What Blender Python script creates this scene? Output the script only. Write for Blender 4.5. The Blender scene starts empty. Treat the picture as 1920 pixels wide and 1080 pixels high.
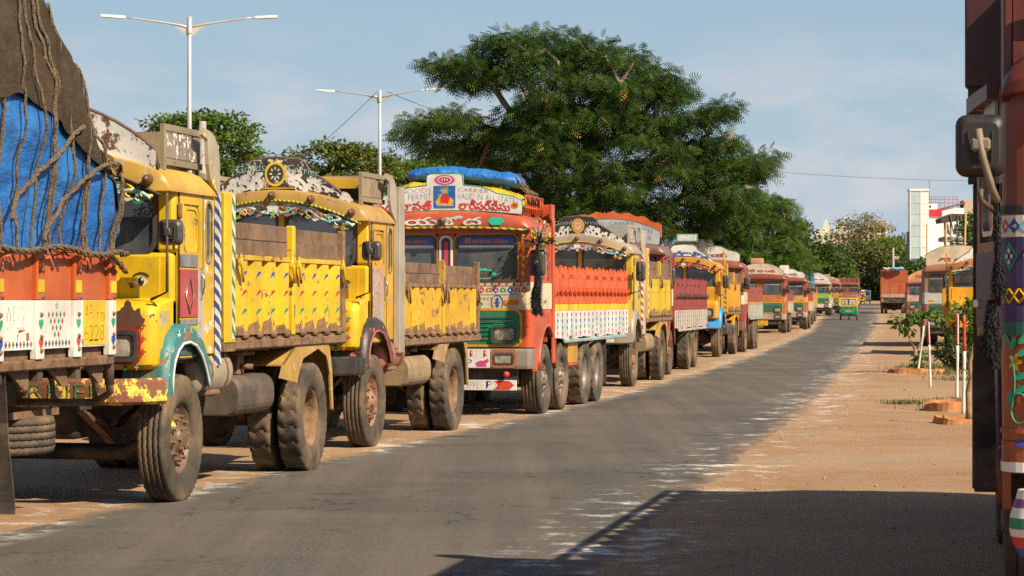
import bpy, bmesh, math, random
import numpy as np
from mathutils import Vector, Matrix, noise as mnoise
from mathutils.geometry import tessellate_polygon
R = math.radians
random.seed(7)
scene = bpy.context.scene
COL = scene.collection

# ---------------------------------------------------------------- camera
F_PX = 4600.0                       # focal length in pixels of a 1920 px wide frame
CAM_Z = 1.6
cam = bpy.data.cameras.new('camera')
cam.sensor_width = 36.0
cam.lens = F_PX / 1920 * 36.0
cam.clip_start = 0.5
cam.clip_end = 9000
cam.dof.use_dof = True
cam.dof.focus_distance = 27.0
cam.dof.aperture_fstop = 14.0
camo = bpy.data.objects.new('camera', cam)
COL.objects.link(camo)
camo.location = (0, 0, CAM_Z)
camo.rotation_euler = (R(90) + math.atan(22 / F_PX), 0, 0)
scene.camera = camo

# ---------------------------------------------------------------- world, sun, exposure
SUN_AZ, SUN_EL = 48.0, 40.0         # azimuth: degrees to the right of straight behind the camera
world = bpy.data.worlds.new('World')
scene.world = world
world.use_nodes = True
wn = world.node_tree.nodes
wl = world.node_tree.links
wn.clear()
w_out = wn.new('ShaderNodeOutputWorld')
w_bg = wn.new('ShaderNodeBackground')
w_bg.inputs['Strength'].default_value = 0.060
w_sky = wn.new('ShaderNodeTexSky')
w_sky.sky_type = 'NISHITA'
w_sky.sun_disc = False
w_sky.sun_elevation = R(SUN_EL)
w_sky.sun_rotation = R(180 - SUN_AZ)
w_sky.air_density = 1.0
w_sky.dust_density = 1.2
w_sky.ozone_density = 2.5
# thin evening haze and soft cumulus low over the horizon, all round
w_tc = wn.new('ShaderNodeTexCoord')
w_sep = wn.new('ShaderNodeSeparateXYZ')
wl.new(w_tc.outputs['Generated'], w_sep.inputs[0])
w_haze = wn.new('ShaderNodeMapRange')
w_haze.inputs['From Min'].default_value = 0.0
w_haze.inputs['From Max'].default_value = 0.5
w_haze.inputs['To Min'].default_value = 0.86
w_haze.inputs['To Max'].default_value = 0.0
wl.new(w_sep.outputs['Z'], w_haze.inputs['Value'])
w_hmix = wn.new('ShaderNodeMixRGB')
w_hmix.inputs['Color2'].default_value = (4.95, 6.85, 8.5, 1)
wl.new(w_haze.outputs[0], w_hmix.inputs['Fac'])
wl.new(w_sky.outputs[0], w_hmix.inputs['Color1'])
w_low = wn.new('ShaderNodeMapRange')       # greyer towards the horizon
w_low.inputs['From Min'].default_value = 0.0
w_low.inputs['From Max'].default_value = 0.11
w_low.inputs['To Min'].default_value = 0.7
w_low.inputs['To Max'].default_value = 0.0
wl.new(w_sep.outputs['Z'], w_low.inputs['Value'])
w_gmix = wn.new('ShaderNodeMixRGB')
w_gmix.inputs['Color2'].default_value = (6.0, 6.95, 7.8, 1)
wl.new(w_low.outputs[0], w_gmix.inputs['Fac'])
wl.new(w_hmix.outputs[0], w_gmix.inputs['Color1'])
w_map = wn.new('ShaderNodeMapping')
w_map.inputs['Scale'].default_value = (9, 9, 26)
w_map.inputs['Location'].default_value = (2.35, 0.4, 0.35)
wl.new(w_tc.outputs['Generated'], w_map.inputs['Vector'])
w_n = wn.new('ShaderNodeTexNoise')
w_n.inputs['Scale'].default_value = 1.6
w_n.inputs['Detail'].default_value = 7
w_n.inputs['Roughness'].default_value = 0.55
wl.new(w_map.outputs[0], w_n.inputs['Vector'])
w_cr = wn.new('ShaderNodeMapRange')
w_cr.inputs['From Min'].default_value = 0.46
w_cr.inputs['From Max'].default_value = 0.64
w_cr.inputs['To Max'].default_value = 0.5
wl.new(w_n.outputs['Fac'], w_cr.inputs['Value'])
w_band = wn.new('ShaderNodeMapRange')
w_band.inputs['From Min'].default_value = 0.115
w_band.inputs['From Max'].default_value = 0.075
wl.new(w_sep.outputs['Z'], w_band.inputs['Value'])
w_mul = wn.new('ShaderNodeMath'); w_mul.operation = 'MULTIPLY'
wl.new(w_cr.outputs[0], w_mul.inputs[0]); wl.new(w_band.outputs[0], w_mul.inputs[1])
w_cmix = wn.new('ShaderNodeMixRGB')
w_cmix.inputs['Color2'].default_value = (8.9, 8.3, 8.3, 1)
wl.new(w_mul.outputs[0], w_cmix.inputs['Fac'])
wl.new(w_gmix.outputs[0], w_cmix.inputs['Color1'])
wl.new(w_cmix.outputs[0], w_bg.inputs['Color'])
wl.new(w_bg.outputs[0], w_out.inputs[0])

sun = bpy.data.lights.new('sun', 'SUN')
sun.energy = 5.0
sun.angle = R(0.53)
sun.color = (1.0, 0.87, 0.67)
suno = bpy.data.objects.new('sun', sun)
COL.objects.link(suno)
SUN_DIR = Vector((math.sin(R(SUN_AZ)) * math.cos(R(SUN_EL)), -math.cos(R(SUN_AZ)) * math.cos(R(SUN_EL)), math.sin(R(SUN_EL))))
suno.rotation_euler = SUN_DIR.to_track_quat('Z', 'Y').to_euler()
suno.location = (20, -20, 30)

scene.view_settings.view_transform = 'Standard'
scene.view_settings.look = 'None'
scene.view_settings.exposure = 0.52
scene.view_settings.gamma = 1.0
scene.view_settings.use_curve_mapping = False
scene.render.engine = 'CYCLES'
scene.cycles.max_bounces = 6
scene.cycles.transparent_max_bounces = 12
scene.cycles.use_denoising = False

# ---------------------------------------------------------------- materials
MATS = {}

def _new(name):
    m = bpy.data.materials.new(name)
    m.use_nodes = True
    nt = m.node_tree
    b = nt.nodes['Principled BSDF']
    return m, nt, b

def N(nt, t, **kw):
    n = nt.nodes.new(t)
    for k, v in kw.items():
        if k.startswith('i_'):
            n.inputs[k[2:]].default_value = v
        else:
            setattr(n, k, v)
    return n

def c4(c):
    return (c[0], c[1], c[2], 1.0)

def hexc(h):
    h = h.lstrip('#')
    o = []
    for i in (0, 2, 4):
        v = int(h[i:i + 2], 16) / 255
        o.append(v / 12.92 if v <= 0.04045 else ((v + 0.055) / 1.055) ** 2.4)
    return tuple(o)

def coords(nt, scale=(1, 1, 1)):
    tc = N(nt, 'ShaderNodeTexCoord')
    oi = N(nt, 'ShaderNodeObjectInfo')
    ma = N(nt, 'ShaderNodeMath', operation='MULTIPLY'); ma.inputs[1].default_value = 41.0
    nt.links.new(oi.outputs['Random'], ma.inputs[0])
    add = N(nt, 'ShaderNodeVectorMath', operation='ADD')
    nt.links.new(tc.outputs['Object'], add.inputs[0])
    nt.links.new(ma.outputs[0], add.inputs[1])
    mp = N(nt, 'ShaderNodeMapping')
    mp.inputs['Scale'].default_value = scale
    nt.links.new(add.outputs[0], mp.inputs['Vector'])
    return mp.outputs[0], add.outputs[0], tc

def ramp(nt, src, a, b, lo=0.0, hi=1.0):
    r = N(nt, 'ShaderNodeMapRange')
    r.interpolation_type = 'SMOOTHSTEP'
    for k, v in (('From Min', a), ('From Max', b), ('To Min', lo), ('To Max', hi)):
        r.inputs[k].default_value = v
    nt.links.new(src, r.inputs['Value'])
    return r.outputs[0]

def mix(nt, fac, a, b, mode='MIX'):
    m = N(nt, 'ShaderNodeMixRGB', blend_type=mode)
    for s, v in ((m.inputs['Fac'], fac), (m.inputs['Color1'], a), (m.inputs['Color2'], b)):
        if isinstance(v, (int, float)):
            s.default_value = v
        elif isinstance(v, tuple):
            s.default_value = c4(v)
        else:
            nt.links.new(v, s)
    return m.outputs[0]

def noise(nt, vec, scale, detail=5, rough=0.6):
    n = N(nt, 'ShaderNodeTexNoise')
    n.inputs['Scale'].default_value = scale
    n.inputs['Detail'].default_value = detail
    n.inputs['Roughness'].default_value = rough
    nt.links.new(vec, n.inputs['Vector'])
    return n.outputs['Fac']

DUST = (0.33, 0.215, 0.115)
RUST = (0.115, 0.048, 0.02)

def paint(rgb, rough=0.42, chip=0.25, chipcol=RUST, dust=0.35, var=0.3, cs=7.0, stripe=None, bump=0.25, metal=0.0):
    """worn vehicle paint: patchy colour, run-down dust, chips through to rusty metal; stripe=(rgb2, frequency, slant) paints bands"""
    key = ('paint', rgb, rough, chip, chipcol, dust, var, cs, stripe, bump, metal)
    if key in MATS:
        return MATS[key]
    m, nt, b = _new('worn_paint')
    v, raw, tc = coords(nt)
    col = rgb
    if stripe:
        rgb2, fr, sl = stripe[:3]
        sp = N(nt, 'ShaderNodeSeparateXYZ')
        nt.links.new(tc.outputs['Object'], sp.inputs[0])
        def mth(op, x, y):
            n = N(nt, 'ShaderNodeMath', operation=op)
            for s, q in ((n.inputs[0], x), (n.inputs[1], y)):
                if isinstance(q, (int, float)):
                    s.default_value = q
                else:
                    nt.links.new(q, s)
            return n.outputs[0]
        uv = mth('ADD', mth('MULTIPLY', sp.outputs['X'], sl), mth('MULTIPLY', sp.outputs['Y'], sl))
        fr_ = mth('FRACT', mth('MULTIPLY', mth('ADD', sp.outputs['Z'], uv), fr), 0)
        col = mix(nt, mth('GREATER_THAN', fr_, 0.5), rgb, rgb2)
    n1 = noise(nt, v, 1.9, 4)
    var_c = mix(nt, ramp(nt, n1, 0.3, 0.7), tuple(1 - var for _ in range(3)), (1.08, 1.05, 1.02))
    col = mix(nt, 1.0, col, var_c, 'MULTIPLY')
    mp = N(nt, 'ShaderNodeMapping'); mp.inputs['Scale'].default_value = (5, 5, 0.7)
    nt.links.new(raw, mp.inputs['Vector'])
    n3 = noise(nt, mp.outputs[0], 1.6, 7, 0.65)
    n3b = noise(nt, v, 3.3, 6, 0.7)
    mp3 = N(nt, 'ShaderNodeMapping'); mp3.inputs['Scale'].default_value = (16, 16, 1.1)
    nt.links.new(raw, mp3.inputs['Vector'])
    n3c = noise(nt, mp3.outputs[0], 1.5, 6, 0.7)
    dfac = mix(nt, 0.35, mix(nt, 0.5, ramp(nt, n3, 0.42, 0.75), ramp(nt, n3b, 0.45, 0.8)), ramp(nt, n3c, 0.48, 0.7))
    dsc = N(nt, 'ShaderNodeMath', operation='MULTIPLY'); dsc.inputs[1].default_value = dust
    nt.links.new(dfac, dsc.inputs[0])
    col = mix(nt, dsc.outputs[0], col, DUST)
    n2 = noise(nt, v, cs, 9, 0.68)
    t = 0.735 - 0.34 * chip
    ch = ramp(nt, n2, t, t + 0.025)
    n2b = noise(nt, v, cs * 4.5, 6, 0.7)
    t2 = 0.77 - 0.24 * chip
    chm = N(nt, 'ShaderNodeMath', operation='MAXIMUM')
    nt.links.new(ch, chm.inputs[0]); nt.links.new(ramp(nt, n2b, t2, t2 + 0.04), chm.inputs[1])
    ch = chm.outputs[0]
    ccol = mix(nt, ramp(nt, noise(nt, v, 26, 4), 0.3, 0.7), chipcol, tuple(min(1, x * 2.1) for x in chipcol))
    if chip > 0:
        col = mix(nt, ch, col, ccol)
    nt.links.new(col, b.inputs['Base Color'])
    rr = N(nt, 'ShaderNodeMapRange'); rr.inputs['To Min'].default_value = rough; rr.inputs['To Max'].default_value = 0.85
    mx = N(nt, 'ShaderNodeMath', operation='MAXIMUM')
    nt.links.new(ch, mx.inputs[0]); nt.links.new(dsc.outputs[0], mx.inputs[1])
    nt.links.new(mx.outputs[0], rr.inputs['Value'])
    nt.links.new(rr.outputs[0], b.inputs['Roughness'])
    b.inputs['Metallic'].default_value = metal
    if bump:
        bp = N(nt, 'ShaderNodeBump'); bp.inputs['Strength'].default_value = bump * 1.5; bp.inputs['Distance'].default_value = 0.02
        bh = mix(nt, 0.5, n1, mix(nt, ch, (1, 1, 1), (0, 0, 0)))
        nt.links.new(bh, bp.inputs['Height'])
        nt.links.new(bp.outputs[0], b.inputs['Normal'])
    MATS[key] = m
    return m

def simple(name, rgb, rough=0.6, metal=0.0, var=0.25, sc=6.0, bump=0.0, bs=30.0, dust=0.0, spec=0.5):
    key = ('simple', name, rgb, rough, metal, var, sc, bump, bs, dust)
    if key in MATS:
        return MATS[key]
    m, nt, b = _new(name)
    v, raw, tc = coords(nt)
    n1 = noise(nt, v, sc, 6, 0.65)
    col = mix(nt, ramp(nt, n1, 0.3, 0.7), tuple(x * (1 - var) for x in rgb), tuple(min(1, x * (1 + var)) for x in rgb))
    if dust:
        d = ramp(nt, noise(nt, v, sc * 0.6, 7, 0.7), 0.38, 0.72, 0, dust)
        col = mix(nt, d, col, DUST)
    nt.links.new(col, b.inputs['Base Color'])
    b.inputs['Roughness'].default_value = rough
    b.inputs['Metallic'].default_value = metal
    b.inputs['Specular IOR Level'].default_value = spec
    if bump:
        bp = N(nt, 'ShaderNodeBump'); bp.inputs['Strength'].default_value = bump; bp.inputs['Distance'].default_value = 0.02
        nt.links.new(noise(nt, v, bs, 6), bp.inputs['Height'])
        nt.links.new(bp.outputs[0], b.inputs['Normal'])
    MATS[key] = m
    return m

def flat(rgb, rough=0.5):
    """signwriter's paint: even colour with slight wear"""
    return paint(rgb, rough=rough, chip=0.03, dust=0.22, var=0.22, cs=20, bump=0)

def glass_mat():
    if 'glass' in MATS:
        return MATS['glass']
    m, nt, b = _new('window_glass')
    v, raw, tc = coords(nt)
    b.inputs['Base Color'].default_value = (0.07, 0.085, 0.095, 1)
    d = ramp(nt, noise(nt, v, 3.0, 6), 0.3, 0.75)
    col = mix(nt, d, (0.05, 0.062, 0.07), (0.15, 0.16, 0.16))
    nt.links.new(col, b.inputs['Base Color'])
    nt.links.new(ramp(nt, d, 0, 1, 0.04, 0.16), b.inputs['Roughness'])
    b.inputs['Specular IOR Level'].default_value = 0.8
    b.inputs['Alpha'].default_value = 0.72
    MATS['glass'] = m
    return m

# signwriters' and paint-shop colours (real-world base colours)
YEL = (0.76, 0.505, 0.010)
YEL2 = (0.68, 0.43, 0.014)
ORA = (0.62, 0.085, 0.015)
RED = (0.55, 0.025, 0.025)
MAR = (0.26, 0.04, 0.028)
WHT = (0.74, 0.72, 0.66)
CRM = (0.66, 0.55, 0.36)
GRN = (0.012, 0.24, 0.115)
BLU = (0.02, 0.075, 0.36)
TEAL = (0.03, 0.19, 0.2)
CYAN = (0.15, 0.52, 0.68)
PINK = (0.62, 0.05, 0.2)
BLK = (0.018, 0.017, 0.016)
GRY = (0.34, 0.32, 0.28)

rubber = lambda: simple('tyre_rubber', (0.05, 0.04, 0.03), rough=0.85, var=0.3, dust=0.62, sc=3.0, bump=0.15, bs=60)
rubber_clean = lambda: simple('black_rubber', (0.022, 0.021, 0.02), rough=0.6, var=0.3, dust=0.25)
dark_metal = lambda: simple('grimy_dark_metal', (0.028, 0.023, 0.019), rough=0.75, var=0.5, dust=0.35, bump=0.2)
rust_metal = lambda: simple('rusty_metal', (0.16, 0.085, 0.045), rough=0.8, var=0.45, sc=9, dust=0.35, bump=0.3)
rust_dust = lambda: simple('dust_caked_rust', (0.19, 0.105, 0.055), rough=0.9, var=0.45, sc=8, dust=0.4, bump=0.5)
brown_bar = lambda: simple('brown_iron', (0.10, 0.062, 0.042), rough=0.6, var=0.35, sc=10, dust=0.25)
chrome = lambda: simple('dull_chrome', (0.55, 0.52, 0.47), rough=0.3, metal=0.85, var=0.3, dust=0.25)
wood = lambda: simple('weathered_board', (0.15, 0.085, 0.052), rough=0.85, var=0.4, sc=4, dust=0.35, bump=0.3)
plastic = lambda: simple('black_plastic', (0.05, 0.048, 0.046), rough=0.45, var=0.2, dust=0.2)

# ---------------------------------------------------------------- mesh builder
class MB:
    def __init__(self):
        self.v = []; self.f = []; self.m = []; self.s = []; self.mats = []; self.wn = False
    def mi(self, mat):
        for i, q in enumerate(self.mats):
            if q is mat:
                return i
        self.mats.append(mat)
        return len(self.mats) - 1
    def add(self, verts, faces, mat, smooth=False):
        o = len(self.v); k = self.mi(mat)
        self.v += [tuple(p) for p in verts]
        for f in faces:
            self.f.append([i + o for i in f]); self.m.append(k); self.s.append(smooth)
        return self
    def box(self, a, b, mat, bev=0.0):
        x0, y0, z0 = (min(a[i], b[i]) for i in range(3)); x1, y1, z1 = (max(a[i], b[i]) for i in range(3))
        if bev <= 0:
            vs = [(x0, y0, z0), (x1, y0, z0), (x1, y1, z0), (x0, y1, z0), (x0, y0, z1), (x1, y0, z1), (x1, y1, z1), (x0, y1, z1)]
            return self.add(vs, [(3, 2, 1, 0), (4, 5, 6, 7), (0, 1, 5, 4), (1, 2, 6, 5), (2, 3, 7, 6), (3, 0, 4, 7)], mat)
        bev = min(bev, (x1 - x0) * .45, (y1 - y0) * .45, (z1 - z0) * .45)
        bm = bmesh.new()
        bmesh.ops.create_cube(bm, size=1)
        for q in bm.verts:
            q.co = Vector(((x0 + x1) / 2 + q.co.x * (x1 - x0), (y0 + y1) / 2 + q.co.y * (y1 - y0), (z0 + z1) / 2 + q.co.z * (z1 - z0)))
        bmesh.ops.bevel(bm, geom=list(bm.edges), offset=bev, segments=2 if bev > 0.03 else 1, profile=0.5, affect='EDGES')
        return self.bm(bm, mat, bev > 0.03)
    def bm(self, bm, mat, smooth=False):
        bm.verts.ensure_lookup_table(); bm.verts.index_update()
        self.add([q.co[:] for q in bm.verts], [[q.index for q in f.verts] for f in bm.faces], mat, smooth)
        bm.free()
        return self
    def obox(self, c, size, mat, rot=None, bev=0.0):
        t = MB(); h = [s / 2 for s in size]
        t.box((-h[0], -h[1], -h[2]), h, mat, bev)
        M = Matrix.Translation(Vector(c)) @ (rot.to_4x4() if rot is not None else Matrix.Identity(4))
        return self.join(t, M)
    def join(self, o, M=None):
        off = len(self.v)
        self.v += [tuple(M @ Vector(p)) if M is not None else p for p in o.v]
        for f, k, s in zip(o.f, o.m, o.s):
            self.f.append([i + off for i in f]); self.m.append(self.mi(o.mats[k])); self.s.append(s)
        return self
    def prism(self, poly, axis, a, b, mat, smooth=False):
        """extrude a closed 2D polygon. axis 'u': poly is (v,z); 'v': (u,z); 'z': (u,v)"""
        def P(p, t):
            return (t, p[0], p[1]) if axis == 'u' else ((p[0], t, p[1]) if axis == 'v' else (p[0], p[1], t))
        n = len(poly)
        vs = [P(p, a) for p in poly] + [P(p, b) for p in poly]
        self.add(vs, [(i, (i + 1) % n, n + (i + 1) % n, n + i) for i in range(n)], mat, smooth)
        for t in (a, b):
            self.poly([P(p, t) for p in poly], mat)
        return self
    def poly(self, pts, mat):
        """flat polygon, any shape, triangulated"""
        tris = tessellate_polygon([[Vector(p) for p in pts]])
        return self.add(pts, [tuple(t) for t in tris], mat)
    def tube(self, pts, r, mat, n=8, caps=True, closed=False):
        P = [Vector(p) for p in pts]
        rs = r if isinstance(r, (list, tuple)) else [r] * len(P)
        vs = []; fs = []
        up = Vector((0.13, 0.21, 0.97)).normalized()
        for i, p in enumerate(P):
            if closed:
                d = P[(i + 1) % len(P)] - P[i - 1]
            else:
                d = P[min(i + 1, len(P) - 1)] - P[max(i - 1, 0)]
            d = d.normalized() if d.length > 1e-9 else Vector((0, 0, 1))
            s = d.cross(up)
            if s.length < 0.05:
                s = d.cross(Vector((0.9, 0.3, 0.1)))
            s.normalize(); t = s.cross(d).normalized()
            if i and not closed:
                pass
            for k in range(n):
                a = 2 * math.pi * k / n
                vs.append(p + (s * math.cos(a) + t * math.sin(a)) * rs[i])
        m = len(P)
        for i in range(m if closed else m - 1):
            j = (i + 1) % m
            for k in range(n):
                fs.append((i * n + k, i * n + (k + 1) % n, j * n + (k + 1) % n, j * n + k))
        if caps and not closed:
            fs.append(tuple(range(n - 1, -1, -1))); fs.append(tuple((m - 1) * n + k for k in range(n)))
        return self.add(vs, fs, mat, True)
    def lathe(self, prof, mat, axis='u', c=(0, 0, 0), n=24, smooth=True, mats=None):
        """prof: list of (radius, offset along axis). mats: optional per-band materials"""
        def P(r, h, a):
            x, y = r * math.cos(a), r * math.sin(a)
            if axis == 'u':
                return (c[0] + h, c[1] + x, c[2] + y)
            if axis == 'v':
                return (c[0] + x, c[1] + h, c[2] + y)
            return (c[0] + x, c[1] + y, c[2] + h)
        k = len(prof)
        vs = [P(r, h, 2 * math.pi * i / n) for i in range(n) for r, h in prof]
        for j in range(k - 1):
            self_f = [(i * k + j, i * k + j + 1, ((i + 1) % n) * k + j + 1, ((i + 1) % n) * k + j) for i in range(n)]
            if j == 0:
                base = len(self.v)
                self.add(vs, self_f, mats[j] if mats else mat, smooth)
            else:
                kk = self.mi(mats[j] if mats else mat)
                for f in self_f:
                    self.f.append([q + base for q in f]); self.m.append(kk); self.s.append(smooth)
        return self
    def loft(self, secs, mat, smooth=False, closed=True, caps=True):
        n = len(secs[0]); vs = [p for s in secs for p in s]; fs = []
        self.wn = self.wn or smooth
        for i in range(len(secs) - 1):
            for k in range(n if closed else n - 1):
                fs.append((i * n + k, i * n + (k + 1) % n, (i + 1) * n + (k + 1) % n, (i + 1) * n + k))
        self.add(vs, fs, mat, smooth)
        if caps and closed:
            self.poly(secs[0], mat); self.poly(secs[-1], mat)
        return self
    def mesh(self, name):
        me = bpy.data.meshes.new(name)
        me.from_pydata(self.v, [], self.f)
        for m in self.mats:
            me.materials.append(m)
        me.polygons.foreach_set('material_index', self.m)
        me.polygons.foreach_set('use_smooth', self.s)
        bm = bmesh.new(); bm.from_mesh(me)
        bmesh.ops.recalc_face_normals(bm, faces=bm.faces)
        bm.to_mesh(me); bm.free()
        me.update()
        return me
    def build(self, name, parent=None, loc=None, rot=None):
        o = bpy.data.objects.new(name, self.mesh(name))
        COL.objects.link(o)
        if self.wn and len(self.v) < 4000:
            o.data.set_sharp_from_angle(angle=R(42))
            wm = o.modifiers.new('weighted_normal', 'WEIGHTED_NORMAL'); wm.keep_sharp = True; wm.weight = 80
        if parent is not None:
            o.parent = parent
        if loc is not None:
            o.location = loc
        if rot is not None:
            o.rotation_euler = rot
        return o

def link_copy(o, parent=None, **kw):
    c = o.copy(); COL.objects.link(c)
    if parent is not None:
        c.parent = parent
    for k, v in kw.items():
        setattr(c, k, v)
    return c

def copy_with_children(o, parent):
    c = link_copy(o, parent)
    for ch in list(o.children):
        link_copy(ch, c)
    return c

def thing(name, label, cat, loc=(0, 0, 0), rz=0.0, group=None):
    o = bpy.data.objects.new(name, None)
    o.empty_display_size = 0.3
    COL.objects.link(o)
    o.location = loc; o.rotation_euler = (0, 0, rz)
    tag(o, label, cat, group)
    return o

def tag(o, label, cat, group=None):
    o['label'] = label; o['category'] = cat
    if group:
        o['group'] = group
    return o

def rrect(cx, cz, w, h, r, n=5):
    r = min(r, w / 2 - 1e-4, h / 2 - 1e-4)
    out = []
    for (sx, sz, a0) in ((1, -1, -90), (1, 1, 0), (-1, 1, 90), (-1, -1, 180)):
        for i in range(n + 1):
            a = R(a0 + 90 * i / n)
            out.append((cx + sx * (w / 2 - r) + r * math.cos(a), cz + sz * (h / 2 - r) + r * math.sin(a)))
    return out

def ring(mb, outer, inner, axis, a, b, mat):
    """a frame: outer and inner polygons with the same number of points, extruded from a to b"""
    def P(p, t):
        return (t, p[0], p[1]) if axis == 'u' else ((p[0], t, p[1]) if axis == 'v' else (p[0], p[1], t))
    n = len(outer)
    vs = [P(p, a) for p in outer] + [P(p, a) for p in inner] + [P(p, b) for p in outer] + [P(p, b) for p in inner]
    fs = []
    for i in range(n):
        j = (i + 1) % n
        fs += [(i, j, n + j, n + i), (2 * n + i, 3 * n + i, 3 * n + j, 2 * n + j), (i, 2 * n + i, 2 * n + j, j), (n + i, n + j, 3 * n + j, 3 * n + i)]
    return mb.add(vs, fs, mat)

# ---------------------------------------------------------------- lettering (filled from the font's outlines, thickened like brush letters)
_txt = {}
def text_tris(s, bold=0.0):
    key = (s, bold)
    if key in _txt:
        return _txt[key]
    cu = bpy.data.curves.new('lettering', 'FONT')
    cu.body = s; cu.size = 1.0; cu.resolution_u = 3; cu.fill_mode = 'NONE'
    o = bpy.data.objects.new('lettering', cu)
    COL.objects.link(o)
    dg = bpy.context.evaluated_depsgraph_get()
    me = bpy.data.meshes.new_from_object(o.evaluated_get(dg))
    adj = {}
    for e in me.edges:
        a, b = e.vertices
        adj.setdefault(a, []).append(b); adj.setdefault(b, []).append(a)
    # follow each outline in vertex order
    seen = set(); loops = []
    for v in range(len(me.vertices)):
        if v in seen or v not in adj:
            continue
        loop = [v]; seen.add(v); cur = v
        while True:
            nx = sorted(w for w in adj[cur] if w not in seen)
            if not nx:
                break
            cur = nx[0] if len(loop) > 1 or len(nx) == 1 else (v + 1 if v + 1 in nx else nx[0])
            seen.add(cur); loop.append(cur)
        P = [Vector((me.vertices[i].co.x, me.vertices[i].co.y)) for i in loop]
        if len(P) >= 3:
            loops.append(P)
    bpy.data.objects.remove(o); bpy.data.curves.remove(cu); bpy.data.meshes.remove(me)
    def area(P):
        return sum(P[i].x * P[(i + 1) % len(P)].y - P[(i + 1) % len(P)].x * P[i].y for i in range(len(P))) / 2
    def inside(p, P):
        c = False
        for i in range(len(P)):
            a, b = P[i], P[i - 1]
            if (a.y > p.y) != (b.y > p.y) and p.x < (b.x - a.x) * (p.y - a.y) / (b.y - a.y + 1e-12) + a.x:
                c = not c
        return c
    outs = [P for P in loops if area(P) < 0]; holes = [P for P in loops if area(P) > 0]
    if sum(-area(P) for P in outs) < sum(area(P) for P in holes):
        outs, holes = holes, outs
    groups = [[P] for P in outs]
    for h in holes:
        best = None
        for g in groups:
            if inside(h[0], g[0]) and (best is None or abs(area(g[0])) < abs(area(best[0]))):
                best = g
        if best:
            best.append(h)
    V = []; T = []
    for gi, g in enumerate(groups):
        gg = []
        for P in g:
            n = len(P); Q = []
            for i in range(n):
                t = (P[(i + 1) % n] - P[i - 1])
                t = t.normalized() if t.length > 1e-9 else Vector((1, 0))
                nrm = Vector((-t.y, t.x))
                Q.append(P[i] + nrm * bold)
            gg.append(Q)
        flatp = [Vector((q.x, q.y, 0)) for Q in gg for q in Q]
        tris = tessellate_polygon([[Vector((q.x, q.y, 0)) for q in Q] for Q in gg])
        o0 = len(V)
        V += [(q.x, q.y, gi) for q in flatp]
        T += [tuple(i + o0 for i in t) for t in tris]
    if not V:
        V = [(0, 0, 0)]
    xs = [p[0] for p in V]; ys = [p[1] for p in V]
    _txt[key] = (V, T, min(xs), max(xs), min(ys), max(ys))
    return _txt[key]

def letter(mb, s, u0, u1, z0, z1, v, mat, axis='v', bold=0.02, curve=None, fit=True, step=0.0004, sgn=-1):
    """write s into the box u0..u1, z0..z1 on the plane v (axis 'v', facing -v) or on the plane u=v (axis 'u', facing +u, u0..u1 along v)"""
    V, T, x0, x1, y0, y1 = text_tris(s, bold)
    if not T:
        return mb
    sx = (u1 - u0) / (x1 - x0); sz = (z1 - z0) / (y1 - y0)
    if not fit:
        sx = min(sx, sz)
    pts = []
    for (x, y, g) in V:
        a = u0 + (x - x0) * sx; z = z0 + (y - y0) * sz
        if curve:
            z += curve(a)
        d = (g % 7) * step
        pts.append((a, v + sgn * d, z) if axis == 'v' else (v + d, a, z))
    mb.add(pts, T, mat)
    return mb

def heart(mb, u, z, s, v, mat, axis='v'):
    P = []
    for i in range(14):
        t = 2 * math.pi * i / 14
        P.append((16 * math.sin(t) ** 3 / 17 * s, (13 * math.cos(t) - 5 * math.cos(2 * t) - 2 * math.cos(3 * t) - math.cos(4 * t)) / 17 * s))
    pts = [(u + p[0], v, z + p[1]) if axis == 'v' else (v, u + p[0], z + p[1]) for p in P]
    return mb.poly(pts, mat)

def shape(mb, kind, u, z, s, v, mat, axis='v', n=5):
    if kind == 'diamond':
        P = [(-s, 0), (0, -s * 1.2), (s, 0), (0, s * 1.2)]
    elif kind == 'flower':
        P = []
        for i in range(n * 6):
            a = 2 * math.pi * i / (n * 6)
            r = s * (0.62 + 0.38 * math.cos(n * a))
            P.append((r * math.sin(a), r * math.cos(a)))
    elif kind == 'disc':
        P = [(s * math.cos(2 * math.pi * i / 14), s * math.sin(2 * math.pi * i / 14)) for i in range(14)]
    elif kind == 'leaf':
        P = [(-s, 0), (-s * .3, s * .4), (s, 0), (-s * .3, -s * .4)]
    elif kind == 'fan':
        P = [(-s, -s * .6)] + [(s * (1.0 - .16 * (i % 2)) * math.cos(math.pi - math.pi * i / 14), -s * .5 + s * 1.3 * (1 - .14 * (i % 2)) * math.sin(math.pi * i / 14)) for i in range(15)] + [(s, -s * .6)]
    pts = [(u + p[0], v, z + p[1]) if axis == 'v' else (v, u + p[0], z + p[1]) for p in P]
    return mb.poly(pts, mat)

# ---------------------------------------------------------------- the lie of the land
def gz(X, Y):
    t = max(0.0, Y - 140.0)
    return min(0.005 * t, 1.6)

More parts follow.
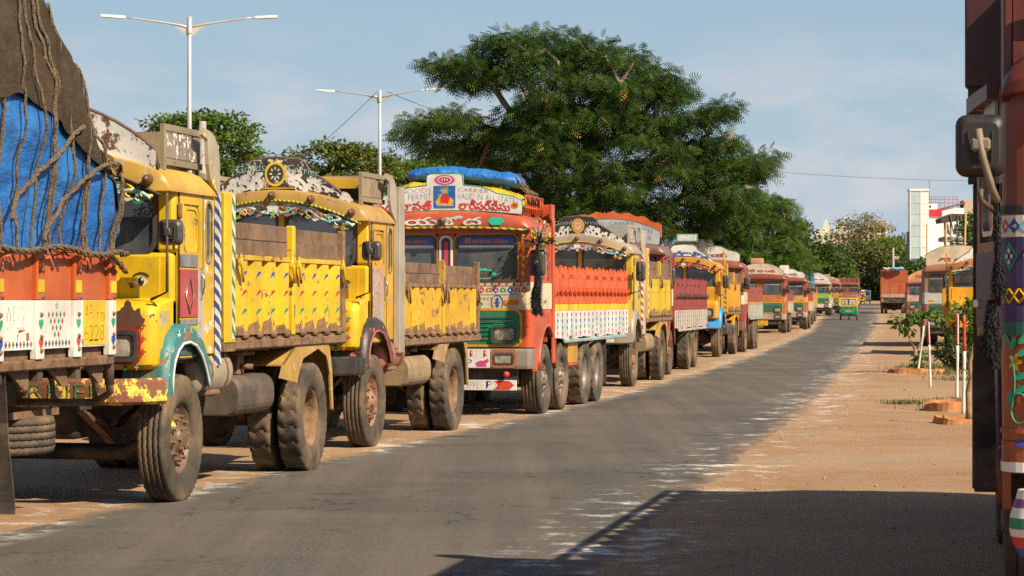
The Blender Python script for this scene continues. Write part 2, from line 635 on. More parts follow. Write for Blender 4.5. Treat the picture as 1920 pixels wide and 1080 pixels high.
_TY = [-10, 0, 16.8, 21.8, 33, 42.5, 67, 122, 172, 215, 350, 500]
_TL = [-8.5, -6.75, -3.45, -2.42, 0.12, 2.05, 6.4, 14.8, 21.6, 27.6, 48.5, 72]
_TR = [-4.0, -2.1, 0.85, 1.75, 3.75, 5.35, 9.3, 17.9, 25.6, 32.0, 53.5, 78]
def _spl(tab, Y):
    # monotone piecewise cubic (Catmull-Rom)
    i = 0
    while i < len(_TY) - 2 and Y > _TY[i + 1]:
        i += 1
    x0, x1 = _TY[i], _TY[i + 1]
    def sl(j):
        a, b = max(j - 1, 0), min(j + 1, len(_TY) - 1)
        return (tab[b] - tab[a]) / (_TY[b] - _TY[a])
    h = x1 - x0; t = (Y - x0) / h
    if t > 1:
        return tab[i + 1] + sl(i + 1) * (Y - x1)
    m0, m1 = sl(i) * h, sl(i + 1) * h
    return (2 * t**3 - 3 * t**2 + 1) * tab[i] + (t**3 - 2 * t**2 + t) * m0 + (-2 * t**3 + 3 * t**2) * tab[i + 1] + (t**3 - t**2) * m1
xL = lambda Y: _spl(_TL, Y)
xR = lambda Y: _spl(_TR, Y)
# ---------------------------------------------------------------- ground and road
def ground_material(name, road):
    m, nt, b = _new(name)
    tc = N(nt, 'ShaderNodeTexCoord')
    uv = N(nt, 'ShaderNodeSeparateXYZ')
    nt.links.new(tc.outputs['UV'], uv.inputs[0])
    P = tc.outputs['Object']
    dL, dR = uv.outputs['X'], uv.outputs['Y']
    big = noise(nt, P, 0.35, 5, 0.6)
    med = noise(nt, P, 2.2, 7, 0.68)
    fine = noise(nt, P, 38, 5, 0.75)
    vor = N(nt, 'ShaderNodeTexVoronoi'); vor.inputs['Scale'].default_value = 55
    nt.links.new(P, vor.inputs['Vector'])
    def mth(op, x, y=0.0):
        n = N(nt, 'ShaderNodeMath', operation=op)
        for s, q in ((n.inputs[0], x), (n.inputs[1], y)):
            if isinstance(q, (int, float)):
                s.default_value = q
            else:
                nt.links.new(q, s)
        return n.outputs[0]
    dirt = mix(nt, ramp(nt, big, 0.35, 0.65), (0.355, 0.198, 0.096), (0.465, 0.292, 0.155))
    dirt = mix(nt, ramp(nt, med, 0.38, 0.7, 0, 0.75), dirt, (0.42, 0.285, 0.175))
    dirt = mix(nt, ramp(nt, fine, 0.42, 0.62, 0, 0.5), dirt, (0.24, 0.13, 0.065))
    dirt = mix(nt, ramp(nt, vor.outputs['Distance'], 0.2, 0.05, 0, 0.3), dirt, (0.55, 0.45, 0.34))
    # white lime powder lying along both edges of the road
    pw = noise(nt, P, 2.6, 8, 0.72)
    pw2 = noise(nt, P, 0.5, 3, 0.5)
    bR = mth('MULTIPLY', ramp(nt, dR, -0.9, -0.3), ramp(nt, dR, 0.95, 0.25))
    bL = mth('MULTIPLY', ramp(nt, dL, -0.75, -0.3), ramp(nt, dL, 0.4, 0.05))
    wR = mth('MULTIPLY', bR, ramp(nt, mth('ADD', pw, mth('MULTIPLY', pw2, 0.35)), 0.69, 0.86))
    wL = mth('MULTIPLY', bL, ramp(nt, mth('ADD', pw, mth('MULTIPLY', pw2, 0.35)), 0.67, 0.86))
    white = mth('MULTIPLY', mth('MAXIMUM', wR, mth('MULTIPLY', wL, 0.9)), 0.72)
    if road:
        a = mix(nt, ramp(nt, fine, 0.3, 0.72), (0.045, 0.041, 0.038), (0.158, 0.138, 0.118))
        a = mix(nt, ramp(nt, vor.outputs['Distance'], 0.35, 0.05, 0, 0.35), a, (0.17, 0.15, 0.125))
        # faint dusty tracks that run along the road
        mp = N(nt, 'ShaderNodeMapping'); mp.inputs['Rotation'].default_value = (0, 0, R(10)); mp.inputs['Scale'].default_value = (1.6, 0.06, 1)
        nt.links.new(P, mp.inputs['Vector'])
        tr = noise(nt, mp.outputs[0], 1.2, 5, 0.6)
        mp2 = N(nt, 'ShaderNodeMapping'); mp2.inputs['Scale'].default_value = (0.5, 2.0, 1)
        nt.links.new(P, mp2.inputs['Vector'])
        sm = noise(nt, mp2.outputs[0], 0.8, 6, 0.7)
        a = mix(nt, ramp(nt, tr, 0.38, 0.62, 0.0, 0.55), a, (0.165, 0.135, 0.105))
        a = mix(nt, ramp(nt, sm, 0.45, 0.75, 0.0, 0.35), a, (0.175, 0.145, 0.112))
        a = mix(nt, ramp(nt, big, 0.4, 0.7, 0.0, 0.5), a, (0.062, 0.056, 0.051))
        crk = N(nt, 'ShaderNodeTexVoronoi', feature='DISTANCE_TO_EDGE'); crk.inputs['Scale'].default_value = 0.55
        wrp = N(nt, 'ShaderNodeVectorMath', operation='ADD'); nz = N(nt, 'ShaderNodeTexNoise'); nz.inputs['Scale'].default_value = 2.0; nz.inputs['Detail'].default_value = 5
        nt.links.new(P, nz.inputs['Vector']); nt.links.new(P, wrp.inputs[0]); nt.links.new(nz.outputs['Color'], wrp.inputs[1]); nt.links.new(wrp.outputs[0], crk.inputs['Vector'])
        a = mix(nt, mth('MULTIPLY', ramp(nt, crk.outputs['Distance'], 0.012, 0.002), ramp(nt, big, 0.45, 0.6, 0.0, 0.75)), a, (0.02, 0.018, 0.016))
        spot = noise(nt, P, 1.1, 3, 0.5)
        a = mix(nt, ramp(nt, spot, 0.66, 0.74, 0, 0.55), a, (0.035, 0.03, 0.027))
        e = mth('MINIMUM', dL, mth('MULTIPLY', dR, 0.8))
        ed = ramp(nt, mth('ADD', e, mth('MULTIPLY', mth('SUBTRACT', med, 0.5), 1.1)), 0.2, -0.22)
        ed = mth('MULTIPLY', ed, ramp(nt, fine, 0.25, 0.6, 0.55, 1.0))
        col = mix(nt, ed, a, dirt)
    else:
        mp = N(nt, 'ShaderNodeMapping'); mp.inputs['Scale'].default_value = (0.25, 1.0, 1)
        nt.links.new(P, mp.inputs['Vector'])
        pad = noise(nt, mp.outputs[0], 0.32, 4, 0.55)
        col = mix(nt, ramp(nt, pad, 0.52, 0.68, 0, 0.6), dirt, (0.38, 0.275, 0.18))
        # dry grass and scrub far from the road
        far = mth('MAXIMUM', ramp(nt, dL, -12, -30), ramp(nt, dR, -14, -30))
        col = mix(nt, far, col, mix(nt, ramp(nt, med, 0.35, 0.65), (0.10, 0.11, 0.035), (0.30, 0.22, 0.12)))
    col = mix(nt, white, col, (0.86, 0.84, 0.79))
    nt.links.new(col, b.inputs['Base Color'])
    b.inputs['Roughness'].default_value = 0.86
    b.inputs['Specular IOR Level'].default_value = 0.3
    bp = N(nt, 'ShaderNodeBump'); bp.inputs['Strength'].default_value = 0.35 if road else 0.9; bp.inputs['Distance'].default_value = 0.012 if road else 0.03
    nt.links.new(mix(nt, 0.6, med, fine), bp.inputs['Height'])
    nt.links.new(bp.outputs[0], b.inputs['Normal'])
    return m

def sheet(name, xs_of, ys, zf, mat):
    V = []; F = []; UVc = []
    nx = None
    for Y in ys:
        xs = xs_of(Y); nx = len(xs); l, r = xL(Y), xR(Y)
        for X in xs:
            V.append((X, Y, zf(X, Y))); UVc.append((X - l, r - X))
    for j in range(len(ys) - 1):
        for i in range(nx - 1):
            F.append((j * nx + i, j * nx + i + 1, (j + 1) * nx + i + 1, (j + 1) * nx + i))
    me = bpy.data.meshes.new(name)
    me.from_pydata(V, [], F)
    ul = me.uv_layers.new(name='UVMap')
    idx = np.empty(len(me.loops), dtype=np.int32); me.loops.foreach_get('vertex_index', idx)
    ul.data.foreach_set('uv', np.array(UVc, dtype=np.float32)[idx].ravel())
    me.polygons.foreach_set('use_smooth', [True] * len(F))
    me.materials.append(mat)
    o = bpy.data.objects.new(name, me); COL.objects.link(o)
    o['kind'] = 'structure'
    return o

def dirt_z(X, Y):
    z = gz(X, Y)
    d = max(xL(Y) - X, X - xR(Y))
    n = mnoise.fractal(Vector((X * 1.1, Y * 1.1, 0)), 1.0, 2.1, 4) * 0.022 + mnoise.noise(Vector((X * .25, Y * .25, 3))) * 0.025
    k = min(1.0, max(0.0, (d + 0.35) / 1.0))
    if d < -0.5:
        return z - 0.03
    return z + n * k + 0.012 * k - 0.006 * (1 - k)

_xs = [-3500, -1500, -700, -350, -180, -100, -60, -40, -28, -20, -16] + list(np.arange(-12, 17, 0.17)) + [18, 20, 23, 27, 32, 38, 45, 55, 70, 90, 120, 170, 260, 400, 700, 1500, 3500]
_ys = [-40, -20, -8, 0, 4, 7] + list(np.arange(9, 52, 0.2))
_y = 52.0
while _y < 7000:
    _ys.append(_y); _y *= 1.018 if _y < 300 else 1.15
sheet('ground', lambda Y: _xs, _ys, dirt_z, ground_material('dusty_earth', False))
_yr = list(np.arange(-6, 60, 0.5)) + list(np.arange(60, 480, 3.0))
sheet('road', lambda Y: [xL(Y) - 1.0, xL(Y) - .45] + [xL(Y) + (xR(Y) - xL(Y)) * i / 12 for i in range(13)] + [xR(Y) + .45, xR(Y) + 1.0], _yr, lambda X, Y: gz(X, Y) + 0.004 - .06 * max(0, xL(Y) - X - .01, X - xR(Y) - .01), ground_material('dusty_asphalt', True))

# ---------------------------------------------------------------- wheels
def tyre_mesh(kind, Rr=0.51, w=0.27, seg=96, grime=None):
    mb = MB(); rb = grime or rubber(); hw = w / 2
    cols = []                       # (axial, radius offset, zigzag?, shoulder?)
    cols += [(-hw * .55, -.235), (-hw * .8, -.225), (-hw * .98, -.15), (-hw * 1.0, -.10), (-hw * .97, -.045), (-hw * .9, -.012)]
    tread = []
    if kind == 'rib':
        for g in (-.56, -.19, .19, .56):
            gw = .014
            tread += [(hw * g - gw / 2.4, 0, 1), (hw * g - gw / 4, -.016, 1), (hw * g + gw / 4, -.016, 1), (hw * g + gw / 2.4, 0, 1)]
    else:
        tread = [(hw * t, 0, 2) for t in (-.82, -.6, -.4, -.2, 0, .2, .4, .6, .82)]
    right = [(-a, r) for a, r in cols[::-1]]
    allc = [(a, r, 0) for a, r in cols] + tread + [(a, r, 0) for a, r in right]
    k = len(allc); vs = []
    for i in range(seg):
        ang = 2 * math.pi * i / seg
        for j, (a, dr, t) in enumerate(allc):
            r = Rr + dr
            if t == 0 and dr > -.05 and kind == 'rib':
                r -= .010 if i % 2 else 0
            if t == 1:
                a = a + (.003 if i % 2 else -.003)
            if kind == 'lug' and dr > -.05:
                ph = (ang * 22 / (2 * math.pi) + .18 * math.sin(a / hw * 5.5)) % 1.0
                r -= .022 if ph < .2 else 0
            vs.append((a, r * math.cos(ang), r * math.sin(ang)))
    fs = []
    for i in range(seg):
        i2 = (i + 1) % seg
        for j in range(k - 1):
            fs.append((i * k + j, i * k + j + 1, i2 * k + j + 1, i2 * k + j))
    mb.add(vs, fs, rb, True)
    return mb

def rim_mb(kind, col, Rr=0.51, w=0.27, bolts=10):
    mb = MB(); hw = w / 2; rb = Rr - .228
    if kind == 'front':
        mb.lathe([(rb + .012, hw * .5), (rb, hw * .62), (rb - .018, hw * .55), (rb - .03, hw * .1), (rb - .06, hw * .02), (rb - .085, hw * .38), (.145, hw * .55), (.11, hw * .55), (.10, hw * .8), (.075, hw * .95), (.05, hw * 1.1), (.0, hw * 1.1)], col, n=36)
        for i in range(bolts):
            a = 2 * math.pi * i / bolts
            y, z = .172 * math.cos(a), .172 * math.sin(a)
            mb.lathe([(.0, hw * .86), (.018, hw * .86), (.018, hw * .56), (.028, hw * .56), (.028, hw * .36)], rust_dust(), c=(0, y, z), n=6, smooth=False)
        for i in range(6):
            a = 2 * math.pi * (i + .4) / 6
            y, z = .222 * math.cos(a), .222 * math.sin(a)
            mb.lathe([(.0, hw * .36), (.028, hw * .36), (.028, hw * .28)], dark_metal(), c=(0.002, y, z), n=10)
        for i in range(6):
            a = 2 * math.pi * (i + .1) / 6
            y, z = .088 * math.cos(a), .088 * math.sin(a)
            mb.lathe([(.0, hw * 1.02), (.014, hw * 1.02), (.014, hw * .8)], rust_dust(), c=(0, y, z), n=6, smooth=False)
    else:
        mb.lathe([(rb + .012, hw * .5), (rb, hw * .66), (rb - .02, hw * .6), (rb - .035, hw * .1), (rb - .05, -hw * .6), (rb - .1, -hw * .95), (.13, -hw * 1.0), (.125, -hw * .5), (.11, -hw * .35), (0, -hw * .35)], col, n=36)
        for i in range(8):
            a = 2 * math.pi * i / 8
            mb.lathe([(.0, -hw * .72), (.016, -hw * .72), (.016, -hw * 1.0)], rust_dust(), c=(0, .155 * math.cos(a), .155 * math.sin(a)), n=6, smooth=False)
    return mb

_wm = {}
def wheel(parent, u, v, kind='rib', Rr=0.51, w=0.27, side=1, rim='front', rimcol=None, seg=96, name='wheel'):
    """tyre with its rim as a child; side=+1 faces +u"""
    rimcol = rimcol or rust_metal()
    key = (kind, Rr, w, seg)
    if key not in _wm:
        _wm[key] = tyre_mesh(kind, Rr, w, seg).mesh('wheel')
    k2 = (rim, id(rimcol), Rr, w)
    if k2 not in _wm:
        _wm[k2] = rim_mb(rim, rimcol, Rr, w).mesh('rim')
    o = bpy.data.objects.new(name, _wm[key]); COL.objects.link(o); o.parent = parent
    o.location = (u, v, Rr - .012)
    rot = random.uniform(0, 6.28)
    o.rotation_euler = (rot, 0, 0 if side > 0 else math.pi)
    r = bpy.data.objects.new('rim', _wm[k2]); COL.objects.link(r); r.parent = o
    return o

def dual(parent, v, Rr=0.51, kind='lug', rimcol=None, uo=1.06, seg=132):
    for s in (1, -1):
        wheel(parent, s * uo, v, kind, Rr, .26, s, 'rear', rimcol or rust_dust(), seg)
        wheel(parent, s * (uo - .33), v, kind, Rr, .26, s, 'rear', rimcol or rust_dust(), seg)

def chassis(parent, v0, v1, axles, front=(0.0,), z=0.86, spring_v=(0.0,)):
    mb = MB(); dm = dark_metal()
    for s in (-1, 1):
        mb.box((s * .42 - .04, v0, z - .11), (s * .42 + .04, v1, z + .11), dm)
    for v in np.arange(v0 + .1, v1, .75):
        mb.box((-.4, v, z - .08), (.4, v + .08, z + .08), dm)
    mb.box((-.32, v0 + .3, z - .35), (.32, v0 + 1.5, z + .35), dm, .05)      # engine sump and block
    mb.box((-.22, v0 + 1.5, z - .25), (.22, v0 + 2.2, z + .2), dm, .05)
    mb.tube([(0, v0 + 2.1, z - .1), (0, axles[-1], .52)], .055, dm, 10)
    mb.build('chassis', parent)
    for v in front:
        ax = MB()
        ax.tube([(-.98, v, .5), (-.8, v, .5), (-.55, v, .38), (.55, v, .38), (.8, v, .5), (.98, v, .5)], [.06, .07, .06, .06, .07, .06], dm, 8)
        ax.tube([(-.85, v + .22, .42), (.85, v + .22, .42)], .022, rust_metal(), 6)
        ax.build('front_axle', parent)
    for v in axles:
        ax = MB()
        ax.lathe([(.0, -.95), (.09, -.95), (.09, -.3), (.2, -.2), (.25, 0), (.2, .2), (.09, .3), (.09, .95), (0, .95)], dm, c=(0, v, .5), n=14)
        ax.build('rear_axle', parent)
    for v in list(front) + list(axles):
        for s in (-1, 1):
            sp = MB()
            for i in range(6):
                L = .68 - .09 * i
                pts = [(t * L, .70 - .16 * (1 - (t) ** 2) * 0.8 - .022 * i + .05 * t * t) for t in (-1, -.6, -.2, .2, .6, 1)]
                poly = [(v + a, z0) for a, z0 in pts] + [(v + a, z0 - .018) for a, z0 in pts[::-1]]
                sp.prism(poly, 'u', s * .42 - .04, s * .42 + .04, rust_metal())
            sp.build('leaf_spring', parent)

def place(Wx, Wy, slope, u=1.12):
    """root position and turn for a truck whose outer front wheel stands at Wx, Wy"""
    th = math.asin(slope)
    x = Wx - u * math.cos(th); y = Wy + u * math.sin(th)
    return (x, y, gz(x, y)), -th

NARROW = 0.87                       # the snub-nosed lorries are narrow: their builder's widths are scaled by this
def place_snub(Wx, Wy, slope, side=1):
    return place(Wx, Wy, slope, side * 1.12 * NARROW)
def narrow(t):
    t.scale = (NARROW, 1, 1)
    return t

# ---------------------------------------------------------------- small parts shared by the trucks
def mirror(parent, u, v, z, base, w=.22, h=.2, side=1, top=None, shell=None):
    """door mirror: a bent arm with a black plastic shell seen from its back"""
    arm = MB()
    pts = [base, (u, v - .085, base[2] + .06), (u, v - .085, z + h * .9 if top is None else top)]
    arm.tube([Vector(p) for p in pts], .013, brown_bar(), 8)
    a = arm.build('mirror_arm', parent)
    sh = MB(); pm = shell or plastic()
    secs = []
    for t, sc in ((-.045, .72), (-.035, .86), (-.012, .98), (.012, 1.0)):
        secs.append([(u + p[0], v + t, z + p[1]) for p in rrect(0, 0, w * sc, h * sc, .05 * sc, 4)])
    sh.loft(secs, pm, True)
    sh.box((u - .03, v - .10, z - .03), (u + .03, v - .04, z + .03), pm, .008)
    sh.tube([(u - w * .25, v - .05, z + h * .22), (u - w * .2, v - .052, z - h * .25), (u + w * .2, v - .052, z - h * .25), (u + w * .25, v - .05, z + h * .22)], .006, pm, 6)
    sh.build('mirror_shell', a)
    gl = MB()
    gl.poly([(u + p[0], v + .014, z + p[1]) for p in rrect(0, 0, w * .9, h * .88, .04, 4)], chrome())
    gl.build('mirror_glass', a)
    return a

def headlight(parent, u, v, z, w, h, frame, frame2=None, ext=.035):
    mb = MB()
    ring(mb, rrect(u, z, w, h, .06), rrect(u, z, w * .84, h * .72, .045), 'v', v - ext, v + .02, frame)
    o = mb.build('headlight', parent)
    if frame2:
        f2 = MB()
        ring(f2, rrect(u, z, w * 1.10, h * 1.14, .07), rrect(u, z, w * 1.005, h * 1.005, .062), 'v', v - ext * .6, v + .02, frame2)
        f2.build('headlight_frame', o)
    L = MB()
    secs = []
    for t, sc in ((.0, .99), (-.012, .9), (-.016, .5), (-.017, .02)):
        secs.append([(u + p[0], v + t + .004, z + p[1]) for p in rrect(0, 0, w * .84 * sc, h * .72 * sc, .045 * sc, 4)])
    lens = simple('headlight_lens', (0.33, 0.3, 0.24), rough=0.12, var=0.45, sc=14, dust=0.35)
    L.loft(secs, lens, True)
    L.build('lens', o)
    return o

def garland_flower(mb, c, r, mat, n=9):
    for i in range(n):
        a = random.uniform(0, 6.28); b = random.uniform(-1, 1)
        d = Vector((math.cos(a) * math.sqrt(1 - b * b), math.sin(a) * math.sqrt(1 - b * b), b))
        s = d.cross(Vector((.2, .3, .9))).normalized() * r * .4
        p = Vector(c)
        mb.add([p, p + d * r * .6 + s, p + d * r, p + d * r * .6 - s], [(0, 1, 2, 3)], mat)

def tassel_mesh(name, pts, rad, mat, parent=None, n=900, ln=.05):
    """a fluffy rope of wool: many short strands round a core"""
    mb = MB()
    mb.tube(pts, [r * .6 for r in rad], mat, 8)
    P = [Vector(p) for p in pts]
    for i in range(n):
        t = random.random() * (len(P) - 1.001); k = int(t); f = t - k
        p = P[k].lerp(P[k + 1], f); r = rad[k] * (1 - f) + rad[k + 1] * f
        a = random.uniform(0, 6.28); z = random.uniform(-.9, .5)
        d = Vector((math.cos(a), math.sin(a), z * .7)).normalized()
        q = p + d * r * .55
        e = p + d * r * random.uniform(.9, 1.25) + Vector((0, 0, -ln * random.uniform(.2, .6)))
        s = d.cross(Vector((0, 0, 1))).normalized() * ln * .13
        mb.add([q - s, q + s, e], [(0, 1, 2)], mat)
    return mb.build(name, parent)
# ---------------------------------------------------------------- snub-nosed cab (origin: ground under the front axle; -v is the driving direction)
def arch(u, c, k):
    return c - k * u * u

def arch_band(mb, u0, u1, c0, c1, k, v0, v1, mat, n=24, smooth=False):
    """curved strip between two arches, thickness v0..v1"""
    us = [u0 + (u1 - u0) * i / n for i in range(n + 1)]
    secs = [[(u, v0, arch(u, c0, k)), (u, v0, arch(u, c1, k)), (u, v1, arch(u, c1, k)), (u, v1, arch(u, c0, k))] for u in us]
    return mb.loft(secs, mat, smooth)

def snub_cab(root, P):
    body, side, roof = P['body'], P['side'], P['roof']
    g = glass_mat(); dk = dark_metal()
    det = P.get('detail', 2)
    # nose
    prof = [(-.27, 1.06), (-.66, 1.06), (-.725, 1.10), (-.735, 1.2), (-.72, 1.46), (-.68, 1.545), (-.60, 1.585), (-.27, 1.62)]
    def psc(t):
        return [(-.27 + (a + .27) * (1 - t), 1.33 + (z - 1.33) * (1 - t * .35)) for a, z in prof]
    secs = []
    for u, t in ((-1.115, .22), (-1.10, .1), (-1.06, .03), (-1.0, 0), (-.5, 0), (0, -.02), (.5, 0), (1.0, 0), (1.06, .03), (1.10, .1), (1.115, .22)):
        secs.append([(u, a, z) for a, z in psc(t)])
    m = MB(); m.loft(secs, body, True)
    nose = m.build('nose_panel', root)
    m = MB(); m.box((1.112, -.58, 1.2), (1.122, -.36, 1.52), P.get('patch', body), .004)
    m.build('side_patch', nose)
    # grille
    gr = MB(); gr.box((-.56, -.755, 1.12), (.56, -.70, 1.44), dk, .02)
    o = gr.build('grille', root)
    for i in range(6):
        b = MB(); b.box((-.53, -.775, 1.15 + .047 * i), (.53, -.755, 1.172 + .047 * i), P.get('grille', body))
        b.build('slat', o)
    for s in (-1, 1):
        headlight(root, s * .78, -.735, 1.245, .40, .245, plastic(), P.get('lamp_ring'))
    # front wall under the windscreen, pillars
    m = MB()
    m.box((-1.12, -.30, 1.56), (1.12, -.20, 1.97), body, .03)
    m.prism([(-1.0, 1.6), (-.62, 1.6), (-.64, 1.78), (-.74, 1.9), (-.86, 1.93), (-1.0, 1.93)][::-1], 'v', -.315, -.30, body)
    m.prism([(1.0, 1.6), (.62, 1.6), (.64, 1.78), (.74, 1.9), (.86, 1.93), (1.0, 1.93)], 'v', -.315, -.30, body)
    m.build('front_panel', root)
    for s in (-1, 1):
        m = MB(); m.box((s * .96, -.29, 1.97), (s * 1.13, -.14, 2.5), body, .03); m.build('pillar', root)
    m = MB(); m.box((-.04, -.29, 1.97), (.04, -.22, 2.62), body, .01); m.build('pillar', root)
    for s in (-1, 1):
        fr = MB()
        ring(fr, rrect(s * .50, 2.255, .93, .60, .12), rrect(s * .50, 2.255, .85, .52, .09), 'v', -.285, -.235, plastic())
        fo = fr.build('windscreen_frame', root)
        p = MB(); p.prism(rrect(s * .50, 2.255, .86, .53, .09), 'v', -.262, -.254, g); p.build('windscreen', fo)
    # inside
    m = MB()
    m.box((-1.1, .64, 1.2), (1.1, .69, 2.1), dk)
    m.box((-1.1, -.2, 1.1), (1.1, .64, 1.16), dk)
    m.box((-1.0, .26, 1.16), (1.0, .62, 1.62), simple('old_seat', (.10, .05, .03), .8), .05)
    m.box((-1.05, -.2, 1.75), (1.05, -.02, 1.92), dk, .03)
    m.build('cab_interior', root)
    m = MB()
    m.tube([(.45 + .2 * math.cos(a), .08 + .06 * math.sin(a), 1.98 + .19 * math.sin(a)) for a in np.linspace(0, 2 * math.pi, 20)[:-1]], .013, plastic(), 6, closed=True)
    m.tube([(.45, .09, 1.98), (.45, -.1, 1.8)], .02, plastic(), 6)
    m.build('steering_wheel', root)
    # roof with hood over the windscreen
    secs = []
    for u in (-1.17, -1.165, -1.14, -1.08, -1.0, -.85, -.6, -.3, 0, .3, .6, .85, 1.0, 1.08, 1.14, 1.165, 1.17):
        a = abs(u)
        top = arch(a, 2.785, .155) if a <= 1.0 else {1.08: 2.60, 1.14: 2.545, 1.165: 2.50, 1.17: 2.46}[a]
        bot = min(top - .012, 2.67 - .21 * a * a if a < 1.0 else 2.445)
        b2 = min(bot, 2.5)
        fv = -.60 + .10 * (a / 1.17) ** 4
        secs.append([(u, fv, bot), (u, fv - .004, (bot + top) / 2), (u, fv + .008, top - .012), (u, fv + .03, top - .003), (u, -.2, top + .012), (u, .4, top + .008), (u, .70, top - .02), (u, .70, bot), (u, -.28, bot)])
    m = MB(); m.loft(secs, roof, True)
    ro = m.build('roof', root)
    lip = MB()
    lip.tube([(u, -.606 + .10 * (abs(u) / 1.17) ** 4, 2.667 - .21 * u * u - .004) for u in np.linspace(-1.1, 1.1, 25)], .012, P.get('lip', body), 6)
    lip.build('hood_lip', ro)
    for u in (-1.0, -.5, 0, .5, 1.0):
        lm = MB()
        zz = 2.72 - .19 * u * u
        lm.lathe([(0, -.10), (.025, -.095), (.036, -.06), (.038, -.02), (.045, 0)], simple('brown_lamp', (.12, .05, .025), .4), 'v', (u, -.615 + .1 * (abs(u) / 1.17) ** 4, zz), 12)
        lm.build('marker_lamp', root)
    # crown board with its rim
    cz = P.get('crown', 0.0)
    top = [(-1.0, 2.585), (-.93, 2.66), (-.8, 2.765), (-.6, 2.885), (-.44, 2.965), (-.38, 3.06), (-.30, 3.10), (0, 3.12), (.30, 3.10), (.38, 3.06), (.44, 2.965), (.6, 2.885), (.8, 2.765), (.93, 2.66), (1.0, 2.585)]
    if P.get('crown_shape') == 'arch':
        top = [(-1.05, 2.60)] + [(u, 3.14 - .36 * abs(u) ** 1.9) for u in np.linspace(-1.04, 1.04, 17)] + [(1.05, 2.60)]
    bot = [(u, arch(u, 2.815, .235)) for u in np.linspace(1.0, -1.0, 17)]
    cv = -.50
    m = MB(); m.prism(top + bot, 'v', cv, cv + .035, P['sign'])
    so = m.build('crown_board', root)
    rim = MB(); rim.tube([(u, cv + .015, z + .01) for u, z in top], .018, P.get('sign_rim', brown_bar()), 6); rim.build('board_rim', so)
    if P.get('letters'):
        for (s, u0, u1, z0, z1, mat, kk, bold) in P['letters']:
            t = MB(); letter(t, s, u0, u1, z0, z1, cv - .003, mat, bold=bold, curve=(lambda a, kk=kk: -kk * a * a))
            t.build('lettering', so)
    if P.get('emblem'):
        em = MB(); r1, r2 = .135, .105
        em.prism([(r1 * math.cos(a), 2.955 + r1 * math.sin(a)) for a in np.linspace(0, 2 * math.pi, 25)[:-1]], 'v', cv - .006, cv, P['emblem'][0])
        em.prism([(r2 * math.cos(a), 2.955 + r2 * math.sin(a)) for a in np.linspace(0, 2 * math.pi, 25)[:-1]], 'v', cv - .009, cv - .006, P['emblem'][1])
        shape(em, 'flower', 0, 2.955, .08, cv - .011, P['emblem'][2], n=8)
        shape(em, 'disc', 0, 2.965, .04, cv - .0125, P['emblem'][1])
        em.build('emblem', so)
    # carved valance under the hood
    if P.get('valance'):
        va = MB(); cols = P['valance']
        vv = -.575
        def zl(u): return 2.645 - .21 * u * u
        for s in (-1, 1):
            va.tube([(s * u, vv, zl(u) - .065 - .05 * math.sin(u * 11 + .6) * (1 - .35 * u)) for u in np.linspace(.06, 1.02, 28)], .016, cols[0], 6)
            va.tube([(s * u, vv + .005, zl(u) - .03 - .02 * math.sin(u * 22)) for u in np.linspace(.04, 1.04, 34)], .012, cols[1], 6)
            for u, c, sz in ((.30, 2, .055), (.52, 3, .04), (.72, 4, .05), (.17, 3, .035), (.9, 4, .04), (.42, 1, .03), (.62, 2, .035)):
                bmat = cols[c % len(cols)]
                P0 = MB(); shape(P0, 'flower', s * u, zl(u) - .06, sz * .95, vv - .014, bmat, n=5)
                va.join(P0); shape(va, 'disc', s * u, zl(u) - .06, sz * .35, vv - .02, cols[(c + 1) % len(cols)])
            for i in range(10):
                u = .1 + .09 * i
                shape(va, 'leaf', s * u, zl(u) - .105 - .02 * math.sin(i * 1.7), .055, vv - .008, cols[(i * 2 + 1) % len(cols)])
                va.tube([(s * (u + .03 * math.cos(a)), vv - .006, zl(u) - .075 + .03 * math.sin(a)) for a in np.linspace(0, 5, 9)], .009, cols[(i + 3) % len(cols)], 5)
        shape(va, 'fan', 0, zl(0) - .05, .08, vv - .012, cols[1]); shape(va, 'flower', 0, zl(0) - .13, .05, vv - .012, cols[4 % len(cols)])
        va.build('carved_valance', root)
    # doors and rear quarter
    for s in (-1, 1):
        d = MB()
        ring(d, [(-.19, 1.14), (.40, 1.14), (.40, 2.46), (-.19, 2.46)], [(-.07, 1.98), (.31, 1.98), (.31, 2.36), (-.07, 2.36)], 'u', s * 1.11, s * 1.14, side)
        do = d.build('door', root)
        w = MB()
        if P.get('shutter', True):
            w.prism([(-.08, 1.97), (.32, 1.97), (.32, 2.25), (.27, 2.33), (.14, 2.37), (-.08, 2.37)], 'u', s * 1.112, s * 1.122, side)
            ring(w, rrect(.12, 2.16, .34, .36, .08), rrect(.12, 2.16, .30, .32, .07), 'u', s * 1.12, s * 1.135, side)
            w.build('window_shutter', do)
        else:
            w.prism([(-.08, 1.97), (.32, 1.97), (.32, 2.37), (-.08, 2.37)], 'u', s * 1.118, s * 1.124, g); w.build('door_glass', do)
        if s > 0:
            e = MB(); sm = simple('dark_seam', (.03, .024, .016), .9)
            for a, b in (((-.197, 1.13), (-.185, 2.47)), ((.398, 1.13), (.410, 2.47)), ((-.19, 1.128), (.40, 1.142))):
                e.box((1.136, a[0], a[1]), (1.1425, b[0], b[1]), sm)
            e.build('door_seam', do)
            for z in (1.30, 2.30):
                e = MB(); e.box((1.139, -.235, z - .06), (1.165, -.175, z + .06), rust_metal(), .006); e.build('hinge', do)
            e = MB(); e.box((1.139, -.30, 2.0), (1.146, -.24, 2.12), P['patch'], .003); e.build('small_plate', do)
            for (z0, z1, mat, nm) in P.get('door_bands', ()):
                x = MB(); x.box((1.141, -.18, z0), (1.152, .25, z1), mat, .003); x.build(nm, do)
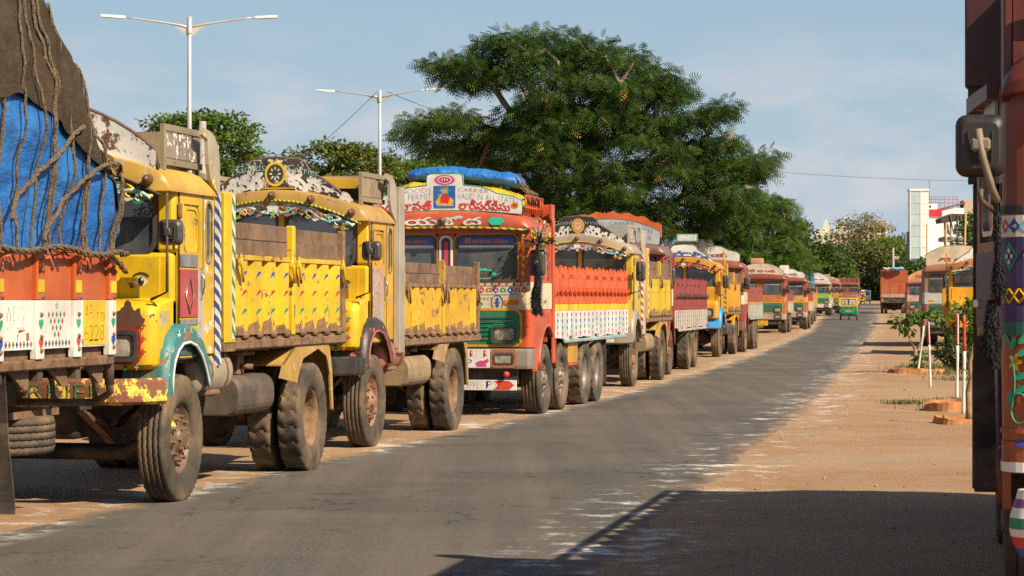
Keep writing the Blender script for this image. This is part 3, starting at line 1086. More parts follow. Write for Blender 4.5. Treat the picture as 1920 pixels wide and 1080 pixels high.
            for (z0, z1, mat, nm) in P.get('door_bands2', ()):
                x = MB(); x.box((1.141, .252, z0), (1.15, .395, z1), mat, .003); x.build(nm, do)
            if P.get('door_diamond'):
                x = MB()
                x.tube([(1.155, -.07, 1.63), (1.155, .03, 1.77), (1.155, .13, 1.63), (1.155, .03, 1.49)], .011, chrome(), 6, closed=True)
                x.build('door_trim', do)
            h = MB(); h.box((1.14, .31, 1.60), (1.165, .34, 1.86), chrome(), .004); h.tube([(1.165, .325, 1.64), (1.185, .325, 1.70), (1.185, .325, 1.76), (1.165, .325, 1.82)], .009, chrome(), 6)
            h.build('handle', do)
        q = MB()
        ring(q, rrect(.555, 1.81, .29, 1.30, .02), rrect(.555, 2.15, .15, .48, .07), 'u', s * 1.11, s * 1.138, P.get('quarter', side))
        qo = q.build('quarter_panel', root)
        w = MB(); w.prism(rrect(.555, 2.15, .16, .49, .07), 'u', s * 1.116, s * 1.122, g); w.build('quarter_window', qo)
        w = MB(); ring(w, rrect(.555, 2.15, .185, .515, .085), rrect(.555, 2.15, .145, .475, .065), 'u', s * 1.138, s * 1.147, chrome()); w.build('window_frame', qo)
        # mudguard
        f = MB(); fm = P['fender']
        out = [(-.66, .86), (-.64, 1.02), (-.58, 1.20), (-.47, 1.33), (-.30, 1.405), (-.1, 1.42), (.12, 1.38), (.30, 1.28), (.42, 1.14), (.50, .98), (.52, .90)]
        inn = [(-.52, .86), (-.51, 1.0), (-.46, 1.12), (-.38, 1.20), (-.26, 1.255), (-.1, 1.265), (.06, 1.235), (.2, 1.16), (.31, 1.05), (.38, .95), (.40, .90)]
        secs = []
        for (a, b), (c, d_) in zip(out, inn):
            secs.append([(s * .78, a + (c - a) * .12, b), (s * 1.12, a, b), (s * 1.17, a + (c - a) * .08, b + (d_ - b) * .08), (s * 1.205, a + (c - a) * .3, b + (d_ - b) * .3),
                         (s * 1.21, c, d_), (s * 1.19, c, d_), (s * 1.12, a + (c - a) * .55, b + (d_ - b) * .55), (s * .78, a + (c - a) * .4, b + (d_ - b) * .4)])
        f.loft(secs, fm, True)
        fo = f.build('mudguard', root)
        e = MB(); e.tube([(s * 1.208, a, b) for a, b in inn], .013, P.get('fender_lip', fm), 6); e.build('mudguard_lip', fo)
        if s > 0 and P.get('fender_flowers'):
            x = MB()
            for (a, b) in ((-.36, 1.325), (-.22, 1.335), (-.07, 1.34), (.1, 1.30), (-.49, 1.2), (-.56, 1.02)):
                shape(x, 'flower', a, b, .045, 1.206, P['fender_flowers'], axis='u', n=4)
            x.build('painted_flower_pattern', fo)
        # inner wheel housing
        ih = MB()
        ih.loft([[(s * .76, a, b), (s * 1.0, a, b), (s * 1.0, a * .97, b - .02), (s * .76, a * .97, b - .02)] for a, b in inn], dk)
        ih.build('wheel_housing', root)
        st = MB(); st.box((s * .9, .46, .82), (s * 1.16, .80, .86), P.get('step', rust_dust()), .008); st.box((s * .95, .5, .86), (s * .98, .8, 1.15), dk); st.build('step', root)
    # bumper
    path = []
    for a in np.linspace(-1, 1, 23):
        u = a * 1.17
        v = -1.0 + .40 * max(0, (abs(a) - .72) / .28) ** 2.2
        path.append((u, v))
    secs = []
    for i, (u, v) in enumerate(path):
        q = path[min(i + 1, len(path) - 1)]; p = path[max(i - 1, 0)]
        d = Vector((q[0] - p[0], q[1] - p[1])).normalized(); nx, ny = -d.y, d.x
        secs.append([(u + nx * t, v + ny * t, z) for t, z in ((0, .80), (-.028, .825), (-.034, .90), (-.028, .975), (0, 1.0), (.06, 1.0), (.06, .8))])
    m = MB(); m.loft(secs, P['bumper'], True); bo = m.build('bumper', root)
    for (s_, u0, u1, z0, z1, mat) in P.get('bumper_letters', ()):
        t = MB(); letter(t, s_, u0, u1, z0, z1, -1.038, mat, bold=.03); t.build('lettering', bo)
    if P.get('bumper_plate'):
        t = MB(); t.box((-.1, -1.045, .83), (.86, -1.036, .97), P['bumper_plate']); t.build('bumper_plate', bo)
    # painted marks on the nose and front wall
    if P.get('eyes'):
        for s in (-1, 1):
            x = MB(); u, z, v = s * .83, 1.745, -.3185
            e = [(u - .068 * s, z - .01), (u - .03 * s, z + .034), (u + .018 * s, z + .036), (u + .068 * s, z - .0), (u + .024 * s, z - .034), (u - .03 * s, z - .03)]
            x.poly([(a, v, b) for a, b in e], flat(WHT)); x.poly([(u + .029 * math.cos(t), v - .001, z + .034 * math.sin(t)) for t in np.linspace(0, 6.283, 15)[:-1]], flat(BLK))
            x.poly([(u + .012 * math.cos(t) + .012, v - .002, z + .015 + .012 * math.sin(t)) for t in np.linspace(0, 6.283, 9)[:-1]], flat(WHT))
            x.tube([(u + t * s, v - .001, z + .066 - (t / .08) ** 2 * .03) for t in np.linspace(-.074, .074, 9)], .007, flat(BLK), 4)
            x.build('painted_eye', root)
    if P.get('nose_marks'):
        x = MB(); cols = P['nose_marks']
        for i in range(9):
            for s in (-1, 1):
                u = s * (.12 + .105 * i)
                if u > 1.0: continue
                shape(x, ('flower', 'diamond')[i % 2], u, 1.083 + .0 * i, .024, -.738, cols[i % len(cols)], n=4)
        for (u, z) in ((1.02, 1.2), (1.02, 1.3), (1.02, 1.40), (.98, 1.48), (.86, 1.48)):
            shape(x, 'flower', u, z, .03, -.741, cols[int(z * 50) % len(cols)], n=4)
        x.build('painted_flower_pattern', root)

# ---------------------------------------------------------------- luggage tray above the snub cab and the guard panel behind it
def snub_top(root, P):
    if P.get('tray'):
        m = MB(); t = P['tray']
        for s in (-1, 1):
            m.box((s * 1.06, -.32, 2.66), (s * 1.02, .60, 2.71), P['tray_rail'])
            m.box((s * 1.06, -.32, 2.93), (s * 1.02, .60, 2.98), P['tray_rail'])
        m.box((-1.02, .56, 2.66), (1.02, .60, 2.98), P['tray_rail'])
        m.box((-1.06, -.35, 2.62), (-1.02, -.30, 2.98), P['tray_rail']); m.box((1.06, -.35, 2.62), (1.02, -.30, 2.98), P['tray_rail'])
        o = m.build('roof_tray', root)
        for s in (-1, 1):
            n = 5
            for i in range(n):
                b = MB(); v0 = -.30 + .88 * i / n
                b.box((s * 1.025, v0 + .008, 2.715), (s * 1.05, v0 + .88 / n - .008, 2.91 + .01 * ((i * 7) % 3)), t, .004)
                b.build('tray_panel', o)
    if P.get('guard'):
        for s in (-1, 1):
            m = MB()
            m.prism([(.50, 2.58), (.70, 2.46), (.745, 2.46), (.745, 2.72), (.73, 2.80), (.69, 2.87), (.62, 2.93), (.50, 2.97), (.30, 2.99), (.28, 2.93), (.42, 2.90), (.44, 2.70)], 'u', s * 1.145, s * 1.18, P['guard'])
            o = m.build('guard_panel', root)
            m = MB(); m.box((s * 1.145, .70, 1.06), (s * 1.19, .75, 2.46), P.get('guard_stripe', P['guard'])); m.build('guard_post', root)

# ---------------------------------------------------------------- low steel dump body with folding sides (v0..v1)
def dump_body(root, P, v0, v1, z0=1.30, z1=1.97, bays=2, ribs=6, boards=True, uo=1.2, bh=.135):
    c, rust = P['body'], P['rust']
    m = MB()
    m.box((-uo + .06, v0, z0 - .06), (uo - .06, v1, z0 + .02), rust)
    m.box((-uo, v0, z0 - .13), (-uo + .1, v1, z0 - .02), rust); m.box((uo - .1, v0, z0 - .13), (uo, v1, z0 - .02), rust)
    for v in np.arange(v0 + .3, v1, .6):
        m.box((-uo + .1, v, z0 - .15), (uo - .1, v + .07, z0 - .06), rust)
    for s in (-1, 1):
        m.box((s * .44 - .05, v0 + .1, z0 - .33), (s * .44 + .05, v1 - .2, z0 - .15), dark_metal())
    m.build('load_floor', root)
    m = MB(); m.box((-uo, v0, z0), (uo, v0 + .06, z1 + .32), c, .01)
    for u in np.arange(-1.0, 1.01, .4):
        m.box((u - .04, v0 - .05, z0), (u + .04, v0, z1 + .3), c)
    m.build('headboard', root)
    m = MB(); m.box((-uo, v1 - .05, z0), (uo, v1, z1), c, .01); m.build('tailboard', root)
    for s in (-1, 1):
        if P.get('corner_panel'):
            m = MB(); m.box((s * (uo - .03), v0 + .0, z0 - .06), (s * (uo + .012), v0 + .30, z1 + .52), P['corner_panel'], .008)
            o = m.build('corner_post', root)
            m = MB(); m.box((s * (uo + .0125), v0 + .20, z0 - .03), (s * (uo + .018), v0 + .27, z1 + .50), P['corner_stripe']); m.build('striped_strip', o)
        a0 = v0 + (.32 if P.get('corner_panel') else .05)
        L = (v1 - .05 - a0) / bays
        for bnum in range(bays):
            b0 = a0 + L * bnum; b1 = b0 + L - .10
            m = MB()
            m.box((s * (uo - .075), b0, z0 + .02), (s * (uo - .045), b1, z1), c)
            m.box((s * (uo - .05), b0, z1 - .035), (s * (uo + .015), b1, z1 + .01), P.get('rail', rust), .005)
            so = m.build('drop_side', root)
            for i in range(ribs):
                v = b0 + (b1 - b0) * (i + .5) / ribs
                w = (b1 - b0) / ribs
                r = MB()
                pts = [(s * (uo - .048), v - w * .27), (s * (uo + .014), v - w * .22), (s * (uo + .014), v + w * .22), (s * (uo - .048), v + w * .27)]
                r.prism(pts, 'z', z0 + .05, z1 - .04, c)
                ro = r.build('rib', so)
                if s > 0 and P.get('rib_marks'):
                    d = MB()
                    for j, mk in enumerate(P['rib_marks']):
                        zz = z1 - .16 - .16 * j
                        d.poly([(uo + .0155, v - w * .2, zz - .025), (uo + .0155, v + w * .16, zz + .015), (uo + .0155, v + w * .2, zz + .035), (uo + .0155, v - w * .02, zz + .03)], mk)
                    d.build('painted_leaf_pattern', ro)
                # hinge knuckle under the rib
                k = MB()
                k.lathe([(0, -.05), (.036, -.05), (.036, .05), (0, .05)], rust, 'v', (s * (uo + .02), v, z0 + .0), 10)
                k.prism([(v - w * .42, z0 + .0), (v - w * .02, z0 + .0), (v - w * .06, z0 + .05), (v - w * .2, z0 + .085 + .03 * ((i * 7) % 3)), (v - w * .34, z0 + .06)], 'u', s * (uo - .044), s * (uo + .026), rust)
                k.box((s * (uo - .02), v + w * .1, z0 - .06), (s * (uo + .03), v + w * .3, z0 + .03), rust, .006)
                k.build('hinge', so)
            # latch bars at the bay ends
            for vv in (b0 + .06, b1 - .06):
                h = MB()
                h.tube([(s * (uo + .03), vv, z1 + .02), (s * (uo + .045), vv + .015, z1 - .10), (s * (uo + .04), vv + .05, z1 - .22)], .016, P.get('latch', rust), 6)
                h.box((s * (uo - .01), vv - .03, z1 - .08), (s * (uo + .035), vv + .03, z1 - .01), P.get('latch', rust), .006)
                h.build('latch', so)
            po = MB(); po.box((s * (uo - .06), b1 + .0, z0 - .02), (s * (uo + .02), b1 + .095, z1 + (.30 if boards else .06)), c if bnum % 2 == 0 else rust, .01)
            po.build('side_post', root)
            if boards:
                for j in range(2):
                    w = MB(); zz = z1 + .012 + bh * j
                    w.box((s * (uo - .09), b0 - .05, zz), (s * (uo - .045), b1 + .05, zz + bh - .007 + .012 * ((bnum + j) % 2)), P.get('boards', wood()), .004)
                    w.build('plank', root)
        m = MB(); m.box((s * (uo - .03), a0, z0 - .12), (s * (uo + .025), v1, z0 - .04), rust, .01); m.build('sill_rail', root)

def rear_mudguard(root, v, mat, uo=1.2, r=.62):
    for s in (-1, 1):
        m = MB()
        out = [(v - 1.15, .90), (v - 1.05, 1.02), (v - .55, 1.22), (v + .18, 1.26), (v + .52, 1.16), (v + .62, .92), (v + .66, .55)]
        inn = [(v - .60, .84), (v - .56, .92), (v - .40, 1.06), (v + .12, 1.14), (v + .42, 1.06), (v + .53, .88), (v + .60, .55)]
        n = len(out)
        m.loft([[(s * uo, a, b), (s * uo, c, d), (s * (uo - .02), c, d), (s * (uo - .02), a, b)] for (a, b), (c, d) in zip(out, inn)], mat)
        m.loft([[(s * uo, a, b), (s * (uo - .55), a, b), (s * (uo - .55), a, b - .015), (s * uo, a, b - .015)] for (a, b) in out[1:]], mat)
        m.build('rear_mudguard', root)

def tanks(root, v, s=1, cyl=None, box=None):
    c = MB(); cm = cyl or simple('dusty_tank', (.33, .27, .2), .7, dust=.5)
    c.lathe([(0, -.42), (.12, -.42), (.185, -.38), (.19, -.3), (.19, .3), (.185, .38), (.12, .42), (0, .42)], cm, 'v', (s * .98, v + .05, 1.0), 20)
    o = c.build('air_tank', root)
    t = MB()
    for q in (-.2, .22):
        t.tube([(s * (.98 + .196 * math.cos(a)), v + .05 + q, 1.0 + .196 * math.sin(a)) for a in np.linspace(0, 6.283, 18)[:-1]], .012, rust_metal(), 5, closed=True)
    t.build('tank_strap', o)
    b = MB(); bm_ = box or simple('oily_fuel_tank', (.055, .047, .04), .65, dust=.45, sc=2)
    secs = []
    for vv, sc in ((v + .62, .92), (v + .66, 1), (v + 1.62, 1), (v + 1.66, .92)):
        secs.append([(s * .86 + p[0], vv, .78 + p[1]) for p in rrect(0, 0, .62 * sc, .34 * sc, .13, 5)])
    b.loft(secs, bm_, False); b.build('fuel_tank', root)
    j = MB()
    j.box((s * .8, v + 1.02, .95), (s * 1.0, v + 1.2, 1.12), rust_metal(), .01); j.box((s * .74, v + .95, 1.12), (s * 1.08, v + 1.3, 1.15), rust_dust(), .006)
    j.tube([(s * 1.0, v + 1.1, 1.02), (s * 1.12, v + 1.12, 1.02)], .025, rust_metal(), 8)
    j.build('valve_box', root)

# ---------------------------------------------------------------- flat-fronted cab (origin: ground under the front bumper line, v=0 is the front face)
def flat_cab(root, P, depth=1.42):
    g = glass_mat(); dk = dark_metal(); W = 1.2
    lo, up = P['lower'], P['upper']
    rc = P.get('round', .09)
    # shell sections: rounded-corner box rings so the panels keep depth; front panels are separate bands
    def band(z0, z1, mat, name, d=0.0, parent=root, taper=0.0, thick=.05):
        m = MB()
        out = [];
        for z, w in ((z0, W + max(d, 0)), (z1, W + max(d, 0) - taper)):
            s = []
            for i in range(7):
                a = R(90 * i / 6); s.append((w - rc + rc * math.sin(a), rc - rc * math.cos(a) - d, z))
            s = s + [(w, .22, z), (w - thick, .22, z)] + [(w - thick - .0, rc + thick, z), (w - rc, thick - d, z)]
            full = s + [(-x, y, zz) for x, y, zz in s[::-1]]
            out.append(full)
        m.loft(out, mat)
        return m.build(name, parent)
    band(.95, 1.46, lo, 'lower_panel')
    bd = band(1.46, 1.84, P['belt'], 'belt_panel', .003)
    band(2.50, 2.62, up, 'brow_panel', 0, taper=.02)
    for s in (-1, 1):
        m = MB(); pts = []
        for i in range(7):
            a = R(90 * i / 6); pts.append((s * (W - rc + rc * math.sin(a)), rc - rc * math.cos(a)))
        pts += [(s * W, .22), (s * (W - .05), .22), (s * (W - .1), .08), (s * (W - .19), .05), (s * (W - .19), 0.0)]
        m.prism(pts, 'z', 1.84, 2.50, up)
        po = m.build('pillar', root)
        if P.get('pillar_strip'):
            x = MB(); x.box((s * (W - .14), -.008, 1.86), (s * (W - .10), -.001, 2.49), P['pillar_strip']); x.build('striped_strip', po)
    m = MB(); m.box((-.12, .0, 1.84), (.12, .06, 2.50), up, .01); co = m.build('pillar', root)
    if P.get('post_deco'):
        x = MB(); ring(x, rrect(0, 2.2, .19, .56, .09), rrect(0, 2.2, .13, .50, .06), 'v', -.012, 0.0, P['post_deco'][0])
        x.prism(rrect(0, 2.2, .128, .498, .06), 'v', -.008, -.001, P['post_deco'][1]); x.prism(rrect(0, 2.2, .06, .40, .03), 'v', -.012, -.008, P['post_deco'][2])
        x.build('post_ornament', co)
    for s in (-1, 1):
        fr = MB(); cu, w = s * .565, .87
        ring(fr, rrect(cu, 2.17, w, .64, .09), rrect(cu, 2.17, w - .07, .575, .07), 'v', -.018, .05, P.get('seal', plastic()))
        if P.get('screen_trim'):
            ring(fr, rrect(cu, 2.17, w + .035, .675, .10), rrect(cu, 2.17, w + .002, .642, .09), 'v', -.008, .03, P['screen_trim'])
        fo = fr.build('windscreen_frame', root)
        p = MB(); p.prism(rrect(cu, 2.17, w - .06, .585, .07), 'v', .012, .02, g); p.build('windscreen', fo)
        if P.get('screen_band'):
            b = MB(); b.box((cu - w / 2 + .045, .003, 2.36), (cu + w / 2 - .045, .011, 2.452), P['screen_band'][0]); b.build('screen_band', fo)
            t = MB(); letter(t, P['screen_band'][1], cu - w / 2 + .13, cu + w / 2 - .13, 2.372, 2.445, .001, P['screen_band'][2], bold=.03); t.build('lettering', fo)
            for q in (-1, 1):
                pass
        if P.get('screen_fringe'):
            b = MB(); n = 22
            z1 = 2.345
            for i in range(n):
                u0 = cu - w / 2 + .05 + (w - .1) * i / n; u1 = u0 + (w - .1) / n
                b.add([(u0, .009, z1), (u1, .009, z1), (u1, .009, z1 - .02), ((u0 + u1) / 2, .009, z1 - .05), (u0, .009, z1 - .02)], [(0, 1, 2, 3, 4)], P['screen_fringe'])
            b.build('fringe', fo)
        if s > 0 and P.get('screen_sticker'):
            tx, mat1, mat2, zc = P['screen_sticker']
            b = MB(); b.prism([(cu - .12 + .26 * math.cos(a) * (1 + .06 * math.cos(16 * a)), zc + .085 * math.sin(a) * (1 + .1 * math.cos(16 * a))) for a in np.linspace(0, 6.283, 49)[:-1]], 'v', .004, .011, mat1)
            b.prism(rrect(cu - .12, zc, .40, .09, .03), 'v', .001, .0035, dark_metal())
            b.build('sticker', fo)
            t = MB(); letter(t, tx, cu - .30, cu + .06, zc - .035, zc + .035, -.0015, mat2, bold=.04); t.build('lettering', fo)
        if s > 0 and P.get('screen_word'):
            b = MB(); b.box((cu - w / 2 + .045, .003, 2.33), (cu + w / 2 - .045, .011, 2.45), P['screen_word'][1]); b.build('screen_band', fo)
            t = MB(); letter(t, P['screen_word'][0], cu - w / 2 + .08, cu + w / 2 - .08, 2.345, 2.44, .001, P['screen_word'][2], bold=.04); t.build('lettering', fo)
    # roof and hood
    secs = []
    for u in (-1.2, -1.19, -1.15, -1.05, -.8, -.4, 0, .4, .8, 1.05, 1.15, 1.19, 1.2):
        a = abs(u); top = 2.83 - .07 * a * a - (0 if a < 1.1 else (.05 if a < 1.17 else (.1 if a < 1.195 else .14)))
        bo = 2.585 - .03 * a * a; fv = -.17 + .05 * (a / 1.2) ** 3 + (0.03 if a > 1.17 else 0)
        secs.append([(u, fv, bo), (u, fv - .02, bo + (top - bo) * .35), (u, fv + .01, bo + (top - bo) * .75), (u, fv + .06, top - .015), (u, fv + .14, top), (u, depth, top), (u, depth, 2.52), (u, .06, 2.52), (u, .02, bo - .0)])
    m = MB(); m.loft(secs, P['roof'], True); ro = m.build('roof', root)
    if P.get('hood_lip'):
        x = MB(); x.tube([(u, -.176 + .05 * (abs(u) / 1.2) ** 3, 2.585 - .03 * u * u) for u in np.linspace(-1.14, 1.14, 21)], .016, P['hood_lip'], 6); x.build('hood_lip', ro)
    for (s_, u0, u1, z0, z1, mat, bold) in P.get('hood_letters', ()):
        t = MB(); letter(t, s_, u0, u1, z0, z1, -.194, mat, bold=bold); t.build('lettering', ro)
    if P.get('hood_marks'):
        t = MB()
        for u in (-.74, .74):
            t.poly([(u + .12 * math.cos(R(60 * i)), -.172 - .012, 2.67 + .062 * math.sin(R(60 * i))) for i in range(6)], P['hood_marks'])
        t.build('hexagon_pattern', ro)
        x = MB(); x.lathe([(0, -.07), (.04, -.06), (.05, -.02), (.05, 0)], brown_bar(), 'v', (0, -.2, 2.68), 14); x.build('marker_lamp', root)
    # crown board
    if P.get('sign'):
        sg = P['sign']; cv = -.08
        top = sg.get('top', [(-1.08, 2.98), (-.98, 3.05), (-.72, 3.11), (-.62, 3.17), (-.5, 3.22), (-.26, 3.25), (-.25, 3.42), (-.2, 3.45), (.2, 3.45), (.25, 3.42), (.26, 3.25), (.5, 3.22), (.62, 3.17), (.72, 3.11), (.98, 3.05), (1.08, 2.98)])
        bot = [(u, 2.825 - .07 * u * u) for u in np.linspace(1.08, -1.08, 9)]
        m = MB(); m.prism(top + bot, 'v', cv, cv + .03, sg['mat']); so = m.build('crown_board', root)
        rim = MB(); rim.tube([(u, cv + .01, z) for u, z in top + bot], .014, sg.get('rim', brown_bar()), 6, closed=True); rim.build('board_rim', so)
        for (s_, u0, u1, z0, z1, mat, bold, kk) in sg.get('letters', ()):
            t = MB(); letter(t, s_, u0, u1, z0, z1, cv - .003, mat, bold=bold, curve=(lambda a, kk=kk: -kk * a * a)); t.build('lettering', so)
        if sg.get('deco'):
            sg['deco'](so, cv)
        if sg.get('squash'):
            k = sg['squash']; so.scale = (1, 1, k); so.location = (0, 0, 2.82 * (1 - k))
    # sides
    for s in (-1, 1):
        d = MB()
        ring(d, [(.23, 1.42), (.98, 1.42), (.98, 2.52), (.23, 2.52)], [(.30, 1.88), (.90, 1.88), (.90, 2.44), (.30, 2.44)], 'u', s * 1.15, s * 1.197, up)
        do = d.build('door', root)
        w = MB(); w.prism([(.29, 1.87), (.91, 1.87), (.91, 2.45), (.29, 2.45)], 'u', s * 1.168, s * 1.174, g); w.build('door_glass', do)
        w = MB(); ring(w, rrect(.72, 2.15, .34, .48, .06), rrect(.72, 2.15, .29, .43, .05), 'u', s * 1.174, s * 1.19, chrome()); w.build('window_frame', do)
        x = MB(); x.box((s * 1.197, .231, 1.47), (s * 1.203, .979, 1.83), P['belt']); x.build('belt_strip', do)
        h = MB(); h.box((s * 1.197, .84, 1.56), (s * 1.222, .95, 1.60), chrome(), .006); h.build('handle', do)
        q = MB()
        ring(q, [(.985, 1.42), (depth, 1.42), (depth, 2.52), (.985, 2.52)], rrect(1.20, 2.13, .24, .62, .06, 0), 'u', s * 1.15, s * 1.197, up) if False else None
        ring(q, [(.985, 1.42), (depth, 1.42), (depth, 2.52), (.985, 2.52)], [(1.08, 1.86), (depth - .1, 1.86), (depth - .1, 2.40), (1.08, 2.40)], 'u', s * 1.15, s * 1.197, up)
        qo = q.build('quarter_panel', root)
        w = MB(); w.box((s * 1.168, 1.07, 1.85), (s * 1.174, depth - .09, 2.41), g); w.build('quarter_window', qo)
        for i in range(3):
            b = MB(); b.tube([(s * 1.18, 1.08, 1.9 + .16 * i), (s * 1.18, depth - .1, 2.02 + .16 * i)], .012, chrome(), 6); b.build('window_bar', qo)
        x = MB(); x.box((s * 1.197, .986, 1.47), (s * 1.203, depth, 1.83), P['belt']); x.build('belt_strip', qo)
        # skirt with the wheel arch
        sk = MB(); wv = P.get('wheel_v', 1.08); r0 = .60
        arc = [(wv + r0 * math.cos(a), .56 + (r0 + .08) * math.sin(a)) for a in np.linspace(math.pi * .97, math.pi * .03, 15)]
        arc = [(min(max(a, .24), wv + r0), b) for a, b in arc]
        sk.prism([(.225, .62), (.225, 1.42), (wv + r0 + .10, 1.42), (wv + r0 + .10, .62)] + arc[::-1], 'u', s * 1.16, s * 1.197, lo)
        sko = sk.build('skirt_panel', root)
        e = MB(); e.tube([(s * 1.2, a, b) for a, b in arc], .028, P.get('arch_lip', lo), 6); e.build('arch_lip', sko)
        ih = MB(); ih.loft([[(s * .75, a, b + .02), (s * 1.15, a, b + .02), (s * 1.15, a, b + .04), (s * .75, a, b + .04)] for a, b in arc], dk); ih.build('wheel_housing', root)
    # back wall, floor, seats
    m = MB(); m.box((-1.14, depth - .05, 1.0), (1.14, depth, 2.52), P['roof']); m.build('back_wall', root)
    m = MB(); m.box((-1.1, .06, 1.0), (1.1, depth - .06, 1.08), dk); m.box((-1.05, .8, 1.08), (1.05, 1.3, 1.62), simple('old_seat', (.10, .05, .03), .8), .05); m.box((-1.1, .05, 1.6), (1.1, .3, 1.82), dk, .03); m.build('cab_interior', root)
    # grille with its headlights
    gm = P['grille']
    m = MB()
    secs = []
    pts = rrect(0, 1.22, 2.06, .45, .09)
    m.prism(pts, 'v', -.016, -.001, gm); go = m.build('grille', root)
    m = MB(); ring(m, rrect(0, 1.22, 2.14, .53, .12), rrect(0, 1.22, 2.07, .46, .092), 'v', -.02, -.001, P.get('grille_trim', gm)); m.build('grille_trim', go)
    for i in range(6):
        b = MB(); z = 1.05 + .058 * i
        e = .95 if i > 3 else .60
        b.box((-e, -.032, z), (e, -.017, z + .034), gm, .004); bo = b.build('slat', go)
        c = MB(); c.box((-e, -.036, z + .026), (e, -.0325, z + .034), chrome()); c.build('slat_edge', go)
    for s in (-1, 1):
        headlight(root, s * .82, -.02, 1.13, .36, .25, plastic(), P.get('lamp_ring'))
    # bumper
    m = MB()
    secs = []
    for u, v in ((-1.21, .16), (-1.2, .02), (-1.15, -.05), (-1.0, -.075), (0, -.085), (1.0, -.075), (1.15, -.05), (1.2, .02), (1.21, .16)):
        secs.append([(u, v, .66), (u, v - .012, .70), (u, v - .012, .90), (u, v, .935), (u * .98, v + .05, .935), (u * .98, v + .05, .66)])
    m.loft(secs, P['bumper']); bo = m.build('bumper', root)
    for s in (-1, 1):
        f = MB(); ring(f, rrect(s * .83, .80, .36, .25, .06), rrect(s * .83, .80, .28, .155, .03), 'v', -.11, -.09, P.get('fog_ring', plastic())); fo = f.build('fog_lamp', bo)
        f = MB(); ring(f, rrect(s * .83, .80, .29, .165, .04), rrect(s * .83, .80, .24, .115, .02), 'v', -.118, -.09, plastic()); f.prism(rrect(s * .83, .80, .245, .12, .02), 'v', -.104, -.09, simple('headlight_lens', (0.33, 0.3, 0.24), rough=0.12, var=0.45, sc=14, dust=0.35)); f.build('lens', bo)
    if P.get('bumper_panel'):
        x = MB(); x.box((-.64, -.107, .675), (.64, -.097, .925), P['bumper_panel']); x.build('bumper_plate', bo)
    for (s_, u0, u1, z0, z1, mat, bold) in P.get('bumper_letters', ()):
        t = MB(); letter(t, s_, u0, u1, z0, z1, -.111, mat, bold=bold); t.build('lettering', bo)
    if P.get('bumper_extra'):
        P['bumper_extra'](bo)
    m = MB(); m.box((-1.0, .0, .45), (1.0, .1, .66), dk); m.tube([(-.9, .3, .5), (.9, .3, .5)], .04, dk, 8); m.build('front_crossmember', root)
    for s in (-1, 1):
        m = MB(); m.box((s * 1.02, -.012, 1.53), (s * .82, -.003, 1.60), simple('amber_lens', (.62, .2, .01), .25, var=.15), .003); m.build('turn_lamp', root)
    if P.get('belt_deco'):
        P['belt_deco'](bd)
    for (z0, z1, mat, nm, d) in P.get('extra_bands', ()):
        band(z0, z1, mat, nm, d)

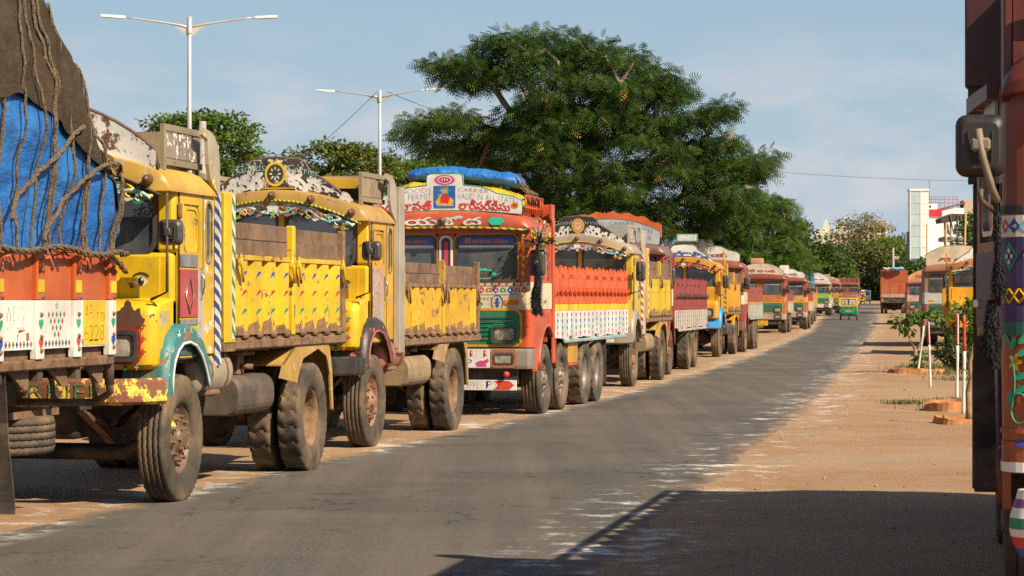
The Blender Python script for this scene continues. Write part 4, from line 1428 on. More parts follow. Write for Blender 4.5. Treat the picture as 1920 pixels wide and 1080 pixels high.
# ---------------------------------------------------------------- tall plank side body
def plank_body(root, P, v0, v1, z0=1.02, z1=2.06, n=18, uo=1.22, pointed=True, head=2.6, hooks=True, white=.42, stripe=.1, tail=True, hearts=True):
    top, st, wh = P['planks'], P['stripe'], P['skirt']
    m = MB(); m.box((-uo + .05, v0, z0 + .1), (uo - .05, v1, z0 + .22), wood())
    for s in (-1, 1):
        m.box((s * .44 - .05, v0, z0 - .05), (s * .44 + .05, v1, z0 + .1), dark_metal())
    for v in np.arange(v0 + .2, v1, .7):
        m.box((-uo + .08, v, z0), (uo - .08, v + .08, z0 + .1), dark_metal())
    m.build('load_floor', root)
    m = MB(); m.box((-uo, v0, z0 + .1), (uo, v0 + .06, head), P.get('head', top), .01)
    for u in np.arange(-1.0, 1.01, .5):
        m.box((u - .05, v0 - .04, z0 + .1), (u + .05, v0, head), P.get('head', top))
    m.build('headboard', root)
    if tail:
        m = MB(); m.box((-uo, v1 - .05, z0 + .1), (uo, v1, z1), top, .01); m.build('tailboard', root)
    L = (v1 - v0 - .06) / n
    zw = z0 + white; zs = zw + stripe
    for s in (-1, 1):
        m = MB(); m.box((s * (uo - .06), v0 + .06, z0 + .2), (s * (uo - .035), v1, z1 - .12), top)
        m.box((s * (uo - .06), v0 + .06, z1 - .15), (s * (uo - .0), v1, z1 - .09), top)
        so = m.build('side_wall', root)
        for i in range(n):
            a = v0 + .06 + L * i + .006; b = a + L - .012
            p = MB(); zt = z1 + .012 * ((i * 5) % 3 - 1)
            poly = [(a, zs), (b, zs), (b, zt - .05), ((a + b) / 2, zt + .03), (a, zt - .05)] if pointed else [(a, zs), (b, zs), (b, zt), (a, zt)]
            p.prism(poly, 'u', s * (uo - .034), s * (uo - .004 + .004 * (i % 2)), top); p.build('plank', so)
            p = MB(); p.box((s * (uo - .034), a, zw), (s * (uo - .003 + .004 * (i % 2)), b, zs - .004), st); p.build('stripe_panel', so)
            p = MB(); zb = z0 + (.0 if i % 3 else .03) + .02 * ((i * 3) % 2)
            p.box((s * (uo - .034), a + .01, zb), (s * (uo + .010), b - .01, zw - .004), wh, .004); po = p.build('skirt_plank', so)
            if s > 0 and hearts:
                h = MB(); cols = P.get('hearts', (flat(RED), flat(BLU), flat(GRN), flat(PINK)))
                for j in range(4):
                    zz = zw - .06 - j * (zw - zb - .07) / 3.6
                    if zz > zb + .03:
                        heart(h, (a + b) / 2, zz, min(.05, L * .22), uo + .0115, cols[j % len(cols)], 'u')
                h.build('heart_pattern', po)
            if hooks and s > 0:
                k = MB(); vv = (a + b) / 2; zh = zs + (z1 - zs) * .40
                k.tube([(uo - .002, vv - .05, zh - .10), (uo + .045, vv - .045, zh - .02), (uo + .06, vv, zh + .03), (uo + .045, vv + .045, zh - .02), (uo + .03, vv + .05, zh - .09)], .011, P.get('hook', top), 6)
                k.build('rope_hook', so)
        m = MB(); m.box((s * (uo - .02), v0 + .8, z0 - .05), (s * (uo + .03), v1 - .3, z0 + .0), P.get('ledge', wh), .01); m.build('side_ledge', root)

def cab_mudflap(root, u, v, w=.5, z0=.25, z1=1.0):
    m = MB(); m.box((u - w / 2, v, z0), (u + w / 2, v + .012, z1), rubber_clean()); m.build('mudflap', root)
# ================================================================ the trucks parked along the left edge
stripe_bw = paint(WHT, stripe=(BLU, 9.0, 1.0), chip=.15, dust=.25, bump=0)
stripe_gw = paint(WHT, stripe=(GRN, 7.5, 1.0), chip=.15, dust=.25, bump=0)
stripe_rw = paint(WHT, stripe=(RED, 7.0, 1.0), chip=.15, dust=.25, bump=0)
stripe_yg = paint(YEL, stripe=(GRN, 9.0, 1.0), chip=.1, dust=.2, bump=0)
stripe_yo = paint(YEL, stripe=(ORA, 9.0, 1.0), chip=.1, dust=.15, bump=0)

# ---- first yellow dumper (nearest whole truck)
loc, rz = place_snub(-2.6, 19.5, .19)
t1 = thing('dumper_truck', 'yellow snub nosed dumper with flaking brown and white crown board nearest the camera', 'truck', loc, rz, 'trucks parked along the road edge')
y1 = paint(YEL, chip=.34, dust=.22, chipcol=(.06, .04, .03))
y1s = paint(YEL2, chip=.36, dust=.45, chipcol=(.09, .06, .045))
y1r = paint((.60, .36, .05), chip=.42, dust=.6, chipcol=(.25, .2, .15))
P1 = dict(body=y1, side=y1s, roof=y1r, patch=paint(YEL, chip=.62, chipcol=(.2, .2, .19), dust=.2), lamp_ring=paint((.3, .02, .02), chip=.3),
          fender=paint(TEAL, chip=.52, dust=.45, cs=5, chipcol=(.17, .08, .045)), fender_lip=flat(WHT), fender_flowers=flat((.55, .6, .6)),
          bumper=paint((.22, .085, .05), chip=.62, chipcol=(.52, .33, .05), dust=.35, cs=9), grille=y1,
          sign=paint(WHT, chip=.62, chipcol=(.085, .04, .028), dust=.15, cs=6.5, bump=.5), sign_rim=brown_bar(), crown_shape='arch',
          valance=[flat((.35, .55, .5)), flat(YEL), flat(CRM), flat(CYAN), flat(GRN)],
          quarter=paint(YEL2, chip=.55, chipcol=(.38, .33, .28), dust=.5), lip=dark_metal(),
          door_bands=[(1.86, 1.96, chrome(), 'door_moulding'), (1.46, 1.84, paint((.42, .05, .06), chip=.2, dust=.5), 'door_panel'), (1.40, 1.445, chrome(), 'door_moulding'), (1.27, 1.39, paint((.42, .5, .03), chip=.1, dust=.3), 'door_panel'), (1.16, 1.26, paint((.03, .10, .11), chip=.3, dust=.4), 'door_panel')],
          door_bands2=[(1.27, 1.84, paint((.42, .39, .34), chip=.4, dust=.4, chipcol=(.3, .09, .03)), 'door_panel'), (1.16, 1.26, paint((.05, .12, .12), chip=.4, dust=.4), 'door_panel')],
          door_diamond=True, eyes=True, nose_marks=[flat(RED), flat((.3, .3, .5)), flat(GRN), flat((.35, .3, .35)), flat(BLU)],
          bumper_letters=[('CARRIER', -.3, .8, .835, .965, paint((.02, .25, .1), chip=.62, chipcol=(.30, .2, .05), cs=14, bump=0))])
P1['tray'] = paint((.26, .22, .18), chip=.5, dust=.5, chipcol=(.5, .47, .42), cs=11); P1['tray_rail'] = paint((.30, .24, .15), chip=.3, dust=.6)
P1['guard'] = paint((.42, .37, .27), chip=.45, dust=.5, chipcol=(.55, .36, .05)); P1['guard_stripe'] = stripe_bw
snub_cab(t1, P1); snub_top(t1, P1)
narrow(t1); chassis(t1, -.85, 4.8, (3.6,))
B1 = dict(body=paint(YEL, chip=.42, dust=.38, chipcol=(.12, .07, .035)), rust=rust_dust(), corner_panel=paint(YEL, chip=.2, dust=.2), corner_stripe=stripe_gw, rib_marks=[flat(BLU), flat(RED), flat(GRN)], latch=paint(YEL2, chip=.45, dust=.4), rail=paint(YEL2, chip=.5, dust=.5))
dump_body(t1, B1, .79, 4.72, ribs=4)
rear_mudguard(t1, 3.6, paint((.5, .3, .06), chip=.5, dust=.65, chipcol=(.30, .19, .11)))
tanks(t1, .72)
for s in (1, -1):
    wheel(t1, s * .985, 0, 'rib', side=s, rimcol=paint((.17, .10, .065), chip=.4, dust=.5, chipcol=(.5, .3, .05)))
dual(t1, 3.6)
mirror(t1, 1.22, -.60, 2.12, (1.06, -.66, 1.60), .23, .20, top=2.42)
m = MB(); letter(m, 'KANYA', -.2, .30, 1.915, 1.955, -.302, flat((.02, .28, .22)), bold=.02); m.build('lettering', t1)
m = MB(); m.box((.30, -.266, 2.33), (.42, -.263, 2.45), flat(WHT)); o = m.build('sticker', t1)
m = MB(); m.box((.315, -.2685, 2.345), (.405, -.2665, 2.42), flat(BLU)); letter(m, 'K', .325, .345, 2.387, 2.41, -.27, flat(WHT)); letter(m, 'MV', .34, .39, 2.355, 2.378, -.27, flat(WHT)); m.build('lettering', o)
m = MB()        # big patch where the paint has flaked off the nose corner
for k, (u, z, r) in enumerate(((.88, 1.47, .10), (.82, 1.44, .085), (.95, 1.45, .075), (.80, 1.395, .05))):
    m.poly([(u + r * (1 + .25 * math.sin(5 * a + k)) * math.cos(a), -.7445 - .0006 * k, z + r * (1 + .3 * math.cos(4 * a + k)) * math.sin(a)) for a in np.linspace(0, 6.283, 25)[:-1]], paint((.12, .06, .04), chip=.3, dust=.3))
m.build('flaked_patch', t1)

# ---- second yellow dumper
loc, rz = place_snub(-1.49, 26.7, .21)
t2 = thing('dumper_truck', 'yellow snub nosed dumper whose black crown board carries a yellow ring emblem', 'truck', loc, rz, 'trucks parked along the road edge')
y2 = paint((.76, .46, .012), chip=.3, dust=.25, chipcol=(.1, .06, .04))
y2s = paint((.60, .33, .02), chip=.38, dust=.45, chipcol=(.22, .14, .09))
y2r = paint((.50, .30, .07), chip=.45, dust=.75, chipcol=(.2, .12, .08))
wl_ = paint(WHT, chip=.42, chipcol=(.05, .04, .035), dust=.2, cs=16, bump=0)
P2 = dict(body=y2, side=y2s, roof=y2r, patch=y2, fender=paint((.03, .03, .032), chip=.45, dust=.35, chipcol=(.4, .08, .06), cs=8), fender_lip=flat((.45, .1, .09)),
          bumper=paint((.03, .028, .026), chip=.1, dust=.3, rough=.25), grille=y2, sign=paint((.035, .03, .025), chip=.66, chipcol=(.36, .33, .28), dust=.3, cs=12, bump=.4), sign_rim=brown_bar(),
          letters=[('Goods', -.50, -.14, 2.995, 3.07, flat((.45, .7, .75)), .12, .02), ('Carrier', .16, .56, 2.985, 3.06, flat((.45, .7, .75)), .22, .02),
                   ('నందినిగ', -.97, -.16, 2.79, 3.0, wl_, .30, .075), ('కృపలారీ', .16, 1.0, 2.78, 3.0, wl_, .30, .075)],
          emblem=(paint(YEL, chip=.2), paint((.04, .036, .03), chip=.4, chipcol=(.4, .37, .33)), paint(WHT, chip=.4, chipcol=(.1, .1, .1), dust=.3)),
          valance=[flat((.3, .6, .72)), flat(WHT), flat((.68, .3, .02)), flat((.55, .16, .08)), flat((.3, .42, .1))],
          quarter=y2s, lip=paint((.03, .2, .06), stripe=(YEL, 6, 3.0), chip=.1, bump=0), eyes=True, shutter=True,
          door_bands=[(1.20, 1.95, paint((.42, .36, .3), chip=.62, chipcol=(.28, .12, .07), dust=.5, cs=12), 'door_panel')],
          nose_marks=[flat(RED), flat(GRN), flat((.6, .2, .02))], bumper_plate=paint(WHT, chip=.25, dust=.5))
P2['tray'] = paint((.30, .23, .15), chip=.4, dust=.6, chipcol=(.14, .08, .05)); P2['tray_rail'] = paint((.33, .26, .17), chip=.3, dust=.6)
P2['guard'] = paint((.36, .32, .26), chip=.25, dust=.6); P2['guard_stripe'] = paint((.40, .36, .29), chip=.25, dust=.6)
snub_cab(t2, P2); snub_top(t2, P2)
narrow(t2); chassis(t2, -.85, 4.8, (3.6,))
m = MB(); m.box((1.10, .72, 1.0), (1.22, .95, 2.86), P2['guard'], .01); m.build('guard_post', t2)
m = MB(); m.loft([[(u, .1, 2.80 + .02), (u, .1, 2.96 - .05 * abs(u)), (u, .7, 2.99 - .05 * abs(u)), (u, .7, 2.82)] for u in (-.9, -.3, .3, .8, 1.0)], paint((.62, .36, .03), chip=.4, dust=.5, chipcol=(.15, .09, .06))); m.build('roof_cover', t2)
B2 = dict(body=paint((.70, .41, .015), chip=.48, dust=.5, chipcol=(.17, .09, .045)), rust=rust_dust(), latch=rust_metal(), rail=rust_dust(), boards=wood())
dump_body(t2, B2, .98, 4.80, ribs=5, z0=1.2, z1=1.78, bh=.115)
rear_mudguard(t2, 3.52, paint((.42, .25, .10), chip=.45, dust=.8, chipcol=(.30, .19, .11)))
tanks(t2, .72, box=simple('muddy_fuel_tank', (.26, .18, .10), .85, dust=.7, bump=.3), cyl=paint((.42, .14, .1), chip=.2, dust=.6))
for s in (1, -1):
    wheel(t2, s * .985, 0, 'rib', side=s, rimcol=paint((.30, .15, .09), chip=.35, dust=.6))
dual(t2, 3.52)
mirror(t2, 1.26, -.58, 2.12, (1.08, -.64, 1.62), .25, .21, top=2.44)

# ---- third: big orange-red flat-nosed lorry
loc, rz = place(.27, 33.4, .205, 1.2)
t3 = thing('cargo_truck', 'orange red flat fronted lorry with ornate white crown board and blue roll on top', 'truck', loc, rz, 'trucks parked along the road edge')
o3 = paint((.56, .085, .03), chip=.12, dust=.2, rough=.3)
w3 = flat(WHT); red3 = flat((.6, .03, .03))
def sign3(so, cv):
    P_ = MB(); P_.box((-.15, cv - .008, 2.87), (.15, cv, 3.245), flat((.02, .12, .42))); po = P_.build('painted_panel', so)
    d = MB()
    shape(d, 'flower', 0, 3.16, .085, cv - .0095, flat((.05, .45, .25)), n=8); shape(d, 'disc', 0, 3.15, .045, cv - .011, flat((.6, .33, .16)))
    d.poly([(-.10, cv - .0095, 2.9), (.11, cv - .0095, 2.9), (.13, cv - .0095, 3.0), (.03, cv - .0095, 3.09), (-.06, cv - .0095, 3.09), (-.13, cv - .0095, 2.97)], flat((.68, .36, .03)))
    d.poly([(-.06, cv - .011, 2.96), (.05, cv - .011, 2.94), (.075, cv - .011, 3.05), (0, cv - .011, 3.12), (-.05, cv - .011, 3.07)], flat(RED))
    for i in range(14):
        shape(d, 'disc', random.uniform(-.13, .13), random.uniform(2.89, 3.23), .008, cv - .0098, flat(WHT))
    d.build('painted_figure', po)
    d = MB()
    rays = []
    for i in range(40):
        r = .155 if i % 2 else .125
        rays.append((r * math.cos(2 * math.pi * i / 40), 3.345 + r * .62 * math.sin(2 * math.pi * i / 40)))
    d.poly([(a, cv - .003, b) for a, b in rays], flat(PINK))
    d.poly([(.10 * math.cos(a), cv - .0045, 3.345 + .065 * math.sin(a)) for a in np.linspace(0, 6.283, 21)[:-1]], w3)
    d.poly([(.085 * math.cos(a), cv - .006, 3.345 + .05 * math.sin(a)) for a in np.linspace(0, 6.283, 21)[:-1]], flat((.55, .03, .12)))
    for k in (-.035, 0, .035):
        d.poly([(k - .007, cv - .0075, 3.33), (k + .007, cv - .0075, 3.33), (k + .007, cv - .0075, 3.375 - abs(k) * .3), (k - .007, cv - .0075, 3.375 - abs(k) * .3)], w3)
    d.build('sun_emblem', so)
    d = MB(); shape(d, 'disc', .98, 2.90, .055, cv - .004, flat((.68, .3, .02))); shape(d, 'flower', .98, 2.90, .042, cv - .0055, flat(RED), n=10); d.build('rosette', so)
def belt3(bd):
    d = MB()
    for i in range(23):
        u = -1.1 + .1 * i
        c = (flat(BLU), flat(PINK), flat((.6, .1, .02)), flat((.3, .05, .3)), flat(GRN))[i % 5]
        shape(d, 'fan' if i % 2 else 'diamond', u, 1.735, .044, -.006, c)
        shape(d, 'disc', u, 1.73, .013, -.0075, w3)
        shape(d, 'diamond', u + .05, 1.815, .02, -.006, (flat(RED), flat(GRN), flat(BLU))[i % 3])
    d.build('painted_flower_pattern', bd)
    d = MB(); d.box((-1.1, -.006, 1.785), (1.1, -.004, 1.795), red3); d.box((-1.1, -.006, 1.835), (1.1, -.004, 1.842), red3); d.box((-1.1, -.006, 1.665), (1.1, -.004, 1.672), flat(GRN)); d.build('painted_line', bd)
    d = MB(); letter(d, 'ఓం నమఃశివాయ', -.3, .52, 1.52, 1.59, -.006, flat(GRN), bold=.03); letter(d, 'LPT 2515', .28, .66, 1.60, 1.635, -.006, flat((.1, .08, .06)), bold=.01); letter(d, 'BS-4', .35, .5, 1.48, 1.505, -.006, flat((.1, .08, .06)), bold=.01); d.build('lettering', bd)
    d = MB(); ring(d, [(.72 + .085 * math.cos(a), 1.56 + .105 * math.sin(a)) for a in np.linspace(0, 6.283, 25)[:-1]], [(.72 + .075 * math.cos(a), 1.56 + .095 * math.sin(a)) for a in np.linspace(0, 6.283, 25)[:-1]], 'v', -.008, -.004, flat(BLU))
    shape(d, 'leaf', .72, 1.56, .05, -.006, flat(BLU)); shape(d, 'diamond', .72, 1.60, .03, -.0065, flat(BLU)); shape(d, 'diamond', .72, 1.52, .03, -.0065, flat(BLU)); d.build('round_badge', bd)
def bump3(bo):
    d = MB()
    d.poly([(.46, -.111, .69), (.60, -.111, .69), (.58, -.111, .73), (.63, -.111, .76), (.61, -.111, .80), (.55, -.111, .77), (.50, -.111, .77), (.44, -.111, .74)], flat(PINK)); d.build('painted_bird', bo)
    d = MB(); letter(d, 'P', .27, .39, .685, .79, -.111, flat(BLU), bold=.07); d.build('lettering', bo)
    p = MB(); p.box((-1.0, -.06, .365), (1.0, -.045, .505), w3, .004); po = p.build('express_plate', bo)
    d = MB(); letter(d, 'EXPRESS', .26, .55, .385, .49, -.062, flat((.02, .04, .2)), bold=.04); letter(d, 'P', .575, .655, .385, .495, -.062, flat(BLU), bold=.07); letter(d, 'NATIONAL', -.92, .16, .385, .49, -.062, flat((.02, .04, .2)), bold=.04); d.build('lettering', po)
    d = MB(); d.poly([(.67, -.062, .375), (.90, -.062, .375), (.965, -.062, .435), (.90, -.062, .495), (.67, -.062, .495), (.72, -.062, .435)], red3)
    d.poly([(.675, -.0635, .38), (.69, -.0635, .38), (.74, -.0635, .435), (.69, -.0635, .49), (.675, -.0635, .49), (.72, -.0635, .435)], w3)
    letter(d, '2019', .765, .905, .395, .475, -.064, flat(YEL), bold=.03); d.build('lettering', po)
    d = MB(); d.tube([(0, -.06, .50), (0, .0, .66)], .02, dark_metal(), 6); d.box((-.06, -.07, .52), (.06, -.055, .66), red3, .01); d.build('red_bracket', bo)
    d = MB(); d.lathe([(0, -.06), (.035, -.055), (.045, 0)], red3, 'v', (.86, -.06, .585), 12); d.build('tow_hook', bo)
trim3 = paint((.62, .33, .02), chip=.05, dust=.15)
P3 = dict(lower=o3, upper=o3, belt=flat(CRM), roof=paint((.52, .10, .045), chip=.15, dust=.3, rough=.28), grille=paint((.012, .22, .12), chip=.08, dust=.15, rough=.3), grille_trim=trim3, screen_trim=trim3,
          bumper=paint((.30, .26, .22), chip=.2, dust=.4, metal=.3), bumper_panel=flat(WHT), bumper_letters=[('GOODS', -.6, -.04, .81, .915, flat((.5, .03, .1)), .05), ('CARRIER', .08, .62, .81, .915, flat((.5, .03, .1)), .06)], bumper_extra=bump3,
          fog_ring=paint((.5, .3, .1), stripe=((.45, .06, .1), 14, 2.0), chip=.1, bump=0), lamp_ring=paint(GRN, chip=.1),
          pillar_strip=stripe_yo, post_deco=(flat(WHT), flat((.05, .04, .04)), flat((.5, .06, .1))), screen_band=(flat((.06, .10, .38)), 'శ్రీ జగదంబ చరణం', flat((.55, .22, .10))),
          screen_fringe=flat(WHT), screen_sticker=('KPS', flat((.03, .48, .36)), flat(CRM), 1.95), hood_lip=stripe_yg, hood_marks=flat((.03, .5, .34)),
          hood_letters=[('యశోద', -.54, .54, 2.615, 2.745, flat(WHT), .02)], belt_deco=belt3, arch_lip=paint((.40, .09, .05), chip=.1, dust=.3),
          sign=dict(mat=w3, squash=.8, rim=paint((.02, .25, .17), chip=.1), deco=sign3, letters=[
              ('GOODS', -.62, -.19, 3.145, 3.215, flat((.25, .03, .12)), .03, .1), ('CARRIER', .19, .62, 3.145, 3.215, flat((.25, .03, .12)), .03, .1),
              ('ALL INDIA PERMIT', -1.04, -.18, 3.02, 3.125, flat((.02, .06, .28)), .035, .1), ('VALID IN ALL STATES', .18, 1.03, 3.02, 3.125, flat((.02, .06, .28)), .035, .1),
              ('పద్మావతి', -.98, -.18, 2.835, 3.015, red3, .03, .05), ('లారీసర్వీసు', .19, .92, 2.835, 3.015, red3, .03, .05)]))
flat_cab(t3, P3)
chassis(t3, .0, 8.0, (4.3, 5.4), front=(1.08, 2.4), z=.86)
plank_body(t3, dict(planks=paint((.72, .10, .008), chip=.04, dust=.06, rough=.4), stripe=paint(YEL, chip=.05, dust=.15), skirt=paint((.62, .66, .64), chip=.12, dust=.3), head=o3, ledge=paint((.3, .42, .42), dust=.3), hook=paint((.5, .07, .015), dust=.1)), 1.5, 8.1, n=18, head=2.95)
m = MB()
m.prism([(1.46, 2.5), (1.58, 2.5), (1.58, 2.72), (1.55, 2.80), (1.50, 2.84), (1.42, 2.90), (1.38, 2.95), (1.30, 2.95), (1.30, 2.75), (1.40, 2.70)], 'u', 1.19, 1.22, o3); m.build('guard_panel', t3)
m = MB(); m.box((1.19, 1.44, .7), (1.22, 1.58, 2.5), o3, .006); m.build('guard_post', t3)
m = MB(); m.box((.7, 2.9, .62), (1.18, 3.6, .66), paint((.55, .1, .03), dust=.3), .01); m.box((1.12, 2.85, .66), (1.18, 3.6, 1.1), paint((.58, .30, .03), dust=.3), .01); m.build('side_step', t3)
for s in (1, -1):
    for v in (1.08, 2.4):
        wheel(t3, s * 1.05, v, 'rib', .50, .27, s, 'front', paint((.22, .20, .18), chip=.2, dust=.4), 96)
for v in (4.3, 5.4):
    dual(t3, v, .50, 'lug', paint((.2, .2, .2), chip=.1, dust=.3))
cab_mudflap(t3, .95, 6.05)
mirror(t3, 1.30, -.12, 2.10, (1.18, -.02, 2.45), .22, .36, top=2.05)

# ---- fourth: yellow dumper with a grey guard panel
loc, rz = place_snub(2.26, 45.2, .19)
t4 = thing('dumper_truck', 'yellow snub nosed dumper with a grey guard panel, right behind the orange red lorry', 'truck', loc, rz, 'trucks parked along the road edge')
y4 = paint((.66, .36, .02), chip=.2, dust=.25)
P4 = dict(body=y4, side=paint((.62, .45, .05), chip=.45, dust=.4, chipcol=(.4, .36, .3)), roof=paint((.42, .34, .24), chip=.3, dust=.6), patch=y4, fender=paint((.30, .26, .22), chip=.45, dust=.5, chipcol=(.35, .12, .06)),
          bumper=paint((.25, .20, .15), chip=.4, dust=.6), grille=y4, sign=paint((.03, .028, .02), chip=.2, dust=.2), bumper_plate=flat(WHT),
          letters=[('Goods Carrier', -.5, .5, 2.985, 3.06, flat((.35, .62, .6)), .1, .02), ('కనకదుర్గా', -.98, -.14, 2.79, 2.98, flat(WHT), .32, .05), ('ట్రేడర్స్', .14, .98, 2.79, 2.98, flat(WHT), .32, .05)],
          emblem=(flat((.6, .33, .03)), flat((.55, .25, .12)), flat(WHT)), valance=[flat((.2, .5, .68)), flat(WHT), flat((.62, .3, .03)), flat((.6, .2, .15)), flat(CRM)],
          nose_marks=[flat(RED), flat((.6, .2, .1)), flat(GRN)], shutter=True)
P4['guard'] = paint((.45, .42, .36), chip=.3, dust=.5); P4['guard_stripe'] = stripe_rw; P4['tray'] = paint((.4, .36, .28), dust=.5); P4['tray_rail'] = P4['guard']
snub_cab(t4, P4); snub_top(t4, P4); narrow(t4); chassis(t4, -.85, 4.8, (3.55,))
m = MB(); m.box((1.15, .72, .95), (1.192, 1.04, 2.9), P4['guard'], .008); m.build('guard_panel', t4)
dump_body(t4, dict(body=paint((.62, .42, .02), chip=.2, dust=.3), rust=rust_dust(), corner_panel=paint((.62, .42, .02), chip=.2), corner_stripe=stripe_rw, rib_marks=[flat(GRN), flat(RED)]), 1.08, 4.8, ribs=5, z1=2.05)
rear_mudguard(t4, 3.6, paint((.52, .32, .06), chip=.4, dust=.6)); tanks(t4, .75, box=simple('muddy_fuel_tank', (.26, .18, .10), .85, dust=.7, bump=.3))
for s in (1, -1):
    wheel(t4, s * .985, 0, 'rib', side=s, rimcol=paint((.30, .15, .09), chip=.35, dust=.6), seg=72)
dual(t4, 3.55, seg=88)
mirror(t4, 1.32, -.45, 2.12, (1.1, -.6, 1.7), .2, .36, top=2.4)

# ---- fifth: maroon flat-nosed lorry
mar = paint(MAR, chip=.2, dust=.35)
loc, rz = place(3.22, 51.5, .178, 1.2)
t5 = thing('cargo_truck', 'maroon and cream flat fronted lorry under a torn orange sheet on its crown board', 'truck', loc, rz, 'trucks parked along the road edge')
def sign5(so, cv):
    m = MB(); xs = np.linspace(-1.12, 1.12, 27)
    top = [(u, 3.44 - .22 * abs(u) ** 2.2 + .025 * math.sin(u * 19)) for u in xs]
    bot = [(u, 3.20 - .22 * abs(u) ** 2.2 + .035 * math.sin(u * 27 + 1)) for u in xs[::-1]]
    m.prism(top + bot, 'v', cv + .035, cv + .12, paint((.66, .13, .03), chip=0, dust=.2)); m.build('orange_sheet', so)
sg5 = dict(mat=paint((.16, .10, .07), chip=.3, dust=.5), deco=sign5, letters=[('GOODS   CARRIER', -.55, .55, 3.17, 3.25, flat((.02, .08, .3)), .03, .1), ('INDIA PERMIT VALID IN THE STATE', -1.0, .95, 3.05, 3.14, flat((.02, .08, .3)), .03, .09), ('LAKSHMI', -.1, .98, 2.86, 3.02, flat((.6, .5, .45)), .05, .03), ('SRI', -.95, -.3, 2.86, 3.02, flat((.55, .05, .07)), .05, .03)])
sg5['mat'] = paint((.42, .45, .5), chip=.3, dust=.4); sg5['top'] = [(u, 3.30 - .22 * abs(u) ** 2.2) for u in np.linspace(-1.1, 1.1, 15)]
P5 = dict(lower=paint((.30, .045, .035), chip=.2, dust=.3), upper=mar, belt=flat(CRM), roof=paint((.20, .10, .08), chip=.3, dust=.5), grille=paint((.01, .13, .08), dust=.2), grille_trim=flat(WHT), bumper=paint((.05, .14, .10), chip=.4, dust=.4, chipcol=(.5, .48, .42)),
          screen_word=('PRIYAS', flat((.10, .12, .09)), flat(WHT)), hood_letters=[('నూకాలమ్మ', -.5, .9, 2.62, 2.74, flat((.55, .45, .4)), .04)], sign=sg5, arch_lip=mar)
flat_cab(t5, P5); chassis(t5, 0, 7.0, (4.9,), front=(1.08,))
plank_body(t5, dict(planks=paint((.30, .035, .03), chip=.1, dust=.25), stripe=paint((.28, .04, .03), dust=.2), skirt=paint((.5, .46, .38), chip=.15, dust=.4), head=mar, hook=dark_metal()), 1.5, 8.6, n=16, z0=.95, z1=2.05)
for s in (1, -1):
    wheel(t5, s * 1.05, 1.08, 'rib', .50, .27, s, 'front', seg=72)
dual(t5, 4.9, .52, seg=88); dual(t5, 6.2, .52, seg=88)
mirror(t5, 1.32, -.1, 2.1, (1.18, -.02, 2.45), .2, .36, top=2.05)

# ---- sixth: orange-yellow dumper with a blue bumper
loc, rz = place_snub(5.8, 68.1, .19)
t6 = thing('dumper_truck', 'orange yellow snub nosed dumper with bright blue bumper and mudguard', 'truck', loc, rz, 'trucks parked along the road edge')
y6 = paint((.66, .32, .015), chip=.12, dust=.2); bl6 = paint((.04, .26, .55), chip=.1, dust=.15)
P6 = dict(body=y6, side=y6, roof=paint((.58, .27, .03), dust=.3), patch=y6, fender=bl6, bumper=bl6, grille=y6, sign=flat(WHT), valance=[flat(RED), flat(WHT), flat((.6, .2, .05)), flat(RED), flat(YEL)],
          letters=[('మహాశివ', -.85, .85, 2.79, 2.97, flat((.03, .09, .3)), .3, .05)], bumper_letters=[('CARRIER', -.6, .9, .835, .965, flat((.6, .1, .05)))], shutter=False)
P6['guard'] = y6; P6['guard_stripe'] = paint(YEL, stripe=(BLK, 7, 1.0), bump=0)
snub_cab(t6, P6); snub_top(t6, P6); narrow(t6); chassis(t6, -.85, 4.8, (3.6,))
dump_body(t6, dict(body=y6, rust=rust_dust(), corner_panel=y6, corner_stripe=P6['guard_stripe']), .9, 4.8, ribs=5, z1=2.1)
rear_mudguard(t6, 3.6, y6); tanks(t6, .75)
for s in (1, -1):
    wheel(t6, s * .985, 0, 'rib', side=s, seg=48)
dual(t6, 3.6, seg=64)
mirror(t6, 1.32, -.4, 2.1, (1.1, -.6, 1.7), .2, .36, top=2.4)
m = MB(); m.box((-.34, .25, 3.22), (.34, .29, 3.44), flat((.1, .36, .3))); m.box((-.30, .24, 3.25), (.30, .249, 3.41), flat(WHT)); m.box((-.3, .25, 2.75), (.3, .29, 3.22), dark_metal()); o = m.build('roof_board', t6)
m = MB(); letter(m, 'DURGA', -.26, .26, 3.34, 3.40, .2375, flat(BLU), bold=.03); letter(m, 'PERMIT', -.24, .24, 3.265, 3.325, .2375, flat(BLU), bold=.03); m.build('lettering', o)

